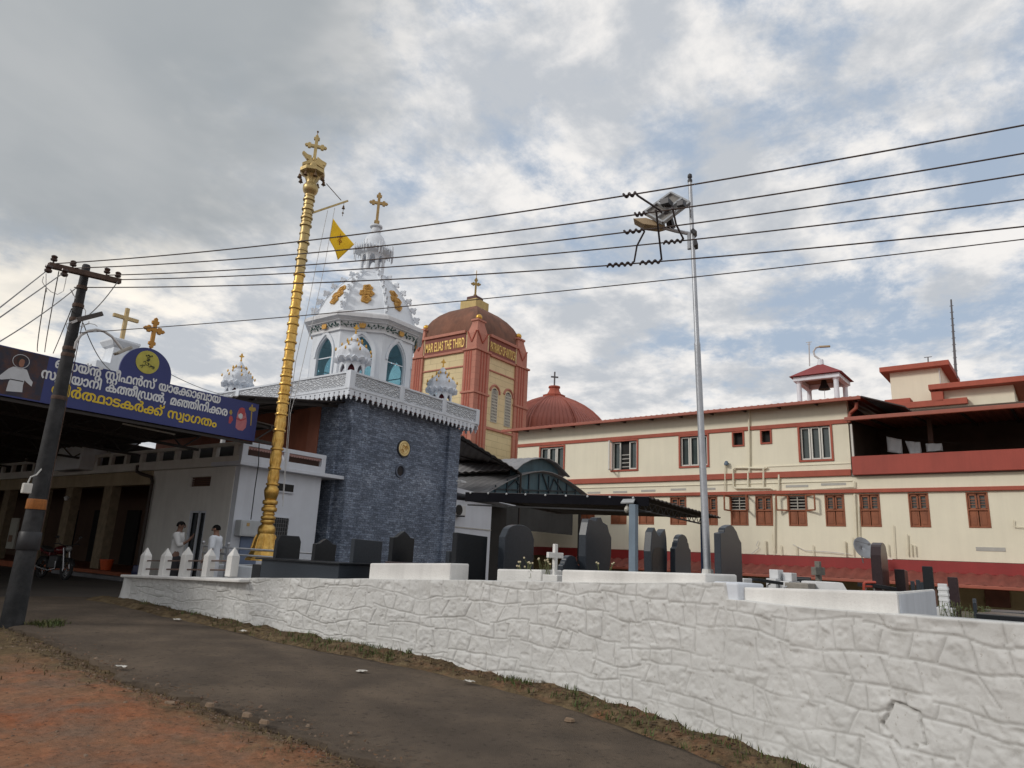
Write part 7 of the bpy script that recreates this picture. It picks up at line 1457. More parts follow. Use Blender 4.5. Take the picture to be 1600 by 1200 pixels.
def build_banner():
    Yb = 15.40; blue = mat('blue printed vinyl', (.018, .028, .150), .5, .12, 1.2, streak=.08)
    tr, br = ay(405, 632, Yb), ay(400, 690, Yb); zt, zb, x1 = tr.z, br.z, tr.x; x0 = 3.05
    r = thing('welcome_banner', 'blue welcome banner with white and yellow Malayalam lettering and a round top', 'banner', (7, Yb, zb))
    MB().box((x0, Yb, zb), (x1, Yb + .05, zt)).build('panel', blue, r)
    fr = MB()
    for a, b in (((x0, Yb + .07, zb + .02), (x1, Yb + .07, zb + .02)), ((x0, Yb + .07, zt - .02), (x1, Yb + .07, zt - .02)), ((x1 - .02, Yb + .07, zb), (x1 - .02, Yb + .07, zt)), ((x0, Yb + .07, lerp(zb, zt, .5)), (x1, Yb + .07, lerp(zb, zt, .5)))): fr.bar(a, b, .035)
    fr.bar((x0, Yb + .08, zb - .05), (x1, Yb + .08, zb - .05), .05, .06)
    for x in np.arange(x0 + .2, x1, 1.1): fr.bar((x, Yb + .07, zb), (x, Yb + .07, zt), .03); fr.bar((x, Yb + .1, zb), (x, Yb + .9, 3.02), .04)
    fr.build('frame', mat('dark steel frame'), r)
    c, e = ay(229, 585, Yb), ay(268, 590, Yb); top = ay(232, 543.5, Yb); rad = (ay(268, 587, Yb).x - ay(187, 575, Yb).x) / 2; cx = (ay(268, 587, Yb).x + ay(187, 575, Yb).x) / 2; cz = top.z - rad
    pts = [(rad * math.cos(a), max(zt - cz - .02, rad * math.sin(a))) for a in np.linspace(0, math.pi, 40)]
    MB().prism([(rad, zt - cz - .02)] + [p for p in pts if p[1] > zt - cz - .019] + [(-rad, zt - cz - .02)], (cx, Yb, cz), X_, Z_, Y_, 0.002, .048).build('round_top', blue, r)
    em = ay(231, 566, Yb - .012); er = .26
    ring = [(er * math.cos(a), er * math.sin(a)) for a in np.linspace(0, 6.283, 36, endpoint=False)]
    d = MB().prism(ring, (em.x, Yb - .008, em.z), X_, Z_, Y_, 0, .006).build('emblem', mat('yellow-green emblem print', (.42, .38, .06), .55, .15, 9), r)
    lf = MB(); rn = random.Random(4)                            # sprigs and lettering-like marks of the emblem, dark on yellow
    for k in range(13):
        a = rn.uniform(0, 6.28); q = rn.uniform(.04, .2); p = Vector((em.x + q * math.cos(a), Yb - .010, em.z + q * math.sin(a) * .9)); b = rn.uniform(0, 3)
        lf.tube([p + Vector((.05 * t * math.cos(b + t), -.002, .05 * t * math.sin(b + t))) for t in (-1, -.5, 0, .5, 1)], .008, 4)
    for k in range(4): p = Vector((em.x - .05 + .04 * k, Yb - .012, em.z + .14 + .02 * (k % 2))); lf.sphere(p, .018, 6, 4)
    lf.build('emblem_drawing', mat('dark print', (.02, .03, .015), .6), d)
    x = ay(236, 543, Yb + .02); h = ay(239, 492, Yb).z - x.z
    ocr = mat('ochre gold cross paint', (.42, .20, .03), .5, .12, 8, metal=.2)
    MB().prism(cross_outline(h, .49, .085, h * .60, .085), (x.x, Yb + .02, x.z - .03), X_, Z_, Y_, -.03, .03).build('cross', ocr, r, bev=.008)
    wt, yl = mat('white print', (.66, .68, .70), .6, .06, 4), mat('yellow print', (.66, .47, .03), .6, .08, 4)
    rows = [("evowelsignmlym samlym yaprehalfmlym narramlym viramamlym _ sarrarramlym iivowelsignmlym phamlym nachillumlym saprehalfmlym _ yamlym aavowelsignmlym eevowelsignmlym kakamlym aavowelsignmlym bamlym aavowelsignmlym yamlym", (85, 573.5), (344, 630.5), wt, .158),
            ("samlym uvowelsignmlym rramlym ivowelsignmlym yamlym aavowelsignmlym namlym ivowelsignmlym _ kamlym tatamlym iivowelsignmlym rapostmlym ddamlym lachillumlym comma.mlym _ mamlym nyanyamlym ivowelsignmlym namlym ivowelsignmlym kakamlym ramlym", (63, 589.5), (355, 650), wt, .158),
            ("tamlym iivowelsignmlym rrachillumlym tathamlym aavowelsignmlym ttamlym kamlym rrachillumlym kakamlym viramamlym _ samlym vapostmlym aavowelsignmlym gamlym tamlym anusvaramlym", (79, 614), (338, 668), yl, .166)]
    for s, a, b, m, xh in rows: script_line('lettering', s.split(), r, m, ay(*a, Yb - .005), ay(*b, Yb - .005), xh, .0075)
    # printed pictures: flat figures on the vinyl
    def pl(px, py): p = ay(px, py, Yb); return (p.x, p.z)
    def shape(nm, pts, m, lay, par): return MB().prism([pl(*q) for q in pts], (0, Yb - .003 * lay, 0), X_, Z_, Y_, 0, .0022).build(nm, m, par)
    bgm = mat('dark red picture print', (.012, .012, .03), .55, .4, 5, col2=(.055, .017, .012))
    bg = MB().prism([(x0 + .02, zb + .03), (pl(68, 600)[0], zb + .03), (pl(68, 600)[0], zt - .02), (x0 + .02, zt - .02)], (0, Yb - .003, 0), X_, Z_, Y_, 0, .0022).build('printed_picture', bgm, r)
    robe, skin, hair = mat('printed white robe', (.50, .52, .55), .6, .08, 6), mat('printed skin tone', (.26, .12, .075), .6), mat('printed dark hair', (.02, .015, .015), .6)
    shape('robe', [(9, 611), (13, 597), (16, 592), (2, 593), (-12, 590), (-12, 585), (0, 586), (13, 576), (20, 573), (26, 573), (36, 575.5), (42, 578), (47, 592), (51, 597), (49, 604), (43, 599), (38, 594), (35.5, 603), (34.5, 613)], robe, 2, bg)
    shape('sash', [(15.5, 591.5), (36, 595.5), (36, 597), (15.5, 593)], hair, 3, bg)
    shape('face', [(29, 566), (30.5, 562), (34, 560), (38, 562), (38.5, 567), (36, 573), (32, 574), (29.5, 571)], skin, 3, bg)
    shape('hair', [(27.5, 569), (27.5, 561), (31, 557.5), (36, 558), (39, 561), (38, 562.5), (34, 560.5), (31, 562.5), (29.3, 566)], hair, 4, bg)
    hal = MB(); h0 = ay(33, 564.5, Yb - .012); hal.tube([h0 + Vector((.14 * math.cos(a), 0, .13 * math.sin(a))) for a in np.linspace(0, 6.283, 24, endpoint=False)], .007, 4, closed=True); hal.build('halo', robe, bg)
    red, pk, gd = mat('printed red robe', (.36, .05, .06), .6, .2, 9), mat('printed pink', (.42, .14, .16), .6, .2, 12), mat('printed gold', (.34, .24, .05), .6)
    fg = shape('printed_picture', [(368, 668), (369, 656), (371, 645), (373, 640), (380, 639), (384, 646), (385.5, 658), (384, 668), (379, 673), (372, 672)], pk, 1, r); fg['label'] = 'small red-robed printed figure'
    shape('cap', [(373, 642), (374, 638), (378, 636.5), (382, 638.5), (383, 643), (382, 650), (373, 648)], red, 2, fg)
    shape('beard', [(372, 648), (376, 645.5), (379, 648), (378.5, 653), (375.5, 655), (372.5, 652)], robe, 3, fg)
    shape('sash', [(369, 652), (376, 656), (384, 653), (384, 655), (376, 658), (369, 655)], red, 3, fg)
    shape('staff', [(393, 632), (395, 632), (392.5, 665), (391, 665)], gd, 1, fg)
    shape('staff_head', [(388.5, 638), (391, 635.5), (394, 636.5), (399, 637), (400, 641), (396, 643.5), (392, 642), (389, 641)], gd, 2, fg)
    shape('hand_cross', [(360.5, 640), (362, 641), (363, 645), (361.5, 648), (360, 648), (358, 645), (359, 642)], gd, 1, fg); shape('sleeve', [(358, 652), (360, 649), (363, 651), (364, 656), (360, 662), (357, 661)], red, 1, fg)
    return r
def build_pinnacle():
    Y0 = 26.6; wm = mat('white masonry paint'); P = ay(180, 580, Y0); X = P.x
    r = thing('white_pinnacle', 'white tapered pillar with a plain gold cross rising behind the blue banner', 'pinnacle', (X, Y0, 2.2))
    z1 = ay(178, 545, Y0).z; z2 = ay(184, 538, Y0).z; z3 = ay(186, 530, Y0).z
    s = lambda px: px * 27.5 / 1085 / 2
    k = math.sqrt(2)
    MB().lathe([(1.0 * k, 2.2 - 0), (.95 * k, 3.0), (s(33) * k, z1 - .9), (s(27) * k, z1)], (X, Y0, 0), 4, R(45)).build('pillar_shaft', wm, r, bev=.01)
    MB().lathe([(s(27) * k, z1 - .02), (s(33) * k, z1 + .05), (s(40) * k, z2 + .02), (s(40) * k, z2 + .1), (s(18) * k, z2 + .16), (s(15) * k, z3 + .0)], (X, Y0, 0), 4, R(45)).build('cap_moulding', wm, r, bev=.01)
    MB().box((X - .86, Y0 - .4, 2.2), (X - .35, Y0 + .5, ay(160, 568, Y0).z)).build('shoulder_block', wm, r, bev=.02)
    zx = ay(190, 479, Y0).z; gold_cross('cross', r, (X + .02, Y0, z3 - .05), zx - z3 + .05, .92, .13, 0, X_, mtl=mat('pale gilt', (.46, .34, .17), .45, .15, 9, metal=.5), thick=.12, yc=.70)
build_canopy(); build_banner(); build_pinnacle()

# ------------------------------------------------------------------ golden flag mast
_m = ad(410.5, 875, 16.6); MX, MY = _m.x, _m.y
def build_mast():
    gold = mat('gilded brass mast', (.62, .40, .12), .34, .22, 9, .22, 18, col2=(.52, .30, .07), metal=.85)
    pale = mat('sky-paled brass', (.44, .33, .15), .42, .25, 7, .2, 22, metal=.75)  # paler colour imitates the sky reflected in the upper mast
    r = thing('flag_mast', 'tall ringed golden flag mast with a winged cross on top', 'flag mast', (MX, MY, GZ))
    Z = lambda py: zat(MX, MY, py)
    zb = Z(876)
    MB().box((MX - .85, MY - .85, GZ - .1), (MX + .85, MY + .85, zb - .12)).build('pedestal', mat('white masonry paint'), r, bev=.02)
    def rr(py): return lerp(.126, .122, max(0, min(1, (800 - py) / 480)))
    # stepped flare, bulges and the fluted lower drum
    n8 = [(.42, 876), (.41, 873), (.37, 871), (.34, 866), (.315, 862), (.32, 858), (.29, 855), (.25, 843), (.215, 836), (.205, 834)]
    MB().lathe([(a, Z(p)) for a, p in n8], (MX, MY, 0), 12, R(15)).build('base_flare', gold, r)
    pet = MB()
    for k in range(12):
        a = R(15 + 30 * k); D = Vector((math.cos(a), math.sin(a), 0)); pet.tube([Vector((MX, MY, Z(p))) + D * (q + .005) for q, p in ((.315, 858), (.29, 855), (.25, 843), (.215, 836))], [.012, .02, .02, .012], 5)
    pet.build('petal_ribs', gold, r, smooth=True)
    prof = []
    def ringp(py, out, hh): prof.extend([(rr(py) + .0, Z(py + hh)), (rr(py) + out * .8, Z(py + hh * .75)), (rr(py) + out, Z(py)), (rr(py) + out * .8, Z(py - hh * .75)), (rr(py), Z(py - hh))])
    prof += [(.195, Z(834)), (.205, Z(831)), (.205, Z(827)), (.19, Z(823)), (.14, Z(820))]
    for py, o, h in ((815, .045, 3), (809, .05, 3), (803, .02, 2), (796, .06, 4), (791, .02, 2), (785, .055, 4)): ringp(py, o, h)
    prof += [(.14, Z(780)), (.17, Z(771)), (.178, Z(767)), (.16, Z(763)), (.13, Z(761))]
    ys = [757, 732, 702, 673, 648, 630, 616, 601, 588, 576, 563, 547, 535, 521, 507, 495, 482, 467, 457, 443, 430]
    for i, py in enumerate(ys): ringp(py, .034 if i % 2 == 0 or py > 600 else .02, 1.9)
    cut = len(prof)
    ys2 = [418, 406, 392, 380, 366, 353, 346, 341, 335, 328, 320, 313, 307]
    prof2 = [prof[-1]]; prof_, prof = prof, prof2
    for i, py in enumerate(ys2):
        o = .018 if py not in (406, 380, 353, 341, 328, 313) else .038
        prof2.extend([(rr(py), Z(py + 1.6)), (rr(py) + o, Z(py + .9)), (rr(py) + o, Z(py - .9)), (rr(py), Z(py - 1.6))])
    prof2 += [(.13, Z(304)), (.18, Z(301)), (.205, Z(297)), (.205, Z(292)), (.16, Z(289)), (.14, Z(285)), (.19, Z(279)), (.22, Z(276))]
    MB().lathe(prof_, (MX, MY, 0), 28).build('lower_shaft', gold, r, smooth=True)
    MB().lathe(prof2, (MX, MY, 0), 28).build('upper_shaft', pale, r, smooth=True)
    # embossed panels between the lower rings
    em = MB(); rn = random.Random(2)
    for a_, b_ in zip(ys[:9], ys[1:10]):
        zm0, zm1 = Z(a_ - 4), Z(b_ + 4)
        for k in range(10):
            a = R(36 * k + rn.uniform(-4, 4)); D = Vector((math.cos(a), math.sin(a), 0)); q = rr((a_ + b_) / 2)
            em.tube([Vector((MX, MY, z)) + D * (q - .004) for z in (zm0, lerp(zm0, zm1, .3), lerp(zm0, zm1, .7), zm1)], [.006, .02, .012, .008], 5)
    em.build('embossing', gold, r, smooth=True)
    # octagonal capital with hanging bells
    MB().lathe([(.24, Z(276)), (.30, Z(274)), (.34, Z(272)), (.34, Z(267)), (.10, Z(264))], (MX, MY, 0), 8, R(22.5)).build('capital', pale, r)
    dkb = mat('dark bronze', (.13, .075, .035), .5, .3, 9, metal=.6)
    for k in range(8):
        a = R(22.5 + 45 * k); p = Vector((MX + .33 * math.cos(a), MY + .33 * math.sin(a), Z(272)))
        mb = MB().lathe([(.008, 0), (.008, -.10), (.03, -.12), (.045, -.19), (.065, -.22), (.01, -.225), (.01, -.27)], p, 8); mb.build('bell', dkb, r, smooth=True)
    # winged cross
    U = Vector((.80, -.60, 0)); W = U.cross(Z_)
    z0 = Z(265); s = (Z(212) - Z(265))
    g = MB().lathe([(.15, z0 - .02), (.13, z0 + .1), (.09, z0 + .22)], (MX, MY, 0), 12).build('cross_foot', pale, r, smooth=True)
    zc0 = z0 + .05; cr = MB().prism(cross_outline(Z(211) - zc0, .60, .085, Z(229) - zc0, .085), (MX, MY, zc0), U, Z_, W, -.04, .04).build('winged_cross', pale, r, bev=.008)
    wg = MB()
    for sx in (1, -1):
        wg.prism([(sx * .05, .16), (sx * .2, .22), (sx * .34, .38), (sx * .30, .44), (sx * .19, .36), (sx * .08, .34)] if sx < 0 else [(sx * .05, .2), (sx * .2, .12), (sx * .3, .1), (sx * .34, .2), (sx * .2, .26), (sx * .08, .34)], (MX, MY, zc0), U, Z_, W, -.06, .06)
        wg.prism([(sx * .03, .1), (sx * .28, -.02), (sx * .3, .06), (sx * .16, .16), (sx * .04, .22)], (MX, MY, zc0), U, Z_, W, -.09, .09)
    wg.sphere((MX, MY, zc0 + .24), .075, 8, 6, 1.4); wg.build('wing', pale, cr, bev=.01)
    MB().tube([(MX, MY, Z(212)), (MX, MY, Z(206))], .012, 6).sphere((MX, MY, Z(206)), .03, 8, 5).build('finial', dkb, cr, smooth=True)
    # flag arm, stay, bell on the arm's end
    a, b = ay(487, 333, MY), ay(543, 314, MY)
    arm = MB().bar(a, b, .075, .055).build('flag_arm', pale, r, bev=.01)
    st = MB().tube([ay(510, 287, MY), ay(533, 313, MY)], .012, 6).build('stay', dkb, arm, smooth=True)
    p = ay(537.5, 317, MY); MB().lathe([(.006, 0), (.006, -.08), (.02, -.09), (.035, -.16), (.05, -.185), (.008, -.19), (.008, -.3), (.03, -.31), (.03, -.33), (.008, -.34), (.008, -.42)], p, 8).build('arm_bell', dkb, arm, smooth=True)
    # ropes and flag
    rp = mat('grey rope', (.20, .19, .18), .8)
    tag(MB().tube([ay(512, 329, MY), ay(497, 400, MY), ay(481, 480, MY), ay(462, 565, MY), ay(452, 640, MY - .05), Vector((MX + .26, MY - .12, Z(780)))], .008, 5).build('flag_rope', rp, smooth=True), 'left halyard rope running from the flag arm down beside the golden mast', 'rope')
    tag(MB().tube([ay(523, 325, MY), ay(520, 342, MY), ay(514.5, 374, MY), ay(508, 410, MY), ay(490, 495, MY), ay(466, 600, MY), ay(454, 645, MY), Vector((MX + .27, MY - .15, Z(790)))], .008, 5).build('flag_rope', rp, smooth=True), 'right halyard rope that carries the yellow flag', 'rope')
    q = [ay(520, 341, MY), ay(552, 382.5, MY - .12), ay(529, 406, MY - .05), ay(514.5, 374, MY)]
    rows = []; n = 14
    for i in range(n + 1):
        u = i / n; row = []
        for j in range(n + 1):
            v = j / n; p = q[0].lerp(q[1], u).lerp(q[3].lerp(q[2], u), v); p = p + Vector((0, .035 * math.sin(5 * u + 2.5 * v) * (u ** .6), .0)); row.append(p)
        rows.append(row)
    fl = MB().sheet(rows).build('church_flag', mat('yellow flag cloth', (.95, .60, .012), .75, .08, 3), smooth='all'); tag(fl, 'yellow flag with a small red cross hanging below the golden mast arm', 'flag')
    fl.modifiers.new('thick', 'SOLIDIFY').thickness = .004
    c = rows[7][6]; U2 = (rows[9][6] - rows[5][6]).normalized(); e = MB(); cc = c - Y_ * .03
    e.prism(cross_outline(.34, .16, .016, .24), cc - Z_ * .18, Vector((1, -.3, 0)).normalized(), Z_, Y_, -.003, .003); e.tube([cc + Vector((.07 * math.cos(t), -.004, .03 * math.sin(t) - .06)) for t in np.linspace(0, 6.28, 12, endpoint=False)], .006, 4, closed=True)
    e.build('emblem', mat('dull red print', (.34, .09, .02), .7), fl)
build_mast()
# steel hand rail round the mast
def build_rail():
    ss = mat('stainless tube', (.40, .41, .43), .3, .1, 9, metal=.7)
    r = thing('hand_rail', 'stainless steel hand rail in front of the golden mast base', 'railing', (9.9, 13.9, GZ))
    a, b = ad(316, 853, 15.6), ad(512, 866, 15.2)
    for dz in (0, -.14): MB().tube([a + Z_ * dz, b + Z_ * dz], .022, 8).build('rail', ss, r, smooth=True)
    for px, top in ((317, 847), (357, 846), (511, 860)):
        p = a.lerp(b, (px - 316) / 196); mb = MB().tube([Vector((p.x, p.y, GZ)), p + Z_ * .05], .025, 8); mb.sphere(p + Z_ * .08, .042, 10, 6); mb.build('post', ss, r, smooth=True)
build_rail()

# ------------------------------------------------------------------ headstones, grave slabs, crosses
GRAN = mat('black polished granite', (.012, .014, .017), .28, .25, 30, spec=.3)
GRAN2 = mat('dark grey granite', (.030, .037, .047), .34, .2, 40, spec=.3)
GRANR = mat('red-reflection granite', (.030, .017, .019), .3, .3, 30, spec=.35)  # red in the base colour imitates a reflection on the polish
LIME = mat('lime wash', (.70, .69, .665), .8)
LIME_SHADE = mat('shade-blue lime wash', (.60, .63, .68), .8, .08, 2, .2, 25, streak=.12)  # lime wash with cool shade painted in, for faces turned from the sun
def stone_outline(kind, w, h):
    a = w / 2
    if kind == 'clip': return [(-a, 0), (a, 0), (a, h * .86), (a * .80, h), (-a * .80, h), (-a, h * .86)]
    if kind == 'peak': return [(-a, 0), (a, 0), (a, h * .86), (a * .6, h * .88), (a * .3, h * .95), (0, h), (-a * .3, h * .95), (-a * .6, h * .88), (-a, h * .86)]
    if kind == 'flat': return [(-a, 0), (a, 0), (a, h * .97), (-a, h)]
    if kind == 'arch': return [(-a, 0), (a, 0), (a, h * .78), (a * .9, h * .84)] + [(a * .85 * math.cos(t), h * .86 + h * .14 * math.sin(t)) for t in np.linspace(.15, math.pi - .15, 11)] + [(-a * .9, h * .84), (-a, h * .78)]
    if kind == 'ogee': return [(-a, 0), (a, 0), (a, h * .80), (a * .80, h * .84), (a * .55, h * .93), (a * .25, h * .985), (0, h), (-a * .25, h * .985), (-a * .55, h * .95), (-a * .62, h * .92), (-a * .62, h * .90), (-a, h * .88)]
    if kind == 'shoulder': return [(-a, 0), (a, 0), (a, h * .72), (a * .8, h * .76), (a * .72, h * .84)] + [(a * .62 * math.cos(t), h * .86 + h * .14 * math.sin(t)) for t in np.linspace(0, math.pi, 11)] + [(-a * .72, h * .84), (-a * .8, h * .76), (-a, h * .72)]
    if kind == 'shield': return [(-a * .72, 0), (a * .62, 0), (a * .72, h * .10), (a * .9, h * .28), (a, h * .5), (a, h * .72), (a * .80, h * .80), (a * .66, h * .90), (a * .30, h * .93), (a * .12, h), (-a * .15, h * .99), (-a * .25, h * .94), (-a * .8, h * .955), (-a * .86, h * .9), (-a, h * .72), (-a, h * .42), (-a * .9, h * .22), (-a * .95, h * .1)]
    if kind == 'scroll': return [(-a * .72, 0), (a * .8, 0), (a * .95, h * .3), (a, h * .55), (a * .92, h * .84), (a * .75, h), (a * .35, h * .93), (a * .1, h * .86), (-a * .2, h * .9), (-a * .5, h * 1.0), (-a * .8, h * .92), (-a * .98, h * .6), (-a * .9, h * .25)]
    if kind == 'block': return [(-a, 0), (a, 0), (a, h), (-a, h)]
def headstone(pl, pr, pt, pb, D, kind, m, label, t=.09, drop=.25, group='headstones in the burial ground', inset=None, cat='headstone'):
    """front face towards -Y; left, right, top, bottom in photo pixels, D metres away"""
    P0 = ad(pl, pb, D); Y = P0.y; P1 = ay(pr, pb, Y); P0.x = min(ay(pl, pb, Y + t).x, P1.x - .10); w = P1.x - P0.x; cx = (P0.x + P1.x) / 2; zt = zat(cx, Y, pt); zb = P0.z - drop; h = zt - zb
    side = .0
    ol = stone_outline(kind, w, h)
    r = thing('headstone', label, cat, (cx, Y + t / 2, zb), group)
    MB().prism(ol, (cx, Y, zb), X_, Z_, Y_, 0, t).build('slab', m, r, bev=.008)
    MB().box((cx - w * .5 - .02, Y - .06, zb - .06), (cx + w * .5 + .02, Y + t + .03, zb + drop * .35)).build('plinth', m, r, bev=.008)
    if inset:
        MB().prism([(x * .82, h * .06 + y * .62) for x, y in stone_outline('arch', w, h)], (cx, Y - .004, zb), X_, Z_, Y_, 0, .003).build('polished_panel', inset, r)
    return r
def white_cross(pl, pr, pt, pb, D, label, m=None, U=X_, t=.045, drop=.1, yc=.62):
    P = ad((pl + pr) / 2, pb, D); Y = P.y; w = ay(pr, pb, Y).x - ay(pl, pb, Y).x; zb = P.z - drop; zt = zat(P.x, Y, pt); h = zt - zb; bt = w * .20
    r = thing('grave_cross', label, 'cross', (P.x, Y, zb), 'crosses in the burial ground')
    MB().prism(cross_outline(h, w, bt, drop + (h - drop) * yc), (P.x, Y, zb), U, Z_, U.cross(Z_), -t / 2, t / 2).build('cross_body', m or LIME, r, bev=.008)
    MB().box((P.x - w * .32, Y - .12, zb - .06), (P.x + w * .32, Y + .12, zb + drop * .9)).build('foot', m or LIME, r, bev=.01)
    return r
def wall_pt(px, off):
    """point above the wall line, off metres behind its face, that stands at photo column px"""
    lo, hi = -2.6, 14.4
    for _ in range(50):
        m = (lo + hi) / 2
        if proj((wall_x(m) + off, m, -.3))[0] > px: lo = m
        else: hi = m
    return wall_x(lo) + off, lo
def grave_curb(pxl, pxr, pyt, off, depth, label, m=LIME, name='grave_curb', side=None, endpx=None):
    """low grave box whose long face looks over the wall towards the road"""
    x1, y1 = wall_pt(pxl, off); x0, y0 = wall_pt(pxr, off); z1, z0 = zat(x1, y1, pyt[0]), zat(x0, y0, pyt[1]); zb = min(z0, z1) - .5
    d = Vector((x1 - x0, y1 - y0, 0)).normalized(); n = Vector((d.y, -d.x, 0)); e0 = Vector((x0, y0, 0)); e1 = Vector((x1, y1, 0))
    if endpx: depth = ay(endpx, 930, y0).x - x0
    b0 = e0 + n * depth if not endpx else e0 + X_ * depth; b1 = e1 + n * depth
    P = [e0, b0, b1, e1]; z = [z0, z0, z1, z1]
    o = MB().add([p + Z_ * zb for p in P] + [p + Z_ * q for p, q in zip(P, z)], [(0, 3, 2, 1), (4, 5, 6, 7), (0, 1, 5, 4), (1, 2, 6, 5), (2, 3, 7, 6), (3, 0, 4, 7)]).build(name, m, bev=.02); tag(o, label, 'grave', 'low graves along the wall top')
    if side:
        w = (b0 - e0); t = w.cross(Z_).normalized() * .005
        if t.y > 0: t = -t
        a, c = e0 + w * .02, e0 + w * .99; MB().add([q + h for q in (a, c) for h in (t + Z_ * zb, t + Z_ * (z0 - .02), t * -.5 + Z_ * zb, t * -.5 + Z_ * (z0 - .02))], [(0, 4, 5, 1), (1, 5, 7, 3), (0, 1, 3, 2), (4, 6, 7, 5), (2, 3, 7, 6)]).build('shade_end', side, o)  # thin overlay that paints the end face as shaded
    return o
def build_graves():
    # front row on and behind the wall
    X = 7.66
    a, b = ax(392, 900, X), ax(528, 900, X); zt = ax(528, 879, X).z; zt2 = ax(405, 877.5, X).z; xb = ay(580, 885, b.y).x
    r = thing('black_granite_grave', 'long black granite grave slab behind the wall below the gold mast', 'grave', (X + .4, (a.y + b.y) / 2, zt - .4), 'low graves along the wall top')
    MB().box((X, b.y, zt - .45), (xb, a.y - .25, zt - .03)).build('chest', GRAN2, r, bev=.01); MB().box((X - .05, b.y - .05, zt - .03), (xb + .02, a.y - .12, zt)).build('lid', GRAN, r, bev=.008); MB().box((X, a.y - .25, zt - .45), (xb, a.y, zt - .12)).build('step', GRAN, r, bev=.008)
    grave_curb(577, 703, (880, 880), .13, .45, 'white lime-washed grave block between the black slab and a black headstone')
    grave_curb(877, 1103, (890, 896), .10, .6, 'long low white grave kerb in front of the carved headstones')
    grave_curb(1152, 1405, (917, 925), .14, .8, 'long white grave box with a shade-tinted bluish end above the right part of the wall', side=LIME_SHADE, endpx=1461)
    grave_curb(1114, 1153, (908, 911), .035, .4, 'small white grave block tinted bluish for shade under the tall dark headstone', m=LIME_SHADE)
    grave_curb(776, 846, (889, 890), .75, .5, 'low white grave edge below the grey round-shouldered headstone')
    H = headstone
    H(425, 467, 837, 878, 12.4, 'clip', GRAN, 'black headstone with clipped corners just right of the golden mast base')
    H(485, 523, 842, 880, 12.0, 'peak', GRAN, 'small black headstone with a peaked top left of the slate-blue corner')
    H(545, 595, 843, 882, 11.4, 'flat', GRAN2, 'wide flat-topped grey-black headstone before the slate-blue front')
    H(605, 645, 830, 882, 11.0, 'peak', GRAN, 'black peaked headstone standing below the gold medallion')
    H(695, 712, 861, 882, 11.2, 'flat', GRAN2, 'small dark headstone half hidden beside the large black slab headstone')
    H(703, 759, 834, 898, 10.0, 'flat', GRAN, 'large plain square black headstone at the wall edge before the white annex')
    H(777, 833, 820, 890, 10.6, 'arch', GRAN2, 'grey headstone with a rounded top left of the white cross', t=.12)
    H(871, 905, 868, 898, 10.2, 'shoulder', GRAN2, 'small low dark headstone right of the white cross')
    H(903, 955, 808, 890, 10.4, 'shield', GRAN2, 'tall shield-shaped carved headstone with scalloped top', t=.13)
    H(1005, 1043, 825, 893, 10.4, 'scroll', GRAN2, 'curved scroll-topped headstone right of the blue canopy post', t=.12, inset=GRAN)
    H(1047, 1080, 835, 894, 10.9, 'shoulder', GRAN2, 'shouldered round-topped headstone left of the street lamp pole', t=.09)
    H(1117, 1161, 820, 918, 7.75, 'ogee', GRAN2, 'tall dark headstone with a curved shoulder just right of the lamp pole', t=.08)
    white_cross(855, 878, 850, 897, 9.5, 'plain white cross standing on the wall top between dark headstones')
    # farther stones to the right
    H(1364, 1391, 848, 921, 11.0, 'arch', GRANR, 'tall black headstone with a painted red reflection and a rounded top beside the satellite dish', t=.16)
    H(1400, 1421, 890, 925, 11.2, 'flat', GRANR, 'squat black headstone with a painted red reflection right of the tall rounded one', t=.16)
    H(1446, 1462, 885, 932, 9.6, 'flat', GRAN, 'narrow black upright stone above the bluish grave end', t=.14)
    H(1487, 1503, 902, 962, 8.2, 'flat', GRANR, 'narrow dark post-like headstone standing among green weeds', t=.12)
    for i, (l, rr, tp, bt) in enumerate(((1424, 1431, 908, 926), (1433, 1440, 906, 928), (1441, 1447, 910, 930))): H(l, rr, tp, bt, 11.4 - .3 * i, 'flat', GRAN2, ('left', 'middle', 'right')[i] + ' of three thin grey stones behind the bluish grave end', t=.06)
    H(1521, 1528, 935, 956, 10.0, 'peak', GRAN2, 'tiny dark peaked stone near the brown ground-floor shutter', t=.05)
    H(1251, 1269, 902, 921, 13.0, 'shoulder', GRAN, 'small black round-arched stone among low white graves', t=.3)
    # stepped white crosses, grey cross, tent-shaped white grave
    for i, (l, rr, tp, bt, lb) in enumerate(((1205, 1222, 890, 914, 'left of two stepped white stone crosses before the red pent roof'), (1226, 1243, 895, 917, 'right of two stepped white stone crosses before the red pent roof'))):
        P = ad((l + rr) / 2, bt, 13.4); Y = P.y; w = ay(rr, bt, Y).x - ay(l, bt, Y).x; zt = zat(P.x, Y, tp); zb = P.z - .15; m = MB(); hh = zt - zb
        m.box((P.x - w / 2, Y - .09, zb), (P.x + w / 2, Y + .09, zb + hh * .62)); m.box((P.x - w * .22, Y - .085, zb + hh * .62), (P.x + w * .26, Y + .085, zt)); tag(m.build('stepped_cross', mat('white marble', (.62, .63, .64), .5, .08, 6), bev=.01), lb, 'cross', 'stepped white crosses')
    white_cross(1273, 1287, 877, 918, 13.0, 'weathered grey stone cross rising over the low graves', m=mat('weathered grey stone', (.17, .16, .14), .9, .3, 9, .4, 30), t=.09)
    P0, P1 = ad(1282, 921, 12.6), ad(1304, 922, 12.4); w = P1.x - P0.x; zt = zat(P0.x, P0.y, 909)
    z = P0.z - .2; L = .55
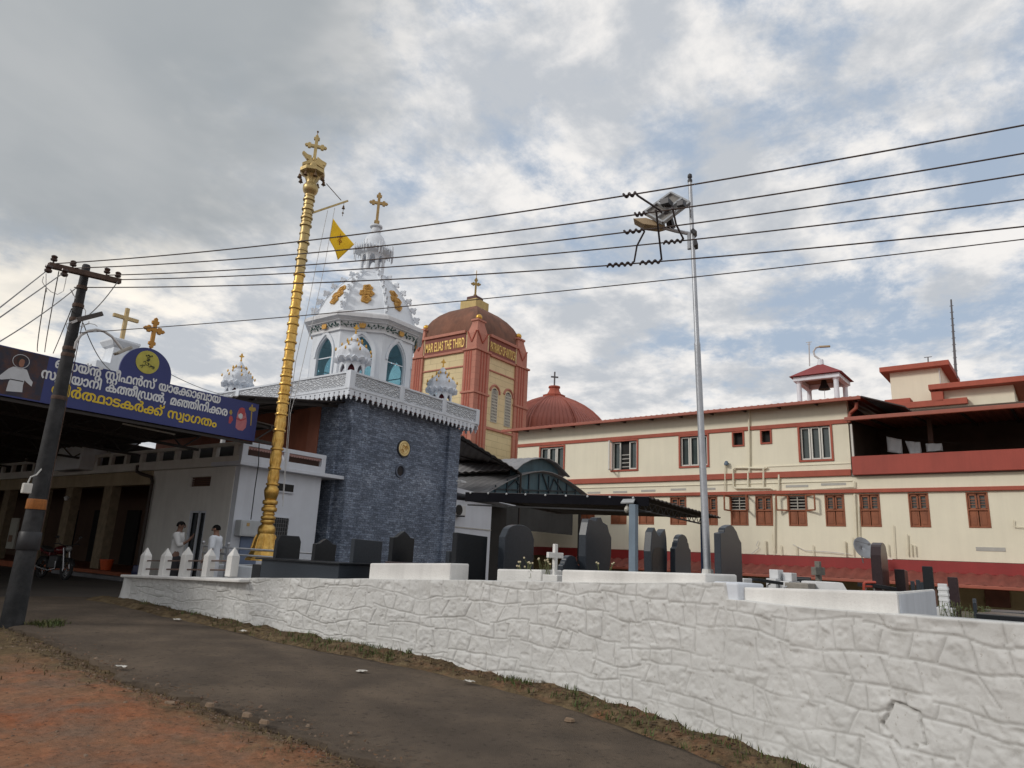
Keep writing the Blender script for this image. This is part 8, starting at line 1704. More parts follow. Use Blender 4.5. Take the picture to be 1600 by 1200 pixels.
    tag(MB().prism([(0, 0), (.62, 0), (.42, zt - z), (.08, zt - z)], (P0.x, P0.y, z), (P1 - P0).normalized(), Z_, Vector((.5, .8, 0)).normalized(), 0, L).build('tent_grave', mat('white marble'), bev=.012), 'low white tent-shaped grave right of the grey stone cross', 'grave')
    P0 = ad(1263, 920, 12.3); P1 = ay(1286, 920, P0.y); tag(MB().box((P0.x, P0.y, P0.z - .3), (P1.x, P0.y + .4, zat(P0.x, P0.y, 912))).build('cement_block', mat('raw cement block', (.28, .26, .23), .9, .2, 9, .5, 30), bev=.012), 'rough cement block at the foot of the grey stone cross', 'block')
    P0 = ad(1163, 921, 11.6); P1 = ay(1176, 921, P0.y); tag(MB().box((P0.x, P0.y, P0.z - .3), (P1.x, P0.y + .3, zat(P0.x, P0.y, 904))).build('white_grave_head', mat('white marble'), bev=.012), 'small white grave head just right of the tall dark headstone', 'grave')
    # bench-like dark slab on bent pipe legs, red tubular frame
    a, b = ad(1176, 905, 12.2), ad(1216, 911, 12.2); st = mat('bright bent pipe', (.45, .45, .46), .35, .1, 5, metal=.5)
    r = thing('slab_table', 'low dark slab on bent pipe legs left of the stepped white crosses', 'grave', (a + b) / 2 - Z_ * .3, 'low graves along the wall top'); MB().bar(a, b, .45, .05).build('slab', GRAN, r, bev=.006)
    for t in (.15, .8): p = a.lerp(b, t); MB().tube([p + Vector((-.05, -.2, -.35)), p + Vector((-.05, -.2, -.08)), p + Vector((.1, -.2, -.06))], .014, 6).build('leg', st, r, smooth=True)
    a, b = ad(1352, 914, 11.4), ad(1388, 920, 11.4); rp = mat('red tube paint', (.42, .07, .045), .5)
    r = thing('framed_grave', 'red tubular frame around a low dark slab at the foot of the tall rounded headstone', 'grave', (a + b) / 2 - Z_ * .3, 'low graves along the wall top'); MB().bar(a, b, .5, .06).build('slab', GRAN, r, bev=.006)
    P = lambda x, y: ad(x, y, 11.2); MB().tube([P(1350, 924), P(1350, 912), P(1352, 910), P(1368, 910)], .022, 6).tube([P(1351, 916), P(1370, 917)], .018, 6).build('frame', rp, r, smooth=True)
    for x in (1352, 1366, 1380): MB().tube([P(x, 918), P(x, 924)], .012, 6).build('leg', st, r)
    # pair of white posts on a foot; long dark slab at the far right; sunken black grave
    P0 = ad(1477, 952, 8.6); wm = mat('white marble'); r = thing('double_post_cross', 'broken white cross of two uprights on a white foot near the green weeds', 'cross', P0 - Z_ * .15)
    zt = zat(P0.x, P0.y, 912); MB().box((P0.x - .16, P0.y - .1, P0.z - .2), (P0.x + .16, P0.y + .1, P0.z + .02)).build('foot', wm, r, bev=.01)
    for dx, s in ((-.06, 1.0), (.055, .9)): MB().box((P0.x + dx - .032, P0.y - .05, P0.z), (P0.x + dx + .032, P0.y + .05, P0.z + (zt - P0.z) * s)).build('upright', wm, r, bev=.008)
    for k in range(3): q = .3 + .22 * k; MB().box((P0.x - .10, P0.y - .055, P0.z + (zt - P0.z) * q), (P0.x + .095, P0.y + .055, P0.z + (zt - P0.z) * q + .03)).build('cross_rung', wm, r, bev=.004)
    a, b = ad(1536, 958, 7.6), ad(1640, 966, 7.2); o = MB().bar(a - Z_ * .06, b - Z_ * .06, .7, .14).build('dark_slab', GRAN, bev=.01); tag(o, 'long dark grave slab at the right edge beyond the weeds', 'grave', 'low graves along the wall top')
    a, b = ad(1545, 952, 9.5), ad(1640, 957, 9.2); tag(MB().bar(a - Z_ * .1, b - Z_ * .1, .8, .18).build('dark_slab', GRAN2, bev=.01), 'farther dark grave slab under the cream wall at the right edge', 'grave', 'low graves along the wall top')
    P0 = ad(630, 884, 10.6); P1 = ay(655, 884, P0.y); tag(MB().box((P0.x, P0.y, P0.z - .3), (P1.x, P0.y + .4, P0.z + .05)).build('low_dark_grave', GRANR, bev=.01), 'low dark grave right of the peaked black headstone', 'grave', 'low graves along the wall top')
build_graves()
# ------------------------------------------------------------------ solar street lamp
def build_solar_lamp():
    ga = mat('galvanised lamp pole', (.40, .42, .45), .45, .15, 6, .15, 30, metal=.45, streak=.15); dk = mat('dark bracket', (.05, .05, .055), .5, metal=.3)
    D = 8.6; B = ad(1106, 905, D); x, y = B.x, B.y; Z = lambda py: zat(x, y, py)
    r = thing('solar_street_lamp', 'slim grey solar street lamp pole behind the white wall', 'street lamp', (x, y, B.z - .4))
    MB().lathe([(.075, B.z - .1), (.08, B.z + .02), (.066, B.z + .12)], (x, y, 0), 14).build('base_collar', mat('lime wash'), r)
    hn = Vector((x, y, 0)).normalized(); Y = y
    def p(px, py, d=0):                               # on the upright plane through the pole that faces the road
        v = Vector(ray(px, py)); return v * ((math.hypot(x, y) + d) / v.dot(hn))
    q0 = p(1106, 905); q1 = p(1078, 283); ps = [q0 - (q1 - q0) * .09] + [q0.lerp(q1, t) for t in (.17, .55, .555, .56, .97, 1)]
    MB().tube(ps, [.047, .045, .040, .040, .033, .027, .026], 16).build('pole', ga, r, smooth=True)
    MB().lathe([(.032, -.04), (.035, -.01), (.02, .02), (.034, .04), (.03, .08), (.008, .1)], p(1078, 281), 12).build('cap', dk, r, smooth=True)
    a = MB().tube([p(1082, 366), p(1056, 361), p(1036, 356)], [.030, .028, .024], 8).build('lamp_arm', ga, r, smooth=True)
    MB().bar(p(1081, 362), p(1087, 367), .16, .05).build('clamp', dk, r); MB().bar(p(1086, 379), p(1088, 386), .16, .05).build('clamp', dk, r)
    MB().lathe([(.030, Z(388)), (.030, Z(362))], (p(1077, 375).x, p(1077, 375).y, 0), 8).build('sleeve', ga, r)
    h = MB(); P = [p(990, 346), p(1010, 345), p(1026, 350), p(1040, 355), p(1030, 358), p(1006, 355)]; off = hn * .10; 
    h.add([q - off for q in P] + [q + off for q in P], [tuple(range(5, -1, -1)), tuple(range(6, 12))] + [(i, (i + 1) % 6, 6 + (i + 1) % 6, 6 + i) for i in range(6)]); h.build('lamp_head', mat('tan lamp housing'), a, bev=.008)
    # panel, seen from below: a tilted slab on a short strut
    A, B_, C, D_ = p(1048, 303, .12), p(1077, 318, .0), p(1040, 352, -.22), p(1007, 333, -.10)
    C = A + (B_ - A) + (D_ - A)
    n = (B_ - A).cross(D_ - A).normalized()
    if n.dot(A) < 0: n = -n
    pn = MB(); pn.add([A, B_, C, D_] + [q + n * .035 for q in (A, B_, C, D_)], [(0, 1, 2, 3), (7, 6, 5, 4), (0, 4, 5, 1), (1, 5, 6, 2), (2, 6, 7, 3), (3, 7, 4, 0)]); po = pn.build('solar_panel', mat('panel backing', (.20, .19, .175), .6, .1, 5), r)
    f = MB(); q = [A, B_, C, D_]
    for i in range(4): f.bar(q[i] - n * .01, q[(i + 1) % 4] - n * .01, .03, .05, n)
    f.bar(A.lerp(B_, .62) - n * .02, D_.lerp(C, .62) - n * .02, .03, .04, n); f.bar(A.lerp(D_, .55) - n * .03, B_.lerp(C, .55) - n * .03, .035, .04, n); f.build('panel_frame', mat('dull aluminium', (.36, .37, .38), .45, metal=.5), po)
    cc = (A + B_ + C + D_) / 4; g = MB(); g.bar(cc - n * .04, p(1052, 357), .05); g.bar(A.lerp(C, .65) - n * .04, p(1045, 358), .035); g.box(tuple(cc - n * .08 - Vector((.09, .06, .04))), tuple(cc - n * .08 + Vector((.09, .06, .04)))); g.build('mounting', dk, po)
    j = Vector(B_.lerp(C, .3) - n * .08); MB().box(tuple(j - Vector((.06, .05, .04))), tuple(j + Vector((.06, .05, .04)))).build('charge_box', dk, po, bev=.006)
build_solar_lamp()

# ------------------------------------------------------------------ two people talking by the rail
def skin_mesh(name, chains, m, parent, sub=2, root=0):
    """chains: list of lists of (point, radius); points equal to an earlier one are joined"""
    V = []; Rr = []; E = []
    def idx(p, r):
        for i, q in enumerate(V):
            if (q - p).length < 1e-4: return i
        V.append(p); Rr.append(r); return len(V) - 1
    for ch in chains:
        ids = [idx(Vector(p), r) for p, r in ch]; E += list(zip(ids[:-1], ids[1:]))
    me = bpy.data.meshes.new(name); Mi = world(parent).inverted(); me.from_pydata([Mi @ v for v in V], E, []); ob = bpy.data.objects.new(name, me); scene.collection.objects.link(ob); ob.parent = parent
    sk = ob.modifiers.new('skin', 'SKIN'); sk.use_smooth_shade = True
    lay = me.skin_vertices[0].data if me.skin_vertices else None
    if lay is None:
        bpy.context.view_layer.objects.active = ob; me.skin_vertices  # layer comes with the modifier
    for i, r in enumerate(Rr):
        q = r if isinstance(r, tuple) else (r, r); me.skin_vertices[0].data[i].radius = q
        me.skin_vertices[0].data[i].use_root = (i == root)
    s = ob.modifiers.new('sub', 'SUBSURF'); s.levels = sub; s.render_levels = sub; me.materials.append(m); return ob
def person(loc, face, height, label, top_m, low_m, mundu, gesture, skin):
    """face: unit vector the person looks along"""
    F = Vector((face[0], face[1], 0)).normalized(); S = Vector((-F.y, F.x, 0)); k = height / 1.70; o = Vector(loc)
    P = lambda f, s, z: o + (F * f + S * s + Z_ * z) * k
    r = thing('person', label, 'person', loc)
    hip = P(0, 0, .93)
    def arm(s, raised):
        sh = P(-.01, .175 * s, 1.39)
        if raised: el, wr, kn = P(.10, .23 * s, 1.13), P(.28, .20 * s, 1.27), P(.34, .19 * s, 1.36)
        else: el, wr, kn = P(-.04, .235 * s, 1.11), P(.10, .20 * s, .93), P(.15, .18 * s, .86)
        return sh, el, wr, kn
    ch = [[(hip, (.125 * k, .10 * k)), (P(.0, 0, 1.08), (.115 * k, .09 * k)), (P(.01, 0, 1.25), (.13 * k, .10 * k)), (P(-.01, 0, 1.38), (.10 * k, .08 * k)), (P(-.005, 0, 1.46), .055 * k), (P(.01, 0, 1.52), .055 * k), (P(.02, 0, 1.60), (.078 * k, .088 * k)), (P(.01, 0, 1.665), .055 * k)]]
    for s in (1, -1):
        sh, el, wr, kn = arm(s, gesture and s < 0)
        ch.append([(P(-.01, 0, 1.38), .1), (sh, .055 * k), (el, .042 * k), (wr, .028 * k), ((wr + kn) / 2, .036 * k), (kn, .03 * k)])
        d = (kn - wr).normalized(); q = d.cross(F).normalized() if abs(d.dot(F)) < .95 else S
        for j in range(4):
            b = kn + S * (j - 1.5) * .019 * k; L = (.068, .08, .075, .055)[j] * k; bend = (F * -.25 + d).normalized() if gesture and s < 0 else (d + F * .15).normalized()
            ch.append([(kn, .03 * k), (b + d * .02 * k, .0095 * k), (b + d * L * .6, .009 * k), (b + bend * L, .0075 * k)])
        ch.append([((wr + kn) / 2, .036 * k), ((wr + kn) / 2 + S * -s * .035 * k + d * .02, .012 * k), ((wr + kn) / 2 + S * -s * .05 * k + d * .055 * k, .009 * k)])
        ch.append([(hip, .12), (P(0, .09 * s, .86), .085 * k), (P(.015, .10 * s, .48), .055 * k), (P(-.02, .10 * s, .09), .038 * k), (P(.05, .105 * s, .035), .036 * k), (P(.15, .115 * s, .025), .028 * k)])
    skin_mesh('body', ch, skin, r)
    # face: nose, ears, brow, moustache and eyes set into the head
    nz = MB().sphere(P(.112, 0, 1.585), .017 * k, 8, 6, 1.5); nz.build('nose', skin, r, smooth=True)
    for s in (1, -1): MB().sphere(P(.01, .083 * s, 1.585), .024 * k, 8, 6, 1.4).build('ear', skin, r, smooth=True)
    hm = mat('black hair', (.006, .006, .006), .9, .2, 30, spec=.1); e = MB()
    for s in (1, -1): e.sphere(P(.098, .034 * s, 1.612), .011 * k, 8, 6); e.bar(P(.101, .015 * s, 1.632), P(.088, .058 * s, 1.630), .012, .012)
    e.bar(P(.106, -.03, 1.558), P(.106, .03, 1.558), .016, .014); e.build('eyes_and_moustache', hm, r, smooth=True)
    hb = MB(); vs = []; n = 18; mlev = 9
    for i in range(mlev):
        th = lerp(.05, 1.85, i / (mlev - 1))
        for j in range(n):
            a = 2 * math.pi * j / n; fr = max(0, math.cos(a)); t2 = th * (1 - .42 * fr * (i / (mlev - 1))); rr = .097 * (1 + .02 * math.sin(5 * a + i))
            vs.append(P(.012 + rr * math.sin(t2) * math.cos(a), rr * .92 * math.sin(t2) * math.sin(a), 1.600 + .098 * math.cos(t2)))
    hb.add(vs, [(i * n + j, i * n + (j + 1) % n, (i + 1) * n + (j + 1) % n, (i + 1) * n + j) for i in range(mlev - 1) for j in range(n)] + [tuple(range(n))]); ho = hb.build('hair', hm, r, smooth='all'); ho.modifiers.new('thick', 'SOLIDIFY').thickness = .008
    # shirt: loose torso with short sleeves
    st = [[(P(0, 0, .84), (.175 * k, .135 * k)), (P(0, 0, .98), (.165 * k, .13 * k)), (P(.0, 0, 1.10), (.150 * k, .125 * k)), (P(.01, 0, 1.26), (.155 * k, .125 * k)), (P(-.01, 0, 1.38), (.118 * k, .10 * k)), (P(-.005, 0, 1.445), .072 * k)]]
    for s in (1, -1):
        sh, el, wr, kn = arm(s, gesture and s < 0); st.append([(P(-.01, 0, 1.38), .11), (sh, .078 * k), (sh.lerp(el, .5), .068 * k), (sh.lerp(el, .95), .060 * k)] + ([(el.lerp(wr, .5), .05 * k)] if gesture else []))
    skin_mesh('shirt', st, top_m, r)
    if mundu:
        mb = MB(); prof = [(.165, .95), (.18, .86), (.185, .7), (.175, .45), (.19, .2), (.205, .07), (.20, .06)]; n = 28; vs = []
        for rr, z in prof:
            for j in range(n): a = 2 * math.pi * j / n; q = rr * (1 + .035 * math.sin(9 * a + z * 4)); vs.append(P(.8 * q * math.cos(a), q * math.sin(a), z))
        mb.add(vs, [(i * n + j, i * n + (j + 1) % n, (i + 1) * n + (j + 1) % n, (i + 1) * n + j) for i in range(len(prof) - 1) for j in range(n)]); mb.build('mundu', low_m, r, smooth='all').modifiers.new('thick', 'SOLIDIFY').thickness = .006
    else:
        tr = [[(P(0, 0, .96), (.15 * k, .12 * k)), (P(0, 0, .88), (.15 * k, .125 * k))]]
        for s in (1, -1): tr.append([(P(0, 0, .88), .14), (P(0, .09 * s, .8), .10 * k), (P(.015, .10 * s, .48), .078 * k), (P(-.015, .10 * s, .10), .07 * k)])
        skin_mesh('trousers', tr, low_m, r, root=1)
        for s in (1, -1): MB().box((0, 0, 0), (0, 0, 0)) if False else None
    sd = MB()
    for s in (1, -1): sd.bar(P(-.06, .105 * s, .012), P(.19, .115 * s, .012), .095 * k, .02)
    sd.build('sandals', mat('brown sandal', (.06, .035, .02), .7), r, bev=.006)
    return r
skin1, skin2 = mat('brown skin', (.115, .055, .035), .55, .1, 12), mat('warm brown skin', (.19, .095, .06), .5, .1, 12)
def feet(px, pyhead, D, h):
    p = ad(px, pyhead, D); return Vector((p.x, p.y, p.z - h))
p1 = feet(283, 814, 15.6, 1.66); p2 = feet(340, 821, 15.4, 1.58)
camr = Vector((RM[0][0], RM[1][0], 0)).normalized()          # the photograph's rightward direction on the ground
build_p1 = person(p1, camr * .95 + Vector((.3, .3, 0)) * .4, 1.66, 'man in pale grey shirt and dark trousers raising his hand by the white posts', mat('pale grey shirt cloth', (.46, .46, .46), .85, .08, 6, .25, 30), mat('black trouser cloth', (.018, .018, .022), .85, .2, 8), False, True, skin1)
build_p2 = person(p2, -camr, 1.60, 'man in white shirt and white mundu beside the grey cabinet', mat('white shirt cloth', (.62, .65, .70), .85, .06, 6, .25, 30), mat('white mundu cloth', (.60, .62, .66), .85, .06, 5, .3, 20), True, False, skin2)

# ------------------------------------------------------------------ motorcycle in the shade
def build_motorcycle():
    z0 = -1.225; c = az(84, 910, z0); c = Vector((c.x + .6, c.y + 1.6, z0)); F = Vector((.80, -.60, 0)).normalized(); F = (camr * .85 - Vector((RM[0][2], RM[1][2], 0)).normalized() * -.5).normalized(); S = Vector((-F.y, F.x, 0))
    P = lambda f, s, z: c + F * f + S * s + Z_ * z
    r = thing('motorcycle', 'dark red motorcycle parked in the shade of the arcade', 'motorcycle', c)
    rub, bk, red, ch = mat('tyre rubber', (.015, .015, .016), .8), mat('black engine paint', (.02, .02, .022), .45), mat('dark red tank paint', (.09, .007, .009), .25), mat('chrome', (.28, .28, .29), .2, metal=.9)
    for f in (-.64, .64):
        w = MB(); w.tube([P(f + .255 * math.cos(a), 0, .30 + .255 * math.sin(a)) for a in np.linspace(0, 6.283, 28, endpoint=False)], .048, 8, closed=True); t = w.build('wheel', rub, r, smooth=True)
        w = MB(); w.tube([P(f + .21 * math.cos(a), 0, .30 + .21 * math.sin(a)) for a in np.linspace(0, 6.283, 28, endpoint=False)], .016, 6, closed=True)
        for k in range(5): a = k * 1.2566; w.tube([P(f, 0, .3), P(f + .21 * math.cos(a), 0, .3 + .21 * math.sin(a))], .014, 5)
        w.build('rim', ch, t, smooth=True)
        m = MB(); rows = [[P(f + .32 * math.cos(a), s, .30 + .32 * math.sin(a)) for s in (-.06, 0, .06)] for a in np.linspace(.35 if f > 0 else .7, 2.6 if f > 0 else 2.9, 12)]; m.sheet(rows, .01).build('mudguard', bk, r, smooth='all')
    m = MB(); m.tube([P(.64, -.08, .3), P(.46, -.08, .88)], .024, 8); m.tube([P(.64, .08, .3), P(.46, .08, .88)], .024, 8); m.build('fork', ch, r, smooth=True)
    m = MB(); m.tube([P(.42, -.36, .98), P(.44, -.26, 1.0), P(.46, -.1, .94), P(.46, .1, .94), P(.44, .26, 1.0), P(.42, .36, .98)], .014, 8); hb = m.build('handlebar', bk, r, smooth=True)
    for s in (1, -1): m = MB(); m.tube([P(.44, .2 * s, 1.0), P(.46, .30 * s, 1.16)], .008, 5); m.sphere(P(.46, .32 * s, 1.18), .06, 10, 6, .7); m.build('mirror', ch, hb, smooth=True)
    vs = []; prof = [(.42, .06, .05), (.36, .12, .10), (.22, .15, .13), (.05, .14, .12), (-.08, .08, .07)]; n = 14; m = MB()
    for f, w, h in prof:
        for j in range(n): a = 2 * math.pi * j / n; vs.append(P(f, w * math.cos(a), .80 + .04 * f + h * math.sin(a)))
    m.add(vs, [(i * n + j, i * n + (j + 1) % n, (i + 1) * n + (j + 1) % n, (i + 1) * n + j) for i in range(4) for j in range(n)] + [tuple(range(n)), tuple(range(4 * n, 5 * n))]); m.build('fuel_tank', red, r, smooth='all')
    m = MB(); m.sheet([[P(f, s * w, z) for s in (-1, -.6, 0, .6, 1)] for f, w, z in ((-.02, .10, .84), (-.2, .14, .82), (-.45, .13, .84), (-.7, .10, .90), (-.82, .06, .92))], .08).build('seat', mat('black seat vinyl', (.015, .015, .016), .5), r, smooth='all')
    m = MB(); m.add([P(-.2, s, z) for s in (-.11, .11) for z in (.62, .78)] + [P(-.85, s, z) for s in (-.06, .06) for z in (.74, .84)], [(0, 1, 3, 2), (4, 6, 7, 5), (0, 4, 5, 1), (2, 3, 7, 6), (1, 5, 7, 3), (0, 2, 6, 4)]); m.build('tail_panel', red, r, bev=.02)
    m = MB(); e = P(.08, 0, .45); 
    for s in (1,): m.add([P(f, s_, z) for f in (-.16, .26) for s_ in (-.13, .13) for z in (.3, .66)], [(0, 1, 3, 2), (4, 6, 7, 5), (0, 4, 5, 1), (2, 3, 7, 6), (1, 5, 7, 3), (0, 2, 6, 4)])
    m.build('engine', bk, r, bev=.03)
    m = MB(); m.tube([P(.24, -.12, .5), P(.3, -.14, .3), P(0, -.16, .24), P(-.5, -.17, .30), P(-.86, -.18, .38)], [.02, .022, .025, .045, .045], 8); m.build('exhaust', ch, r, smooth=True)
    MB().sphere(P(.56, 0, .86), .085, 12, 8).build('headlight', mat('lamp glass', (.2, .2, .2), .1), r, smooth=True); m = MB(); m.bar(P(-.86, -.05, .82), P(-.86, .05, .82), .05, .05); m.build('tail_light', mat('red lamp', (.45, .015, .015), .2), r, bev=.01)
    m = MB(); m.tube([P(.2, .1, .3), P(.02, .26, .02)], .014, 6); m.tube([P(-.1, 0, .62), P(-.64, .08, .3)], .02, 6); m.tube([P(-.1, 0, .62), P(-.64, -.08, .3)], .02, 6); m.tube([P(.46, 0, .85), P(.3, 0, .5)], .03, 6); m.build('frame', bk, r, smooth=True)
build_motorcycle()

# ------------------------------------------------------------------ grass, dry leaves, stones, paper scraps
def gz(x, y): return float(ground_z(np.array([x]), np.array([y]))[0])
def blades(mb, x, y, z, n, h, spread, rn, flop=.5):
    for _ in range(n):
        a = rn.uniform(0, 6.28); q = spread * math.sqrt(rn.random()); px, py = x + q * math.cos(a), y + q * math.sin(a); b = rn.uniform(0, 6.28); hh = h * rn.uniform(.45, 1.15); w = hh * .05 + .003; f = flop * rn.uniform(.2, 1.2) * hh
        dx, dy = math.cos(b), math.sin(b); sx, sy = -dy * w, dx * w
        mb.add([(px - sx, py - sy, z), (px + sx, py + sy, z), (px + sx * .7 + dx * f * .4, py + sy * .7 + dy * f * .4, z + hh * .6), (px - sx * .7 + dx * f * .4, py - sy * .7 + dy * f * .4, z + hh * .6), (px + dx * f, py + dy * f, z + hh * .92)], [(0, 1, 2, 3), (3, 2, 4)])
def leafmat(name, a, b): return mat(name, a, .8, .35, 9, col2=b)
def build_plants():
    rn = random.Random(11); g = leafmat('verge grass', (.060, .095, .022), (.11, .10, .035)); dry = leafmat('dry grass', (.16, .115, .05), (.10, .065, .03))
    m, d = MB(), MB()
    y = -1.0
    while y < 13.6:
        wx, rr = wall_x(y), road_r(y); dens = .35 + .65 * (fbm(np.array([y * .8]), np.array([2.]), 3, 9)[0] > .05)
        if y < 4.2: dens *= 1.7
        for _ in range(int(7 * dens)):
            x = rr + rn.random() * (wx - rr); yy = y + rn.uniform(0, .12)
            green = (fbm(np.array([yy * 1.6]), np.array([x * 1.5]), 3, 19)[0] + (.35 if y < 4.3 else -.05)) > .08
            blades(m if green else d, x, yy, gz(x, yy) - .005, 5, .075 if green else .05, .05, rn, .8)
        y += .12
    for _ in range(60): q = rn.random() ** .6; a = rn.uniform(-.9, 1.4); x, yy = PX + .18 + .75 * q * math.cos(a) * .6, PY - .1 - .55 * q * abs(math.sin(a)) ; blades(m, x, yy, gz(x, yy) - .01, 8, .15, .07, rn, .7)
    for _ in range(260):
        yy = rn.uniform(4, 11.5); x = road_l(yy) - .02 - abs(rn.gauss(0, .25)); blades(d, x, yy, gz(x, yy) - .005, 3, .045, .05, rn, 1.1)
    for _ in range(140): yy = rn.uniform(8, 13); x = rn.uniform(2.2, 4.3); blades(d, x, yy, gz(x, yy) - .005, 4, .05, .08, rn, 1.1)
    tag(m.build('verge_grass', g, loc=(6.9, 5, -1.6)), kind='stuff'); tag(d.build('dry_grass', dry, loc=(6.9, 5, -1.6)), kind='stuff')
    # dead leaves and dark mulch along the wall foot and road edge
    lm = leafmat('dead leaves', (.115, .062, .028), (.05, .03, .017)); lf = MB()
    for _ in range(2600):
        if rn.random() < .62: yy = rn.uniform(.5, 13.5); rr, wx = road_r(yy), wall_x(yy); x = rr - .05 + (wx - rr) * (rn.random() ** .7)
        else: yy = rn.uniform(3.6, 11); x = road_l(yy) + rn.gauss(-.12, .22)
        z = max(gz(x, yy), zroad(yy) + (.018 if road_l(yy) < x < road_r(yy) else -9)) + .006; s = rn.uniform(.012, .032); a = rn.uniform(0, 6.28); c, q = math.cos(a) * s, math.sin(a) * s; t = rn.uniform(-.5, .9) * s
        lf.add([(x - c, yy - q, z), (x + q * .5, yy - c * .5, z + t * .5), (x + c, yy + q, z + abs(t) * .6), (x - q * .5, yy + c * .5, z + t * .3)], [(0, 1, 2, 3)])
    tag(lf.build('dead_leaves', lm, loc=(6.9, 5, -1.6)), kind='stuff')
    # stones and clods
    st = mat('roadside grit', (.20, .145, .10), .9, .4, 20, .4, 40, col2=(.13, .075, .05)); sm = MB()
    for _ in range(1100):
        t = rn.random()
        if t < .6: yy = rn.uniform(3.4, 10.5); x = road_l(yy) + rn.gauss(-.16, .15)
        elif t < .9: yy = rn.uniform(2.5, 11); x = rn.uniform(1.0, road_l(yy))
        else: yy = rn.uniform(.8, 13); x = road_r(yy) + rn.random() * .5
        z = max(gz(x, yy), zroad(yy) + (.016 if road_l(yy) < x < road_r(yy) else -9)); s = min(.026, .006 + rn.expovariate(170)); v = []
        for j in range(6):
            a = 2 * math.pi * j / 6 + rn.uniform(-.3, .3); q = s * rn.uniform(.7, 1.2); v.append((x + q * math.cos(a), yy + q * math.sin(a), z - .004))
        for j in range(4): a = 2 * math.pi * j / 4 + rn.uniform(-.3, .3); q = s * rn.uniform(.4, .7); v.append((x + q * math.cos(a), yy + q * math.sin(a), z + s * rn.uniform(.3, .6)))
        sm.add(v, [(0, 1, 6), (1, 7, 6), (1, 2, 7), (2, 3, 8, 7), (3, 4, 8), (4, 9, 8), (4, 5, 9), (5, 0, 6, 9), (6, 7, 8, 9)])
    tag(sm.build('roadside_gravel', st, loc=(3.5, 6, -1.6)), kind='stuff')
    # pale scraps of paper and flat stones, each its own thing
    pm = mat('dirty paper', (.50, .48, .44), .8, .2, 12); fs = mat('pale flat stone', (.19, .13, .085), .9, .25, 14, .4, 40)
    for i, (px, py, kind, lb) in enumerate(((133, 1024, 'p', 'crumpled white paper scrap on the dirt beside the road edge near the pole'), (160, 1036, 'p', 'small torn paper strip on the road edge below the crumpled scrap'), (188, 1043, 'p', 'thin paper strip on dark grit at the ragged asphalt edge'), (293, 1088, 'p', 'pale paper scrap at the broken asphalt edge above the orange soil'), (327, 1101, 's', 'pale flat stone on the orange soil by the broken asphalt edge'), (265, 1099, 's', 'tan rounded stone on the orange soil in the left foreground'), (385, 1117, 's', 'pale flat stone among dark grit along the asphalt edge'), (413, 1128, 's', 'nearest pale flat stone along the asphalt edge'), (380, 987, 'p', 'tiny white paper scrap at the foot of the white wall'), (277, 969, 'p', 'tiny white scrap on the road edge in front of the white posts'), (890, 1125, 's', 'flat brown leaf-like stone lying on the asphalt near the grass'), (565, 1050, 'p', 'small white scrap on the asphalt near the dry verge'), (733, 1066, 'p', 'white scrap on the verge edge in the middle of the road side'))):
        p = az(px, py, -1.45)
        for _ in range(6): z = max(gz(p.x, p.y), zroad(p.y) + (.02 if road_l(p.y) < p.x < road_r(p.y) else -9)); p = az(px, py, z)
        s = .055 if kind == 'p' else .05; rr = random.Random(i); mb = MB()
        if kind == 'p': rows = [[Vector((p.x + s * (u - .5) * 1.6, p.y + s * (v - .5) * 2.2, z + .008 + .018 * rr.random())) for u in np.linspace(0, 1, 5)] for v in np.linspace(0, 1, 5)]; o = mb.sheet(rows, .002).build('paper_scrap', pm)
        else:
            n = 10; ou = [s * (1 + .25 * rr.uniform(-1, 1)) for _ in range(n)]; v = [(p.x + q * .8 * math.cos(6.283 * j / n), p.y + q * 1.2 * math.sin(6.283 * j / n), z - .01) for j, q in enumerate(ou)] + [(p.x + q * .62 * math.cos(6.283 * j / n), p.y + q * math.sin(6.283 * j / n), z + .012 + .008 * rr.random()) for j, q in enumerate(ou)]
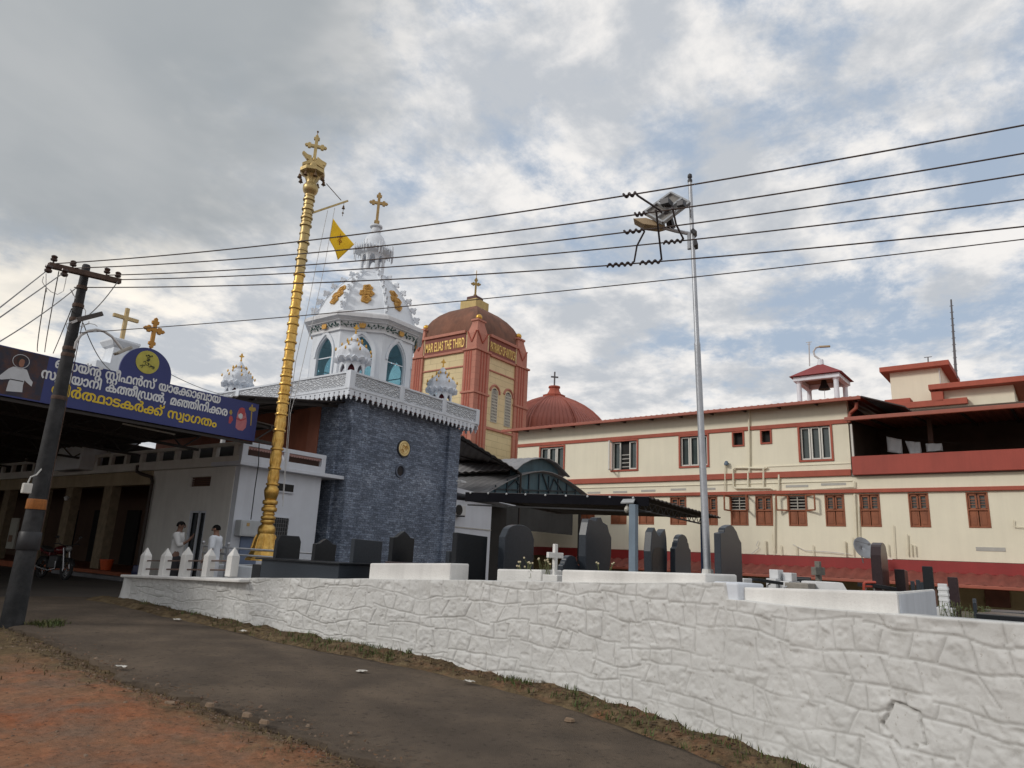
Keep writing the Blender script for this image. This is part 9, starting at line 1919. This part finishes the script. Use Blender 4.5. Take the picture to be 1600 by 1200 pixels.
            o = mb.add(v, [tuple(range(n, 2 * n))] + [(j, (j + 1) % n, n + (j + 1) % n, n + j) for j in range(n)]).build('flat_stone', fs, bev=.004)
        tag(o, lb, 'litter' if kind == 'p' else 'stone')
    # weeds behind the wall
    def weed(px, py, D, n, h, sp, label, flower=False):
        b = ad(px, py, D); r = thing('weed_plant', label, 'plant', b - Z_ * .25); stm, lv = MB(), MB(); fl = MB()
        for _ in range(n):
            a = rn.uniform(0, 6.28); q = rn.uniform(0, sp); p0 = b + Vector((q * math.cos(a), q * math.sin(a), -.25)); tip = p0 + Vector((rn.gauss(0, .07), rn.gauss(0, .07), .25 + h * rn.uniform(.5, 1.1))); mid = (p0 + tip) / 2 + Vector((rn.gauss(0, .02), rn.gauss(0, .02), 0)); stm.tube([p0, mid, tip], .004, 4)
            for k in range(8 if not flower else 4):
                t = rn.uniform(.35, 1); c = p0.lerp(tip, t); L = rn.uniform(.03, .065); aa = rn.uniform(0, 6.28); d = Vector((math.cos(aa), math.sin(aa), rn.uniform(-.2, .5))); s = Vector((-d.y, d.x, 0)) * .38
                lv.add([c, c + (d + s) * L * .5, c + d * L, c + (d - s) * L * .5], [(0, 1, 2, 3)])
            if flower: fl.sphere(tip, .014, 6, 4)
        stm.build('stem', mat('weed stem', (.10, .11, .04), .8), r); lv.build('leaves', leafmat('weed leaves', (.055, .10, .022), (.09, .12, .035)), r)
        if flower: fl.build('flower', mat('cream flower heads', (.55, .48, .32), .8), r)
    weed(1487, 957, 8.3, 16, .14, .16, 'bright green weed clump at the foot of the double white cross'); weed(1519, 958, 8.6, 16, .10, .20, 'low green weed clump right of the narrow dark headstone')
    weed(818, 893, 9.8, 9, .12, .12, 'little pale-flowered weeds at the foot of the grey rounded headstone', True); weed(846, 893, 9.6, 11, .20, .14, 'pale-flowered weeds left of the white cross', True); weed(944, 886, 9.6, 5, .06, .05, 'tiny pale-flowered weed at the foot of the shield-shaped headstone', True)
    weed(1108, 1162, 6.75, 5, .12, .05, 'thin green weed against the white wall foot at right'); weed(1262, 1195, 6.2, 5, .1, .06, 'small weed sprig at the wall foot near the frame bottom')
build_plants()
